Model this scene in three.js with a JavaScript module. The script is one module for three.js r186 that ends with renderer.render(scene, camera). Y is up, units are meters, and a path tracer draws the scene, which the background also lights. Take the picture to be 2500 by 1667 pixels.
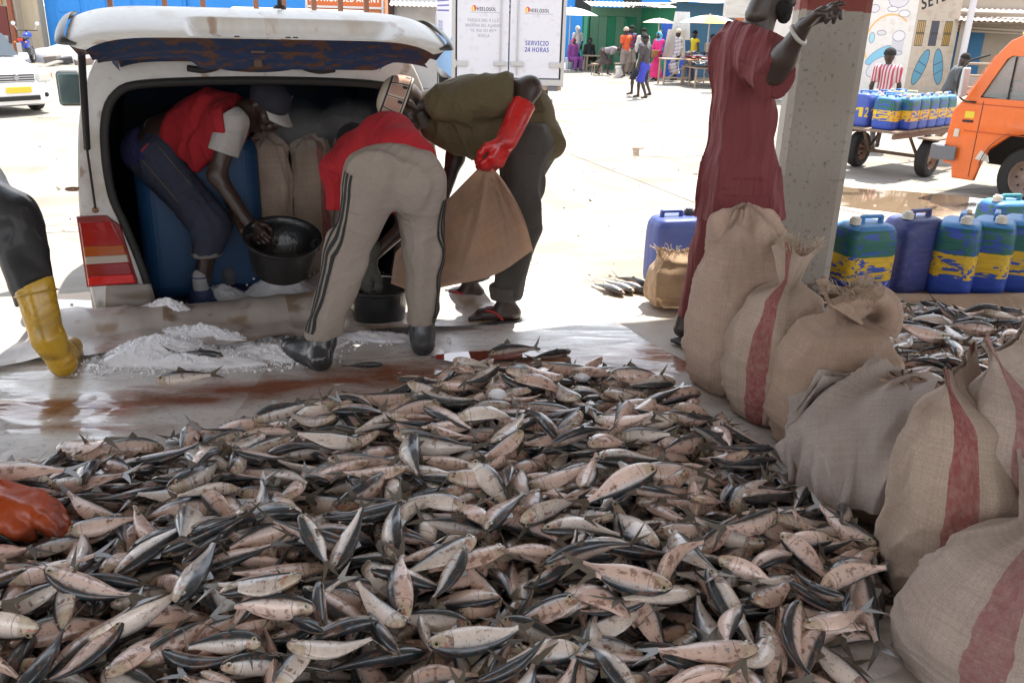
import * as THREE from 'three';
import { RoundedBoxGeometry } from 'three/addons/geometries/RoundedBoxGeometry.js';
import { mergeGeometries } from 'three/addons/utils/BufferGeometryUtils.js';

// ---------------------------------------------------------------- camera, sky, sun, exposure
const scene = new THREE.Scene();
const camera = new THREE.PerspectiveCamera(42.37, 2500 / 1667, 0.05, 400);
camera.position.set(0, 2.17, 0);
camera.rotation.order = 'YXZ';
camera.rotation.set(THREE.MathUtils.degToRad(-20.5), 0, 0.03);
scene.add(camera);
const renderer = new THREE.WebGLRenderer({ antialias: true });
renderer.toneMapping = THREE.LinearToneMapping;
renderer.toneMappingExposure = 3.7;
renderer.shadowMap.enabled = true;
const SUN = new THREE.Vector3(0.25, 1, -0.40);
{
  const w = 256, h = 128, d = new Float32Array(w * h * 4), s = SUN.clone().normalize();
  for (let j = 0; j < h; j++) for (let i = 0; i < w; i++) {
    const el = ((j + 0.5) / h - 0.5) * Math.PI, az = ((i + 0.5) / w - 0.5) * 2 * Math.PI, k = (j * w + i) * 4;
    const dir = new THREE.Vector3(Math.cos(el) * Math.cos(az), Math.sin(el), Math.cos(el) * Math.sin(az));
    const e = Math.max(0, Math.sin(el)), g = Math.pow(1 - e, 2.2), c = Math.max(0, dir.dot(s)), glow = 0.16 * Math.pow(c, 6);
    d[k] = 0.37 + 0.44 * g + glow; d[k + 1] = 0.43 + 0.39 * g + glow; d[k + 2] = 0.53 + 0.30 * g + glow * 0.9; d[k + 3] = 1;
  }
  const t = new THREE.DataTexture(d, w, h, THREE.RGBAFormat, THREE.FloatType);
  t.mapping = THREE.EquirectangularReflectionMapping; t.magFilter = THREE.LinearFilter; t.needsUpdate = true;
  scene.background = t; scene.environment = t;
}
const sun = new THREE.DirectionalLight(new THREE.Color(1, 0.95, 0.86), 3.4);
sun.position.copy(SUN.clone().multiplyScalar(30)); sun.castShadow = true;
Object.assign(sun.shadow.camera, { left: -30, right: 30, top: 40, bottom: -30, near: 1, far: 120 }); sun.shadow.mapSize.set(4096, 4096);
scene.add(sun); scene.add(sun.target);

// ---------------------------------------------------------------- helpers
const PL = 0.62, YAW = 0.349;            // height of the landing platform, direction of its edge
const rng = (a) => () => { a |= 0; a = a + 0x6D2B79F5 | 0; let t = Math.imul(a ^ a >>> 15, 1 | a); t = t + Math.imul(t ^ t >>> 7, 61 | t) ^ t; return ((t ^ t >>> 14) >>> 0) / 4294967296; };
const V = (x, y, z) => new THREE.Vector3(x, y, z), VA = (a) => new THREE.Vector3(a[0], a[1], a[2]);
const clamp = (x, a = 0, b = 1) => x < a ? a : x > b ? b : x, lerp = (a, b, t) => a + (b - a) * t, sst = (a, b, x) => { const t = clamp((x - a) / (b - a)); return t * t * (3 - 2 * t); };
const PERM = new Float32Array(65536); { const r = rng(77); for (let i = 0; i < 65536; i++) PERM[i] = r(); }
const hsh = (x, y, z) => PERM[(Math.imul(x, 73856093) ^ Math.imul(y, 19349663) ^ Math.imul(z, 83492791)) & 65535];
function vn(x, y, z = 0) {
  const xi = Math.floor(x), yi = Math.floor(y), zi = Math.floor(z); let u = x - xi, v = y - yi, w = z - zi;
  u = u * u * (3 - 2 * u); v = v * v * (3 - 2 * v); w = w * w * (3 - 2 * w);
  const L = lerp;
  return L(L(L(hsh(xi, yi, zi), hsh(xi + 1, yi, zi), u), L(hsh(xi, yi + 1, zi), hsh(xi + 1, yi + 1, zi), u), v), L(L(hsh(xi, yi, zi + 1), hsh(xi + 1, yi, zi + 1), u), L(hsh(xi, yi + 1, zi + 1), hsh(xi + 1, yi + 1, zi + 1), u), v), w);
}
const fbm = (x, y, z = 0, o = 4) => { let s = 0, a = 0.5, n = 0; for (let i = 0; i < o; i++) { s += a * vn(x, y, z); n += a; a *= 0.5; x = x * 2.03 + 7.1; y = y * 2.03 + 3.7; z = z * 2.03 + 1.3; } return s / n; };
const ridge = (x, y, z = 0) => 1 - Math.abs(2 * vn(x, y, z) - 1);
const used = {};
const numbered = (n) => { used[n] = (used[n] ?? -1) + 1; return used[n] ? n + '_' + String(used[n]).padStart(3, '0') : n; };
const C = (r, g, b) => new THREE.Color().setRGB(r, g, b);
const M = (col, roughness = 0.8, o = {}) => new THREE.MeshStandardMaterial({ color: Array.isArray(col) ? C(...col) : new THREE.Color(col), roughness, side: THREE.DoubleSide, ...o });
const MP = (col, roughness, o = {}) => new THREE.MeshPhysicalMaterial({ color: Array.isArray(col) ? C(...col) : new THREE.Color(col), roughness, side: THREE.DoubleSide, ...o });
// texture from a function (u, v in 0..1) -> [r,g,b] in 0..1; linear base colours are stored as sRGB
const enc = (c) => c <= 0.0031308 ? c * 12.92 : 1.055 * Math.pow(c, 1 / 2.4) - 0.055;
function tex(w, h, fn, colour = true, rep) {
  const d = new Uint8Array(w * h * 4);
  for (let j = 0; j < h; j++) for (let i = 0; i < w; i++) {
    const c = fn((i + 0.5) / w, (j + 0.5) / h), k = (j * w + i) * 4;
    if (colour) { d[k] = 255 * enc(clamp(c[0])); d[k + 1] = 255 * enc(clamp(c[1])); d[k + 2] = 255 * enc(clamp(c[2])); } else { const q = 255 * clamp(c); d[k] = d[k + 1] = d[k + 2] = q; }
    d[k + 3] = 255;
  }
  const t = new THREE.DataTexture(d, w, h, THREE.RGBAFormat);
  t.magFilter = THREE.LinearFilter; t.minFilter = THREE.LinearMipmapLinearFilter; t.generateMipmaps = true; t.wrapS = t.wrapT = THREE.RepeatWrapping;
  if (colour) t.colorSpace = THREE.SRGBColorSpace; if (rep) t.repeat.set(...rep); t.needsUpdate = true; return t;
}
function canvasTex(w, h, draw) {
  const c = document.createElement('canvas'); c.width = w; c.height = h; draw(c.getContext('2d'), w, h);
  const t = new THREE.CanvasTexture(c); t.colorSpace = THREE.SRGBColorSpace; t.wrapS = t.wrapT = THREE.RepeatWrapping; return t;
}
function thing(name, label, category, group, pos = [0, 0, 0], turn = 0, kind) {
  const o = new THREE.Group(); o.name = numbered(name); o.position.set(...pos); o.rotation.y = turn;
  o.userData = kind ? { kind } : { label, category }; if (label && kind) o.userData.label = label; if (group) o.userData.group = group;
  scene.add(o); return o;
}
function part(parent, name, geo, mat, pos, rot) {
  const m = new THREE.Mesh(geo, mat); m.name = name; m.castShadow = m.receiveShadow = true;
  if (pos) m.position.set(...pos); if (rot) m.rotation.set(...rot); parent.add(m); return m;
}
function solo(name, geo, mat, label, category, group, pos, rot) {
  const m = part(scene, numbered(name), geo, mat, pos, rot); m.userData = { label, category }; if (group) m.userData.group = group; return m;
}
function struct(name, geo, mat, pos, rot) { const m = part(scene, numbered(name), geo, mat, pos, rot); m.userData = { kind: 'structure' }; return m; }
const BX = (w, h, d, r = 0.01, s = 1) => new RoundedBoxGeometry(w, h, d, s, Math.min(r, w / 2.01, h / 2.01, d / 2.01));
const at = (g, x, y, z, rx = 0, ry = 0, rz = 0) => { if (rx || ry || rz) g.applyMatrix4(new THREE.Matrix4().makeRotationFromEuler(new THREE.Euler(rx, ry, rz))); return g.translate(x, y, z); };
const CY = (r0, r1, h, s = 20) => new THREE.CylinderGeometry(r0, r1, h, s);
function merge(list) {
  const mixed = list.some(g => !g.index);
  return mergeGeometries(list.map(g => { const q = mixed && g.index ? g.toNonIndexed() : g; for (const k of Object.keys(q.attributes)) if (!['position', 'normal', 'uv'].includes(k)) q.deleteAttribute(k); if (!q.attributes.uv) q.setAttribute('uv', new THREE.BufferAttribute(new Float32Array(q.attributes.position.count * 2), 2)); q.morphAttributes = {}; return q; }));
}
const TB = (pts, r, seg = 20, rs = 8, closed = false) => new THREE.TubeGeometry(new THREE.CatmullRomCurve3(pts.map(VA), closed), seg, r, rs, closed);
function rod(a, b, r, s = 8, r2 = r) { a = VA(a); b = VA(b); const d = b.clone().sub(a), g = new THREE.CylinderGeometry(r2, r, d.length(), s); g.applyQuaternion(new THREE.Quaternion().setFromUnitVectors(V(0, 1, 0), d.clone().normalize())); const m = a.add(b).multiplyScalar(0.5); return g.translate(m.x, m.y, m.z); }
// beam of rectangular section from a to b
function beam(a, b, w, h, r = 0.004) { a = VA(a); b = VA(b); const d = b.clone().sub(a), g = BX(w, h, d.length(), r); const m = new THREE.Matrix4().lookAt(b, a, V(0.001, 1, 0)); g.applyMatrix4(m); const c = a.add(b).multiplyScalar(0.5); return g.translate(c.x, c.y, c.z); }
// surface over a grid: fn(u, v) -> [x, y, z]; uvf(u, v) -> [s, t]
function sheet(nu, nv, fn, uvf = (u, v) => [u, v]) {
  const p = [], uv = [], ix = [];
  for (let j = 0; j <= nv; j++) for (let i = 0; i <= nu; i++) { p.push(...fn(i / nu, j / nv)); uv.push(...uvf(i / nu, j / nv)); }
  for (let j = 0; j < nv; j++) for (let i = 0; i < nu; i++) { const a = j * (nu + 1) + i, b = a + 1, c = a + nu + 1, d = c + 1; ix.push(a, b, c, b, d, c); }
  const g = new THREE.BufferGeometry(); g.setAttribute('position', new THREE.Float32BufferAttribute(p, 3)); g.setAttribute('uv', new THREE.Float32BufferAttribute(uv, 2)); g.setIndex(ix); g.computeVertexNormals(); return g;
}
const poly = (pts) => { const s = new THREE.Shape(); pts.forEach((p, i) => i ? s.lineTo(...p) : s.moveTo(...p)); s.closePath(); return s; };
const ext = (shape, depth, bevel = 0) => new THREE.ExtrudeGeometry(shape, { depth, bevelEnabled: bevel > 0, bevelSize: bevel, bevelThickness: bevel, bevelSegments: 2, curveSegments: 10 });
const lathe = (pts, s = 28) => new THREE.LatheGeometry(pts.map(p => new THREE.Vector2(...p)), s);

// ---------------------------------------------------------------- distance fields meshed with surface nets
function cap(a, b, ra, rb = ra, flat, fs = 1) {
  const c = { a, b, ra, rb, x: b[0] - a[0], y: b[1] - a[1], z: b[2] - a[2] }; c.l2 = c.x * c.x + c.y * c.y + c.z * c.z + 1e-9;
  if (flat) { const l = Math.hypot(...flat); c.f = flat.map(q => q / l); c.fs = fs; } return c;
}
function capD(c, x, y, z) {
  x -= c.a[0]; y -= c.a[1]; z -= c.a[2];
  let h = (x * c.x + y * c.y + z * c.z) / c.l2; h = h < 0 ? 0 : h > 1 ? 1 : h;
  x -= c.x * h; y -= c.y * h; z -= c.z * h;
  if (c.f) { const q = (x * c.f[0] + y * c.f[1] + z * c.f[2]) * (c.fs - 1); x += c.f[0] * q; y += c.f[1] * q; z += c.f[2] * q; }
  return Math.sqrt(x * x + y * y + z * z) - (c.ra + (c.rb - c.ra) * h);
}
const smin = (a, b, k) => { const h = Math.max(k - Math.abs(a - b), 0) / k; return Math.min(a, b) - h * h * k * 0.25; };
const smax = (a, b, k) => -smin(-a, -b, k);
const capsF = (caps, k = 0.03) => (x, y, z) => { let d = 9; for (let i = 0; i < caps.length; i++) { const e = capD(caps[i], x, y, z); d = e - d > k ? d : d - e > k ? e : smin(d, e, k); } return d; };
function capsBox(caps, m = 0.03) { const lo = [9e9, 9e9, 9e9], hi = [-9e9, -9e9, -9e9]; for (const c of caps) for (let i = 0; i < 3; i++) { lo[i] = Math.min(lo[i], c.a[i] - c.ra - m, c.b[i] - c.rb - m); hi[i] = Math.max(hi[i], c.a[i] + c.ra + m, c.b[i] + c.rb + m); } return [lo, hi]; }
function nets(f, lo, hi, h, uvs = 1) {
  const n = [0, 1, 2].map(i => Math.ceil((hi[i] - lo[i]) / h) + 2), [nx, ny, nz] = n, g = new Float32Array(nx * ny * nz).fill(1), B = 6;
  for (let k = 0; k < nz; k += B) for (let j = 0; j < ny; j += B) for (let i = 0; i < nx; i += B) {
    const d = f(lo[0] + (i + B / 2) * h, lo[1] + (j + B / 2) * h, lo[2] + (k + B / 2) * h), skip = Math.abs(d) > B * h * 1.35;
    for (let c = k; c < Math.min(k + B, nz); c++) for (let b = j; b < Math.min(j + B, ny); b++) for (let a = i; a < Math.min(i + B, nx); a++) g[(c * ny + b) * nx + a] = skip ? d : f(lo[0] + a * h, lo[1] + b * h, lo[2] + c * h);
  }
  const id = new Int32Array(nx * ny * nz).fill(-1), P = [], UV = [], I = [], o = [0, 1, nx, nx + 1, nx * ny, nx * ny + 1, nx * ny + nx, nx * ny + nx + 1];
  const E = [[0, 1], [2, 3], [4, 5], [6, 7], [0, 2], [1, 3], [4, 6], [5, 7], [0, 4], [1, 5], [2, 6], [3, 7]];
  for (let k = 0; k < nz - 1; k++) for (let j = 0; j < ny - 1; j++) for (let i = 0; i < nx - 1; i++) {
    const q = (k * ny + j) * nx + i; let m = 0; for (let c = 0; c < 8; c++) if (g[q + o[c]] < 0) m |= 1 << c;
    if (m === 0 || m === 255) continue;
    let x = 0, y = 0, z = 0, t = 0;
    for (const [a, b] of E) { if ((m >> a & 1) === (m >> b & 1)) continue; const ga = g[q + o[a]], s = ga / (ga - g[q + o[b]]); x += (a & 1) + ((b & 1) - (a & 1)) * s; y += (a >> 1 & 1) + ((b >> 1 & 1) - (a >> 1 & 1)) * s; z += (a >> 2) + ((b >> 2) - (a >> 2)) * s; t++; }
    id[q] = P.length / 3; x = lo[0] + (i + x / t) * h; y = lo[1] + (j + y / t) * h; z = lo[2] + (k + z / t) * h; P.push(x, y, z); UV.push((x + z * 0.6) * uvs, (y + z * 0.35) * uvs);
  }
  const st = [1, nx, nx * ny];
  for (let k = 1; k < nz - 1; k++) for (let j = 1; j < ny - 1; j++) for (let i = 1; i < nx - 1; i++) {
    const q = (k * ny + j) * nx + i, s = g[q] < 0;
    for (let a = 0; a < 3; a++) {
      if (s === (g[q + st[a]] < 0)) continue; const u = st[(a + 1) % 3], v = st[(a + 2) % 3], A = id[q], D = id[q - u], G = id[q - u - v], H = id[q - v];
      if (A < 0 || D < 0 || G < 0 || H < 0) continue;
      if (s) I.push(A, D, G, A, G, H); else I.push(A, G, D, A, H, G);
    }
  }
  const geo = new THREE.BufferGeometry(); geo.setAttribute('position', new THREE.Float32BufferAttribute(P, 3)); geo.setAttribute('uv', new THREE.Float32BufferAttribute(UV, 2)); geo.setIndex(I); geo.computeVertexNormals(); return geo;
}
const netCaps = (caps, k, h, mod) => { const f = capsF(caps, k), [lo, hi] = capsBox(caps); return nets(mod ? (x, y, z) => mod(f(x, y, z), x, y, z) : f, lo, hi, h); };
// ---------------------------------------------------------------- ground, road slabs, puddles, platform, roof, column
const cs = Math.cos(YAW), sn = Math.sin(YAW), E0 = [0.4, -5.2];
const edge = (u, n) => [E0[0] + u * cs - n * sn, E0[1] - u * sn - n * cs];       // u along the platform edge, n metres beyond it
const sandTex = tex(512, 512, (u, v) => { const a = fbm(u * 9, v * 9, 1, 5), b = fbm(u * 60, v * 60, 2, 3), k = 0.82 + 0.3 * a + 0.14 * (b - 0.5); return [0.27 * k, 0.23 * k, 0.18 * k]; }, true, [40, 40]);
const groundG = new THREE.PlaneGeometry(400, 400).rotateX(-Math.PI / 2);
struct('ground', groundG, M([1, 1, 1], 0.95, { map: sandTex }), [0, -0.012, -60]);
const slabTex = [0, 1, 2].map(s => tex(512, 512, (u, v) => {
  const a = fbm(u * 5 + s * 9, v * 5, s, 5), b = fbm(u * 40, v * 40 + s * 3, 5, 3), st = sst(0.50, 0.72, fbm(u * 3 + s, v * 9, 9 + s, 5)), tr = 0.16 * sst(0.55, 0.7, fbm(u * 14, v * 1.5, 3 + s, 3)), k = (0.80 + 0.30 * a + 0.16 * (b - 0.5)) * (1 - 0.20 * st - 0.7 * tr);
  return [0.275 * k, 0.247 * k * (1 - 0.05 * st), 0.21 * k * (1 - 0.12 * st)];
}));
const slabBump = tex(256, 256, (u, v) => fbm(u * 30, v * 30, 3, 4), false, [3, 3]);
const slabM = slabTex.map(t => M([1, 1, 1], 0.85, { map: t, bumpMap: slabBump, bumpScale: 0.004 }));
{
  const road = thing('road', null, null, null, [E0[0], 0, E0[1]], YAW, 'structure'), sg = BX(4.985, 0.02, 4.985, 0.004); let q = 0;
  for (let i = -4; i < 5; i++) for (let j = 0; j < 7; j++) part(road, 'concrete_slab', sg, slabM[(q++ * 7 + j) % 3], [i * 5 + 1.2, -0.010 - 0.002 * ((i * 3 + j) & 1), -j * 5 - 2.3], [0, ((i + j) % 4) * Math.PI / 2, 0]);
}
function blob(cx, cz, rx, rz, seed, n = 64, rough = 0.45, turn = 0) {
  const s = new THREE.Shape(); for (let i = 0; i < n; i++) { const a = i / n * 2 * Math.PI, r = 1 + rough * (fbm(Math.cos(a) * 1.6 + seed, Math.sin(a) * 1.6, seed, 4) * 2 - 1), x = Math.cos(a) * rx * r, y = Math.sin(a) * rz * r; const X = x * Math.cos(turn) - y * Math.sin(turn), Y = x * Math.sin(turn) + y * Math.cos(turn); i ? s.lineTo(X, Y) : s.moveTo(X, Y); }
  return new THREE.ShapeGeometry(s, 2).rotateX(-Math.PI / 2).translate(cx, 0, cz);
}
const waterM = MP([0.30, 0.215, 0.14], 0.06, { clearcoat: 1, clearcoatRoughness: 0.03 });
const dampM = M([0.40, 0.30, 0.21], 0.5);
for (const [x, z, rx, rz, s, t] of [[5.4, -11.3, 1.7, 0.85, 3, -0.35], [4.0, -12.3, 1.0, 0.42, 8, -0.3], [6.6, -10.9, 1.2, 0.7, 5, 0], [1.9, -15.2, 1.5, 0.5, 12, 0.1], [3.1, -15.6, 0.8, 0.35, 21, 0], [-3.4, -5.9, 0.9, 0.5, 31, 0.3], [-3.6, -9.4, 1.6, 0.18, 14, 0.35]]) {
  struct('damp_patch', blob(x, z, rx * 1.2, rz * 1.25, s, 64, 0.5, t), dampM, [0, 0.004, 0]); struct('puddle', blob(x, z, rx, rz, s + 0.4, 64, 0.55, t), waterM, [0, 0.008, 0]);
}
{ // landing platform: concrete slab with a worn edge
  const g = thing('platform', null, null, null, [E0[0], 0, E0[1]], YAW, 'structure');
  const ct = tex(512, 512, (u, v) => { const a = fbm(u * 8, v * 8, 4, 5), b = fbm(u * 70, v * 70, 2, 2), w = sst(0.48, 0.6, fbm(u * 6, v * 6, 11, 4)), k = 0.8 + 0.35 * a + 0.16 * (b - 0.5); return [(0.44 - 0.13 * w) * k, (0.385 - 0.15 * w) * k, (0.33 - 0.17 * w) * k]; }, true, [1, 1]);
  const rt = tex(256, 256, (u, v) => 0.30 + 0.5 * fbm(u * 6, v * 6, 11, 4), false);
  const m = M([1, 1, 1], 1, { map: ct, roughnessMap: rt, bumpMap: slabBump, bumpScale: 0.004 });
  for (let i = -3; i < 4; i++) for (let j = 0; j < 4; j++) part(g, 'concrete_slab', BX(3.99, PL, 3.99, 0.012), m, [i * 4 + 0.4, PL / 2 - 0.002 * ((i + j) & 1), 2 + j * 4]);
}
{ // the open shed above: only its shade is seen
  const g = thing('shed', 'open market shed with corrugated roof on white columns', 'shed', null, [E0[0], 0, E0[1]], YAW), m = M([0.42, 0.40, 0.38], 0.6), wood = M([0.25, 0.17, 0.11], 0.8);
  const X0 = -14, X1 = 14, Z0 = -0.45, Z1 = 11.6;
  part(g, 'roof', sheet(280, 2, (u, v) => [lerp(X0, X1, u), 4.72 + v * 0.8 + 0.02 * Math.cos(u * 140 * Math.PI), lerp(Z0, Z1, v)]), m);
  for (let k = 0; k < 7; k++) part(g, 'purlin', beam([X0, 4.62 + k * 0.115, 0.1 + k * 1.75], [X1, 4.62 + k * 0.115, 0.1 + k * 1.75], 0.08, 0.1), wood);
  const colT = tex(256, 512, (u, v) => { const a = fbm(u * 5, v * 12, 3, 4), sp = sst(0.64, 0.85, fbm(u * 90, v * 170, 4, 4)) * 0.6, st = sst(0.52, 0.75, fbm(u * 3, v * 5, 8, 4)) * 0.35, red = v % 1.37 > 0.548 + 0.004 * (vn(u * 30, 1, 1) - 0.5) ? 1 : 0, k = (0.86 + 0.25 * a) * (1 - sp); const r = lerp(0.31, 0.26, st) * k, gg = lerp(0.282, 0.205, st) * k, b = lerp(0.243, 0.155, st) * k; return red ? [0.20 * k, 0.045 * k, 0.035 * k] : [r, gg, b]; });
  const colM = M([1, 1, 1], 0.75, { map: colT, bumpMap: slabBump, bumpScale: 0.004 }), sh = poly([[-0.145, -0.18], [0.145, -0.18], [0.18, -0.145], [0.18, 0.145], [0.145, 0.18], [-0.145, 0.18], [-0.18, 0.145], [-0.18, -0.145]]);
  const colG = ext(sh, 4.0).rotateX(-Math.PI / 2); { const p = colG.attributes.position, uv = colG.attributes.uv; for (let i = 0; i < p.count; i++) uv.setXY(i, (p.getX(i) + p.getZ(i) * 0.9) * 0.7 + 0.5, p.getY(i) / 2.92); }
  for (const [x, z] of [[1.12, 0.58], [-4.6, 0.6], [6.9, 0.6], [-4.6, 11.0], [1.2, 11.0], [6.9, 11.0]]) part(g, 'column', colG, colM, [x, PL, z], [0, -0.53, 0]);
}
// ---------------------------------------------------------------- tarpaulins spread on the platform
const inStain = (x, z) => { // how wet and bloody the sheet is: a trickle round the foot of the fish heap
  const d = Math.abs((z + 3.64) + 0.30 * (x + 0.4)) / (x < -1.1 ? 0.2 : 0.34), e = Math.hypot((x + 1.7) / 0.45, (z + 3.02) / 0.12);
  return clamp(Math.max(1.15 - d, 0.9 - e, 0.25 * sst(-3.3, -2, z)) + 0.9 * (fbm(x * 2.2, z * 6, 3, 4) - 0.5));
};
const TX = (u) => lerp(-3.4, 1.7, u), TZ = (v) => lerp(-5.3, -0.9, v);
const tarpC = tex(1400, 1300, (u, v) => {
  const x = TX(u), z = TZ(v), s = inStain(x, z), f = fbm(x * 7, z * 16, 5, 4), g = fbm(x * 40, z * 40, 2, 3), dirt = sst(0.50, 0.68, fbm(x * 2.6 + 5, z * 4, 7, 5)) * 0.42, k = 0.86 + 0.22 * f + 0.12 * (g - 0.5);
  const spk = sst(0.60, 0.80, fbm(x * 80, z * 80, 8, 4)) * 0.3, red = clamp(s * 1.25 - 0.30 + (f - 0.5));
  const ln = Math.abs(z + 3.95 + 0.27 * (x + 2.2) + 0.02 * (fbm(x * 3, 1, 1) - 0.5)), l2 = Math.abs(z + 3.42 + 0.26 * (x + 2.2) + 0.03 * fbm(x * 2, 4, 1)), l3 = Math.abs(x + 2.15 - 0.9 * (z + 2.85)), line = Math.max(1 - ln / 0.006, 1 - l2 / 0.006, z > -3.45 && x < -1.3 ? 1 - l3 / 0.009 : 0, 0) * 0.6;
  let r = 0.74, gg = 0.715, b = 0.69; r = lerp(r, 0.40, dirt); gg = lerp(gg, 0.30, dirt); b = lerp(b, 0.215, dirt); r = lerp(r, 0.26, red); gg = lerp(gg, 0.11, red); b = lerp(b, 0.065, red);
  const q = k * (1 - spk) * (1 - line); return [r * q, gg * q, b * q];
});
const tarpR = tex(1024, 1024, (u, v) => { const x = TX(u), z = TZ(v); return clamp(0.42 - 0.45 * inStain(x, z) - 0.60 * sst(0.44, 0.62, fbm(x * 1.7, z * 3.2, 15, 4)) + 0.10 * fbm(x * 20, z * 20, 3, 2), 0.09, 1); }, false);
const tarpB = tex(1024, 1024, (u, v) => { const x = TX(u), z = TZ(v); return 0.55 * fbm(x * 9 + z * 2, z * 26, 6, 4) + 0.45 * Math.pow(ridge(x * 5 + z * 3, z * 11, 3), 3); }, false);
const tarpM = MP([1, 1, 1], 1, { map: tarpC, roughnessMap: tarpR, bumpMap: tarpB, bumpScale: 0.010, clearcoat: 0.35, clearcoatRoughness: 0.2 });
const tarpY = (x, z) => PL + 0.006 + 0.010 * Math.pow(ridge(x * 0.9 + z * 0.5, z * 2.4, 2), 4) + 0.006 * fbm(x * 4, z * 9, 4, 3) + 0.05 * sst(0.24, 0, Math.abs(z + 4.9 + 0.364 * x + 0.02)) * (x < 0.3 ? 1 : 0.2) * fbm(x * 2, z * 2, 8, 2);
solo('tarpaulin', sheet(190, 190, (u, v) => { const z0 = TZ(v); let x = TX(u); const far = -5.02 - 0.364 * (x - 0.3); const right = lerp(0.42, 1.7, sst(-5.1, -2.0, z0)); x = lerp(-3.4, right, u); const z = Math.max(z0, far + 0.02 * fbm(x * 5, 1)); return [x, tarpY(x, z), z]; }, (u, v) => { const z0 = TZ(v), right = lerp(0.42, 1.7, sst(-5.1, -2.0, z0)), x = lerp(-3.4, right, u); return [(x + 3.4) / 5.1, v]; }), tarpM,
  'large wet off-white tarpaulin stained brown under the fish heap', 'tarpaulin');
{ // rolled hem of the sheet where it runs up to the van
  const c2 = tex(256, 256, (u, v) => { const k = 0.75 + 0.4 * fbm(u * 14, v * 5, 4, 4), d = sst(0.5, 0.7, fbm(u * 5, v * 5, 6, 4)); return [lerp(0.52, 0.33, d) * k, lerp(0.46, 0.235, d) * k, lerp(0.41, 0.165, d) * k]; });
  const m = MP([1, 1, 1], 0.4, { map: c2, clearcoat: 0.2 });
  solo('tarpaulin_flap', sheet(150, 30, (u, v) => { const U = lerp(-3.6, -0.55, u), w = 0.55 * (fbm(u * 5, 2, 1) - 0.5), N = lerp(-0.62 + w * 0.5, -0.02, v), [x, z] = edge(U, N), r = Math.sin(clamp((v - 0.45) / 0.55) * Math.PI * 0.75); return [x, PL + 0.020 + 0.065 * r * (0.6 + 0.8 * fbm(u * 7, 3, 2)) + 0.016 * Math.pow(ridge(u * 16, v * 3, 2), 3) + 0.012 * (1 - v), z]; }, (u, v) => [u * 5, v]), m,
    'wrinkled tan sheet edge folded up against the van bumper', 'tarpaulin');
  const brown = tex(512, 256, (u, v) => { const k = 0.75 + 0.45 * fbm(u * 20, v * 14, 4, 4); return [0.36 * k, 0.245 * k, 0.165 * k]; });
  const ridgeY = (x, z) => { const d = (z + 4.98) + 0.10 * (x - 2.2); return PL + 0.012 + 0.075 * Math.exp(-(((d - 0.12) / 0.10) ** 2)) * sst(1.6, 2.2, x) + 0.05 * Math.exp(-(((d - 0.36) / 0.06) ** 2)) + 0.018 * fbm(x * 4, z * 7, 2, 3); };
  solo('brown_tarpaulin', sheet(110, 70, (u, v) => { const x = lerp(1.45, 4.6, u), z = lerp(-5.75, -2.0, Math.pow(v, 1.5)); return [x, ridgeY(x, z), z]; }, (u, v) => [u, v]), M([1, 1, 1], 0.55, { map: brown, bumpMap: slabBump, bumpScale: 0.006 }),
    'brown tarpaulin with a raised fold in front of the jerrycans', 'tarpaulin');
}

struct('puddle', blob(-0.12, -3.88, 0.24, 0.075, 44, 64, 0.5, 0.2), MP([0.22, 0.045, 0.03], 0.05, { clearcoat: 1 }), [0, PL + 0.024, 0]);
{ // grit, straw and pebbles on the road
  const q = rng(91), n = 900, im = new THREE.InstancedMesh(new THREE.IcosahedronGeometry(1, 0), M([1, 1, 1], 0.95), n), m4 = new THREE.Matrix4();
  for (let i = 0; i < n; i++) { const z = -6.2 - 22 * Math.pow(q(), 1.4), x = (q() - 0.5) * 1.4 * -z, s = 0.006 + 0.022 * Math.pow(q(), 3), k = 0.08 + 0.3 * q(); m4.compose(V(x, 0.004, z), new THREE.Quaternion().setFromEuler(new THREE.Euler(q(), q() * 6, q())), V(s * (1 + 2.5 * q() * q()), s * 0.5, s)); im.setMatrixAt(i, m4); im.setColorAt(i, C(k, k * 0.85, k * 0.7)); }
  im.name = 'road_grit'; im.userData = { kind: 'stuff', label: 'grit and small litter scattered over the concrete road' }; scene.add(im);
}
// ---------------------------------------------------------------- delivery van backed up to the platform
const [vx, vz] = edge(-1.79, 0.09);
const van = thing('delivery_van', 'dirty white delivery van with raised tailgate backed up to the platform', 'van', null, [vx, 0.09, vz], YAW);
const vanW = M([0.72, 0.71, 0.69], 0.35, { map: tex(512, 512, (u, v) => { const d = 0.15 + sst(0.50, 0.75, fbm(u * 6, v * 6, 3, 5)) * 0.6, r = sst(0.62, 0.80, fbm(u * 11, v * 11, 9, 5)) * 0.7, k = 0.92 + 0.12 * fbm(u * 40, v * 40, 1, 2); return [lerp(lerp(1, 0.72, d), 0.42, r) * k, lerp(lerp(1, 0.64, d), 0.22, r) * k, lerp(lerp(1, 0.54, d), 0.11, r) * k]; }) });
const navyRust = M([1, 1, 1], 0.6, { map: tex(512, 256, (u, v) => { const r = sst(0.50, 0.66, fbm(u * 9, v * 14, 5, 5)), k = 0.7 + 0.6 * fbm(u * 30, v * 30, 2, 3); return [lerp(0.018, 0.105, r) * k, lerp(0.035, 0.048, r) * k, lerp(0.085, 0.026, r) * k]; }) });
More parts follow.
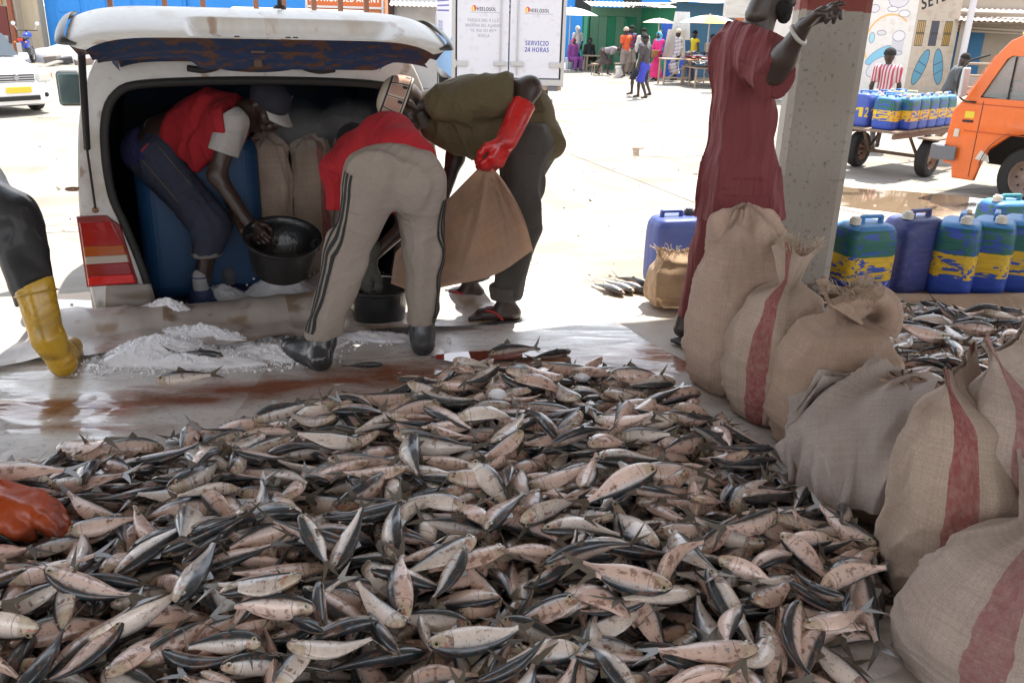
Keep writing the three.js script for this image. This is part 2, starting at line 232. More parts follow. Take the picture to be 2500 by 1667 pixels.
const blackRub = M([0.018, 0.017, 0.016], 0.65), darkIn = M([0.07, 0.13, 0.25], 0.8, { map: tex(128, 128, (u, v) => { const k = 0.5 + fbm(u * 8, v * 8, 3, 4), d = sst(0.5, 0.7, fbm(u * 5, v * 5, 7, 4)); return [lerp(1, 1.6, d) * k * 0.6, k * 0.6, lerp(1, 0.6, d) * k * 0.6]; }) });
const vOut = [[-0.84, 0.30], [-0.91, 0.5], [-0.935, 0.8], [-0.93, 1.05], [-0.905, 1.3], [-0.865, 1.52], [-0.80, 1.70], [-0.73, 1.80], [-0.60, 1.855], [-0.35, 1.88]];
vOut.forEach(p => { p[1] += 0.04 * sst(1.1, 1.6, p[1]); });
const vFull = [...vOut, [0, 1.928], ...vOut.slice().reverse().map(([x, y]) => [-x, y])];
const vCurve = new THREE.SplineCurve(vFull.map(p => new THREE.Vector2(...p)));
const shell = (sx, sy, z0, z1, n = 10, tp = 1) => sheet(48, n, (u, v) => { const p = vCurve.getPoint(u), z = lerp(z0, z1, v), k = 1 - (1 - tp) * v; return [p.x * sx * k, 0.3 + (p.y - 0.3) * sy * k, z]; }, (u, v) => [u * 3, v * 2]);
part(van, 'body', merge([shell(1, 1, 0, -3.2), sheet(48, 10, (u, v) => { const p = vCurve.getPoint(u), q = v * v; return [p.x * (1 - 0.22 * q), Math.min(p.y, lerp(1.88, 0.92, sst(0, 1, v))) * 1, -3.2 - 1.25 * v]; }, (u, v) => [u * 3, v])]), vanW);
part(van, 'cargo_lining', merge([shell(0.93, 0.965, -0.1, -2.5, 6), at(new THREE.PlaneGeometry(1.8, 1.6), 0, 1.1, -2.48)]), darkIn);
part(van, 'cargo_floor', at(BX(1.70, 0.05, 2.5, 0.01), 0, 0.415, -1.28), M([0.16, 0.12, 0.095], 0.7));
{
  const hole = [[-0.63, 0.52], [-0.675, 0.75], [-0.735, 1.0], [-0.775, 1.14], [-0.785, 1.3], [-0.765, 1.48], [-0.70, 1.605], [-0.55, 1.655], [0, 1.672], [0.55, 1.655], [0.70, 1.605], [0.765, 1.48], [0.785, 1.3], [0.775, 1.14], [0.735, 1.0], [0.675, 0.75], [0.63, 0.52]];
  hole.forEach(p => { p[1] += 0.045 * sst(1.1, 1.5, p[1]); if (p[1] < 0.6) p[1] -= 0.06; });
  const hc = new THREE.SplineCurve(hole.map(p => new THREE.Vector2(...p))), hp = hc.getPoints(60), s = new THREE.Shape(vCurve.getPoints(60)); s.holes.push(new THREE.Path(hp));
  part(van, 'rear_frame', ext(s, 0.05, 0.012).translate(0, 0, -0.06), vanW);
  part(van, 'door_seal', TB(hp.map(p => [p.x, p.y, 0.008]), 0.021, 120, 8), blackRub);
  part(van, 'door_channel', merge([sheet(60, 3, (u, v) => { const p = hc.getPoint(u); return [p.x * (1 + 0.02 * v), p.y + (p.y > 1 ? 0.02 * v : 0), -v * 0.13]; })]), M([0.06, 0.045, 0.032], 0.7));
}
for (const sg of [-1, 1]) { // tail lamps: one lens per colour
  const lamp = part(van, 'tail_lamp', ext(poly([[-0.945 * 1, 0.70], [-0.715, 0.70], [-0.765, 1.0], [-0.82, 1.05], [-0.945, 1.05]].map(([x, y]) => [x * -sg, y])), 0.03, 0.008).translate(0, 0, -0.005), M([0.25, 0.02, 0.015], 0.4));
  const lens = (n, y0, y1, col) => { const xi = (y) => y < 1.0 ? lerp(-0.722, -0.772, (y - 0.70) / 0.30) : lerp(-0.772, -0.82, (y - 1.0) / 0.05); part(lamp, n, ext(poly([[-0.935, y0], [xi(y0), y0], [xi(y1), y1], [-0.935, y1]].map(([x, y]) => [x * -sg, y])), 0.022, 0.006).translate(0, 0, 0.022), MP(col, 0.15, { clearcoat: 1 })); };
  lens('red_lens', 0.915, 1.03, [0.33, 0.008, 0.010]); lens('amber_lens', 0.862, 0.905, [0.36, 0.075, 0.012]); lens('clear_lens', 0.822, 0.852, [0.42, 0.36, 0.31]); lens('red_lens', 0.757, 0.812, [0.25, 0.010, 0.014]); lens('reflector', 0.71, 0.747, [0.62, 0.012, 0.014]);
}
{
  const bm = M([1, 1, 1], 0.55, { map: tex(256, 128, (u, v) => { const k = 0.7 + 0.5 * fbm(u * 9, v * 9, 2, 4), d = sst(0.45, 0.65, fbm(u * 4, v * 6, 4, 4)); return [lerp(0.26, 0.15, d) * k, lerp(0.23, 0.115, d) * k, lerp(0.205, 0.085, d) * k]; }) });
  const prof = (u) => { const x = lerp(-0.965, 0.965, u), e = Math.pow(Math.abs(x) / 0.965, 14); return [x, 0.055 - 0.26 * e]; };
  part(van, 'bumper', sheet(60, 8, (u, v) => { const [x, z] = prof(u), mid = Math.abs(x) < 0.62 ? 0.10 : 0; return [x, lerp(0.29, 0.695 - 2.7 * mid * sst(0.70, 0.60, Math.abs(x)), v), z + 0.025 * Math.sin(v * Math.PI)]; }), bm);
  part(van, 'bumper_step', at(BX(1.26, 0.03, 0.14, 0.01), 0, 0.43, 0.0), blackRub);
}
// tailgate: hinged at the roof, curved skin with a sunken plate bay
const tg = [[0.00, 1.845], [0.10, 1.945], [0.24, 2.02], [0.42, 2.058], [0.62, 2.055], [0.82, 2.02], [0.95, 1.98], [0.985, 1.95]];
const tgC = new THREE.SplineCurve(tg.map(p => new THREE.Vector2(...p)));
const tgP = (u, v, off = 0) => { // u across, v from hinge to lower edge
  const p = tgC.getPoint(v), t = tgC.getTangent(v), hw = lerp(0.66, 0.75, sst(0, 0.55, v)) - 0.07 * Math.pow(clamp((v - 0.84) / 0.16), 2), x = (u * 2 - 1) * hw - 0.04, e = Math.pow(Math.abs(u * 2 - 1), 8) * 0.05;
  const bay = sst(-0.36, -0.30, x) * sst(0.50, 0.40, x) * sst(0.70, 0.735, v) * sst(0.955, 0.945, v) * 0.05; return [x, p.y - e - (off + bay) * t.x, p.x + (off + bay) * t.y];
};
{
  const g = new THREE.Group(); g.name = 'tailgate'; van.add(g);
  part(g, 'outer_skin', sheet(90, 50, (u, v) => tgP(u, v), (u, v) => [u * 2, v]), vanW);
  part(g, 'inner_panel', merge([sheet(50, 20, (u, v) => { const p = tgP(0.03 + 0.94 * u, 0.03 + 0.95 * v, 0.075); return p; }, (u, v) => [u * 3, v * 1.5]), sheet(60, 3, (u, v) => { const a = tgP(u, 1), b = tgP(0.02 + 0.96 * u, 0.985, 0.095); return a.map((q, i) => lerp(q, b[i], v)); }, (u, v) => [u * 3, v * 0.2]), ...[0, 1].map(e => sheet(3, 30, (u, v) => { const a = tgP(e, v), b = tgP(e ? 0.975 : 0.025, 0.01 + 0.98 * v, 0.08); return a.map((q, i) => lerp(q, b[i], u)); }, (u, v) => [u * 0.3, v * 2]))]), navyRust);
  part(g, 'lower_flange', merge([sheet(60, 3, (u, v) => { const a = tgP(0.03 + 0.94 * u, 0.985, 0.085), b = tgP(0.06 + 0.9 * u, 0.90, 0.135); return a.map((q, i) => lerp(q, b[i], v)); }, (u, v) => [u * 3, v * 0.3]), sheet(40, 3, (u, v) => { const x0 = 0.34 + 0.26 * u, b = tgP(x0, 0.93, 0.12), c = tgP(x0, 0.93, 0.12 + 0.07 * Math.pow(Math.sin(u * Math.PI), 0.35)); return b.map((q, i) => lerp(q, c[i], v)); }, (u, v) => [u, v * 0.3])]), navyRust);
  part(g, 'latch', merge([at(BX(0.035, 0.10, 0.03, 0.006), ...tgP(0.47, 0.965, 0.13)), at(BX(0.06, 0.03, 0.03, 0.006), ...tgP(0.47, 0.965, 0.09))]), M([0.09, 0.05, 0.03], 0.7));
  part(g, 'washer_nozzle', merge([at(CY(0.008, 0.012, 0.075, 10), 0.06, 2.108, 0.46), at(CY(0.022, 0.032, 0.016, 14), 0.06, 2.071, 0.46)]), blackRub);
  for (const u of [0.42, 0.555, 0.575]) part(g, 'plate_clip', at(BX(0.022, 0.055, 0.025, 0.004), ...tgP(u, 0.83, 0.01)), blackRub);
  part(g, 'plate_lamp', at(CY(0.009, 0.009, 0.02, 8), ...tgP(0.70, 0.90, 0.0)), blackRub);
  for (const sg of [-1, 1]) part(g, 'side_spoiler', sheet(8, 14, (u, v) => { const w = 0.05 * Math.sin(Math.PI * (0.15 + 0.8 * v)), t = lerp(0.42, 0.97, v), a = tgP(sg > 0 ? 1 : 0, t); return [a[0] + sg * w * Math.sin(u * 1.5), a[1] + 0.02 - w * 1.1 * (1 - Math.cos(u * 1.5)), a[2]]; }), M([0.03, 0.032, 0.03], 0.35));
}
const rustM = M([0.25, 0.13, 0.07], 0.7);
for (const x of [-0.56, 0.60]) part(van, 'hinge', merge([at(BX(0.11, 0.05, 0.05, 0.008), x, 1.84, 0.02), at(BX(0.035, 0.09, 0.05, 0.006), x - 0.045, 1.88, 0.03), at(BX(0.035, 0.09, 0.05, 0.006), x + 0.045, 1.88, 0.03)]), rustM);
for (const [x0, x1] of [[-0.36, -0.20], [0.36, 0.18]]) part(van, 'wiring_hose', TB([[x0, 1.775, 0.03], [x0 + (x1 - x0) * 0.5, 1.77, 0.05], [x1, 1.805, 0.08], [x1 - (x1 - x0) * 0.1, 1.9, 0.09]], 0.016, 40, 8), blackRub);
part(van, 'gas_strut', merge([rod([-0.86, 1.10, 0.035], [-0.858, 1.42, 0.06], 0.006), rod([-0.858, 1.40, 0.06], [-0.785, 2.0, 0.36], 0.017)]), M([0.02, 0.02, 0.022], 0.35));
part(van, 'strut_knuckle', at(new THREE.SphereGeometry(0.016, 10, 8), -0.862, 1.09, 0.03), rustM);
part(van, 'latch_ring', new THREE.TorusGeometry(0.032, 0.006, 6, 16).rotateX(1.2).translate(-0.955, 1.19, -0.02), rustM);
part(van, 'wing_mirror', merge([at(BX(0.19, 0.27, 0.09, 0.035, 3), -1.24, 1.42, -3.10), rod([-0.88, 1.32, -3.1], [-1.2, 1.38, -3.1], 0.025)]), M([0.05, 0.05, 0.05], 0.5));
part(van, 'mirror_glass', at(BX(0.155, 0.225, 0.01, 0.004), -1.24, 1.42, -3.052), M([0.30, 0.42, 0.42], 0.08, { metalness: 0.9 }));
{ // roof rack of brown square tube
  const r = new THREE.Group(); r.name = 'roof_rack'; van.add(r);
  const rm = M([0.20, 0.085, 0.045], 0.6);
  for (const z of [-0.95, -2.9]) part(r, 'cross_rail', beam([-0.74, 2.155, z], [0.74, 2.155, z], 0.035, 0.035), rm);
  for (const x of [-0.74, 0.74]) part(r, 'side_rail', beam([x, 2.152, -0.97], [x, 2.152, -2.88], 0.033, 0.033), rm);
  for (const x of [-0.74, -0.45, -0.24, 0.06, 0.22, 0.40, 0.56, 0.72]) part(r, 'post', beam([x, 1.86, -0.96], [x, 2.138, -0.96], 0.035, 0.03), rm);
  for (const z of [-1.3, -1.7, -2.2]) part(r, 'slat', beam([-0.74, 2.02, z], [0.74, 2.02, z], 0.05, 0.02), rm);
}
for (const [x, z] of [[-0.80, -0.95], [0.80, -0.95], [-0.80, -3.75], [0.80, -3.75]]) { const w = new THREE.Group(); w.name = 'wheel'; w.position.set(x, 0.235, z); van.add(w); part(w, 'tyre', new THREE.TorusGeometry(0.235, 0.085, 12, 28).rotateY(Math.PI / 2), blackRub); part(w, 'rim', CY(0.18, 0.18, 0.12, 20).rotateZ(Math.PI / 2), M([0.3, 0.29, 0.28], 0.5)); }
// things carried in the van (placed in the van's own directions)
const inVan = (x, y, z) => [vx + x * cs + z * sn, y, vz - x * sn + z * cs];
{
  const blue = M([0.012, 0.060, 0.15], 0.5);
  const g = BX(0.66, 0.95, 0.8, 0.10, 4); { const p = g.attributes.position; for (let i = 0; i < p.count; i++) { const y = p.getY(i), k = 1 + 0.05 * Math.cos(y * 3) + 0.03 * (fbm(p.getX(i) * 4, y * 4, p.getZ(i) * 4, 2) - 0.5); p.setX(i, p.getX(i) * k); p.setZ(i, p.getZ(i) * k); } g.computeVertexNormals(); }
  solo('blue_insulated_tub', g, blue, 'tall blue plastic tub standing inside the van behind the crouching worker', 'tub', null, inVan(-0.36, 1.0, -0.80), [0, YAW, 0]);
}

{ // cold mist above the ice
  const g = new THREE.Group(); g.name = 'cold_mist'; g.userData = { kind: 'stuff', label: 'pale cold mist drifting over the sacks in the van' }; scene.add(g); const q = rng(31);
  const mm = MP([0.95, 0.96, 0.97], 1, { transparent: true, opacity: 0.022, depthWrite: false });
  for (let k = 0; k < 9; k++) { const [x, y, z] = inVan(0.0 + 0.66 * q(), 1.44 + 0.10 * q(), -0.55 - 0.2 * q()), r0 = 0.06 + 0.09 * q(); for (let s = 0; s < 4; s++) { const geo = new THREE.IcosahedronGeometry(r0 * (0.5 + 0.2 * s), 3), p = geo.attributes.position; for (let i = 0; i < p.count; i++) { const a = p.getX(i), b = p.getY(i), c = p.getZ(i), f = 0.6 + 0.9 * fbm(a * 14 + k * 3, b * 14, c * 14 + s, 3); p.setXYZ(i, a * f * 1.3, b * f * 0.8, c * f); } geo.computeVertexNormals(); part(g, 'mist', geo, mm, [x, y, z]); } }
}
// ---------------------------------------------------------------- people
const clothB = tex(512, 512, (u, v) => 0.6 * Math.pow(ridge(u * 7 + 1.5 * vn(u * 4, v * 4, 1), v * 5, 2), 2) + 0.3 * Math.pow(ridge(u * 15, v * 11 + 2 * vn(u * 5, v * 5, 6), 4), 2) + 0.1 * vn(u * 120, v * 120, 3), false, [1.6, 1.6]);
const pleatB = tex(512, 512, (u, v) => 0.7 * Math.pow(ridge(u * 16 + 2 * vn(u * 5, v * 3, 1), v * 1.5, 2), 2) + 0.3 * Math.pow(ridge(u * 40 + 3 * vn(u * 5, v * 4, 3), v * 3, 4), 2), false, [1.6, 1.6]);
const clothT = tex(256, 256, (u, v) => { const k = 0.86 + 0.2 * fbm(u * 6, v * 6, 3, 4) + 0.12 * (fbm(u * 60, v * 60, 5, 2) - 0.5); return [k, k, k]; }, true, [1.6, 1.6]);
const cloth = (c, r = 0.9, o = {}) => M(c, r, { map: clothT, bumpMap: clothB, bumpScale: 0.010, ...o });
const skinM = (c = [0.040, 0.024, 0.018], r = 0.42) => M(c, r, { map: clothT });
const grimeT = tex(512, 512, (u, v) => { const k = 0.88 + 0.2 * fbm(u * 6, v * 6, 3, 4), d = sst(0.52, 0.68, fbm(u * 7 + 2, v * 7, 8, 5)) * 0.55 + sst(0.62, 0.72, fbm(u * 34, v * 34, 4, 3)) * 0.35; return [lerp(1, 0.45, d) * k, lerp(1, 0.42, d) * k, lerp(1, 0.50, d) * k]; }, true, [2, 2]), grimeR = tex(256, 256, (u, v) => 0.18 + 0.5 * sst(0.4, 0.7, fbm(u * 9, v * 9, 5, 4)), false, [2, 2]);
const SK = skinM(), rubber = (c, r = 0.22) => MP(c, 1, { roughnessMap: grimeR, clearcoat: 0.35, clearcoatRoughness: 0.25, map: grimeT, bumpMap: clothB, bumpScale: 0.003 });
const add3 = (a, b, k = 1) => [a[0] + b[0] * k, a[1] + b[1] * k, a[2] + b[2] * k], sub3 = (a, b) => [a[0] - b[0], a[1] - b[1], a[2] - b[2]], mid3 = (a, b, t = 0.5) => a.map((q, i) => lerp(q, b[i], t)), nrm = (a) => { const l = Math.hypot(...a) || 1; return a.map(q => q / l); }, crs = (a, b) => [a[1] * b[2] - a[2] * b[1], a[2] * b[0] - a[0] * b[2], a[0] * b[1] - a[1] * b[0]], dt = (a, b) => a[0] * b[0] + a[1] * b[1] + a[2] * b[2];
function frame(c, fwd, up) { const f = nrm(fwd), r = nrm(crs(up, f)), u = crs(f, r); return (x, y, z) => [0, 1, 2].map(i => c[i] + x * r[i] + y * u[i] + z * f[i]); }
function headCaps(F, s = 1) { const q = (x, y, z) => F(x * s, y * s, z * s), c = (a, b, r, r2 = r) => cap(q(...a), q(...b), r * s, r2 * s); return [c([0, 0.035, -0.025], [0, 0.038, 0.018], 0.088, 0.084), c([0, -0.02, 0.02], [0, -0.055, 0.032], 0.066, 0.05), c([-0.024, -0.085, 0.052], [0.024, -0.085, 0.052], 0.026), c([-0.034, 0.022, 0.076], [0.034, 0.022, 0.076], 0.017), c([0, 0.008, 0.094], [0, -0.028, 0.112], 0.010, 0.014), c([-0.016, -0.032, 0.098], [0.016, -0.032, 0.098], 0.011), c([-0.022, -0.058, 0.086], [0.022, -0.058, 0.086], 0.013), c([-0.020, -0.069, 0.083], [0.020, -0.069, 0.083], 0.012), c([0.05, -0.02, 0.052], [0.045, -0.03, 0.06], 0.024), c([-0.05, -0.02, 0.052], [-0.045, -0.03, 0.06], 0.024), c([0.086, 0.008, -0.012], [0.083, -0.032, -0.002], 0.015, 0.010), c([-0.086, 0.008, -0.012], [-0.083, -0.032, -0.002], 0.015, 0.010), c([0, -0.05, -0.03], [0, -0.13, -0.045], 0.058, 0.06)]; }
const headGeo = (F, h = 0.005, s = 1) => netCaps(headCaps(F, s), 0.016 * s, h);
function eyes(g, F) { for (const x of [-0.032, 0.032]) { const e = part(g, 'eye', new THREE.SphereGeometry(0.0125, 12, 10), M([0.42, 0.36, 0.32], 0.2), F(x, 0.003, 0.0815)); part(e, 'iris', new THREE.SphereGeometry(0.0068, 10, 8), M([0.010, 0.007, 0.006], 0.15), sub3(F(x, 0.001, 0.089), F(x, 0.003, 0.0815))); } }
// palm and five fingers; dir: wrist to knuckles, pal: the way the palm faces, ts: side of the thumb
function handCaps(w, dir, pal, ts, curl = 0.5, s = 1, fat = 1, spread = 0.06) {
  const d = nrm(dir), n0 = nrm(pal), sd = nrm(crs(d, n0)).map(q => q * ts), n = crs(sd.map(q => q * ts), d), P = (a, b, c) => [0, 1, 2].map(i => w[i] + (d[i] * a + sd[i] * b + n[i] * c) * s), L = [], R = 0.0095 * fat * s, cr = Array.isArray(curl) ? curl : [curl, curl, curl, curl];
  for (let k = 0; k < 4; k++) { const b = 0.030 - k * 0.020, kn = P(0.088 - 0.006 * Math.abs(k - 1), b, 0); L.push(cap(P(0, b * 0.6, 0), kn, 0.016 * fat * s, 0.0125 * fat * s)); let p = kn, a = 0; const len = [0.042, 0.047, 0.044, 0.034][k]; for (let j = 0; j < 3; j++) { a += cr[k] * (j ? 1.0 : 0.8); const l = len * [1, 0.65, 0.5][j] * s, sp = (1.5 - k) * spread, q = [0, 1, 2].map(i => p[i] + l * (Math.cos(a) * (d[i] + sd[i] * sp) + Math.sin(a) * n[i])); L.push(cap(p, q, R * (1 - 0.10 * j), R * (0.9 - 0.10 * j))); p = q; } }
  const t0 = P(0.022, 0.030, 0.006), t1 = P(0.058, 0.058, 0.020), t2 = P(0.088, 0.058, 0.034), t3 = P(0.108, 0.046, 0.044); L.push(cap(t0, t1, 0.016 * fat * s, 0.012 * fat * s), cap(t1, t2, 0.0118 * fat * s, 0.0105 * fat * s), cap(t2, t3, 0.0105 * fat * s, 0.0085 * fat * s)); return L;
}
const fold = (ax, f, amp, seed) => { ax = nrm(ax); const b = nrm(crs(ax, Math.abs(ax[1]) < 0.9 ? [0, 1, 0] : [1, 0, 0])), c = crs(ax, b); return (x, y, z) => { const u = (x * b[0] + y * b[1] + z * b[2]) * f, v = (x * c[0] + y * c[1] + z * c[2]) * f, w = (x * ax[0] + y * ax[1] + z * ax[2]) * f * 0.28; const n = 2 * vn(u + seed, v, w) - 1, m = 2 * vn(u * 0.5 + 9, v * 0.5 + seed, w * 0.6) - 1, r = 1 - Math.sqrt(n * n + 0.04); return amp * (0.9 * (r * r - 0.35) + 0.9 * Math.sin(7 * m + u * 1.2) * 0.45 + 0.25 * (vn(u * 2.3, v * 2.3 + seed, w * 2) - 0.5)); }; };
const half = (p, n) => { n = nrm(n); const k = dt(p, n); return (x, y, z) => x * n[0] + y * n[1] + z * n[2] - k; };     // keeps the side the normal points away from
// garment: inflated limbs, folds, clean cut ends, optional hollow shell
function garment(caps, o = {}) { const h = o.h ?? 0.009, f = capsF(caps, o.k ?? 0.045), [lo, hi] = capsBox(caps, 0.03), cuts = o.cut ?? [], fo = o.fold ?? []; return nets((x, y, z) => { let d = f(x, y, z); if (Math.abs(d) < 0.06) for (const q of fo) d -= q(x, y, z); if (o.shell) d = Math.max(d, -(d + o.shell)); for (const q of cuts) d = Math.max(d, q(x, y, z)); return d; }, lo, hi, h, 1); }
function legCaps(hip, knee, ank, a = 0.088, b = 0.058, c = 0.038) { const calf = mid3(knee, ank, 0.32); return [cap(hip, knee, a, b), cap(knee, calf, b * 0.96, b * 0.98), cap(calf, ank, b * 0.95, c)]; }
const footCaps = (ank, heel, toe, r = 0.036) => [cap(ank, heel, r, r), cap(heel, toe, r, r * 0.78), cap(ank, mid3(heel, toe, 0.55), r, r * 0.85)];
const bodyOf = (g, geos, mat = SK) => part(g, 'body', merge(geos), mat);
// strip of fabric laid on the surface of a garment field
function strip(f, a, b, side, w, off, n = 40, t0 = 0, t1 = 1) { return sheet(3, n, (u, v) => { const t = lerp(t0, t1, v), p = mid3(a(t), b(t), 0.5), ax = nrm(sub3(a(Math.min(1, t + 0.02)), a(Math.max(0, t - 0.02)))), sd = nrm(side(t)), tg = nrm(crs(ax, sd)), q = add3(p, tg, off + (u - 0.5) * w); let r = 0.30; for (let i = 0; i < 40; i++) { const X = add3(q, sd, r), d = f(...X); if (d < 0.0005) break; r -= Math.max(0.001, d * 0.8); if (r < 0) break; } return add3(q, sd, r + 0.0035); }); }
const person = (label, group) => thing('person', label, 'person', group, [0, 0, 0]);
// --- worker bending over the bucket, seen from behind
{
  const g = person('person in red shirt and grey tracksuit trousers bending over a bucket, back turned');
  const J = { hL: [-0.635, 1.45, -3.92], hR: [-0.455, 1.445, -4.0], kL: [-0.765, 1.12, -3.90], kR: [-0.428, 1.10, -4.02], aL: [-0.862, 0.78, -3.76], aR: [-0.433, 0.76, -3.97], wa: [-0.57, 1.525, -4.06], bk: [-0.63, 1.575, -4.22], ch: [-0.77, 1.47, -4.42], sL: [-0.86, 1.41, -4.34], sR: [-0.69, 1.44, -4.54], eL: [-0.865, 1.16, -4.32], eR: [-0.56, 1.135, -4.42], wL: [-0.83, 0.95, -4.38], wR: [-0.725, 0.985, -4.33], hd: [-0.84, 1.475, -4.60] };
  const HF = frame(J.hd, [-0.25, -0.85, -0.4], [-0.4, 0.35, -0.85]);
  bodyOf(g, [netCaps([...legCaps(J.hL, J.kL, J.aL), ...legCaps(J.hR, J.kR, J.aR), cap(J.hL, J.hR, 0.10), cap(J.wa, J.bk, 0.10, 0.11), cap(J.bk, J.ch, 0.11, 0.11), cap(J.sL, J.sR, 0.06), cap(J.ch, J.hd, 0.06), cap(J.sL, J.eL, 0.048, 0.04), cap(J.eL, J.wL, 0.04, 0.028), cap(J.sR, J.eR, 0.048, 0.04), cap(J.eR, J.wR, 0.041, 0.030)], 0.04, 0.012), headGeo(HF, 0.008)]);
  part(g, 'hair', netCaps([cap(HF(0, 0.045, -0.03), HF(0, 0.05, 0.012), 0.091, 0.082)], 0.02, 0.008, (d, x, y, z) => d - 0.004 * vn(x * 200, y * 200, z * 200)), M([0.012, 0.010, 0.009], 0.95));
  const pc = [cap(J.hL, J.hR, 0.128), cap(add3(J.hL, [0.01, 0.03, 0.05]), mid3(J.hL, J.kL, 0.25), 0.112, 0.112), cap(add3(J.hR, [0, 0.02, 0.05]), mid3(J.hR, J.kR, 0.25), 0.108, 0.108), cap(J.hL, J.kL, 0.118, 0.092), cap(J.kL, add3(J.aL, [0, -0.02, 0]), 0.090, 0.080), cap(J.hR, J.kR, 0.114, 0.088), cap(J.kR, add3(J.aR, [0, -0.02, 0]), 0.085, 0.076), cap(mid3(J.hL, J.hR), J.wa, 0.125, 0.118)], pf = [fold([0.15, 1, 0.1], 10, 0.017, 3), fold([1, 0.35, 0.2], 10, 0.012, 8)], cuts = [half([-0.57, 1.585, -4.10], [-0.12, 0.55, -0.80]), (x, y, z) => 0.765 + (x > -0.6 ? 0.005 : 0.0) + 0.06 * Math.abs(x + 0.64) * 0 - y];
  const pantsM = cloth([0.31, 0.26, 0.22]); part(g, 'trousers', garment(pc, { k: 0.05, h: 0.008, fold: pf, cut: cuts }), pantsM);
  const f = capsF(pc, 0.05), ff = (x, y, z) => { let d = f(x, y, z); for (const q of pf) d -= q(x, y, z); return d; }, bl = M([0.014, 0.014, 0.015], 0.7), wh = M([0.40, 0.37, 0.33], 0.8);
  const legA = (h, k, a) => (t) => t < 0.45 ? mid3(h, k, t / 0.45) : mid3(k, a, (t - 0.45) / 0.55), LA = legA(add3(J.hL, [-0.02, 0.04, 0.03]), J.kL, J.aL), RA = legA(J.hR, J.kR, J.aR);
  for (const o of [-0.027, 0, 0.027]) part(g, 'stripe', strip(ff, LA, LA, (t) => [-0.75, 0.1, 0.85], 0.015, o, 70, 0.0, 0.985), bl);
  for (const o of [-0.022, 0, 0.022]) part(g, 'stripe', strip(ff, RA, RA, (t) => [1, 0.1, 0.30], 0.013, o, 70, 0.12, 0.985), bl);
  const WB = [-0.565, 1.555, -4.075], wn = nrm([-0.12, 0.55, -0.80]); part(g, 'waistband', garment(pc.map(c => ({ ...c, ra: c.ra + 0.006, rb: c.rb + 0.006 })), { k: 0.05, h: 0.007, cut: [half(add3(WB, wn, 0.028), wn), half(add3(WB, wn, -0.018), wn.map(q => -q)), (x, y, z) => 1.40 - y], fold: [(x, y, z) => 0.0025 * Math.sin(x * 240)] }), cloth([0.29, 0.245, 0.21]));
  part(g, 'shirt', garment([cap(add3(J.wa, [0.0, 0.03, -0.02]), J.bk, 0.128, 0.132), cap(add3(J.wa, [0.10, 0.0, -0.03]), add3(J.bk, [0.05, -0.02, -0.02]), 0.10, 0.11), cap(J.bk, J.ch, 0.132, 0.14), cap(J.sL, J.sR, 0.09), cap(J.sL, mid3(J.sL, J.eL, 0.75), 0.088, 0.085), cap(add3(J.bk, [-0.12, -0.06, 0.02]), J.sL, 0.09, 0.09), cap(J.sR, mid3(J.sR, J.eR, 0.6), 0.088, 0.085), cap(add3(J.ch, [0, -0.12, 0.04]), add3(J.bk, [-0.05, -0.12, 0]), 0.10)], { fold: [fold([0.6, 0.25, -0.6], 10, 0.020, 5)], cut: [half(add3(mid3(J.sL, J.eL, 0.72), [0, 0, 0]), [0.05, -1, 0.1]), half([-0.56, 1.52, -4.0], [0.12, -0.45, 0.80])].map((q, i) => i ? q : (x, y, z) => x < -0.72 && y < 1.36 ? q(x, y, z) : -1) }), cloth([0.42, 0.014, 0.022]));
  part(g, 'underwear_band', garment([cap(add3(J.wa, [0.0, 0.0, -0.02]), mid3(J.hL, J.hR), 0.119, 0.121)], { cut: [half([-0.56, 1.60, -4.12], [-0.12, 0.55, -0.80]), half([-0.56, 1.545, -4.05], [0.12, -0.55, 0.80])] }), cloth([0.03, 0.035, 0.13]));
  const bm = rubber([0.035, 0.035, 0.037], 0.3);
  for (const [a, heel, toe, k] of [[J.aL, [-0.868, 0.672, -3.70], [-1.04, 0.664, -3.86], J.kL], [J.aR, [-0.425, 0.672, -3.93], [-0.452, 0.664, -4.17], J.kR]]) { const b = part(g, 'rubber_boot', garment([cap(mid3(a, k, 0.18), add3(a, [0, -0.03, 0]), 0.060, 0.056), cap(add3(a, [0, -0.02, 0.01]), heel, 0.056, 0.050), cap(heel, toe, 0.050, 0.046), cap(add3(a, [0, -0.05, 0]), mid3(heel, toe, 0.7), 0.05, 0.044)], { k: 0.03, h: 0.007, cut: [(x, y, z) => PL + 0.012 - y], fold: [fold([1, 0, 0.3], 20, 0.002, 4)] }), bm); part(b, 'sole', garment([cap(heel, toe, 0.056, 0.052)], { h: 0.006, cut: [(x, y, z) => y - PL - 0.042, (x, y, z) => PL + 0.008 - y] }), M([0.012, 0.012, 0.013], 0.4)); }
  const knit = cloth([0.085, 0.08, 0.068]); for (const [w, d, ts] of [[J.wR, [-0.25, -0.96, 0.12], 1], [J.wL, [0.3, -0.9, 0.2], -1]]) part(g, 'knit_glove', netCaps([...handCaps(add3(w, d, 0.03), d, [0.65, -0.1, -0.7], ts, [0.25, 0.3, 0.35, 0.4], 1.15, 1.25), cap(add3(w, d, -0.05), add3(w, d, 0.05), 0.039, 0.034)], 0.012, 0.005, (q, x, y, z) => q - 0.0012 * Math.sin(y * 420)), knit);
}
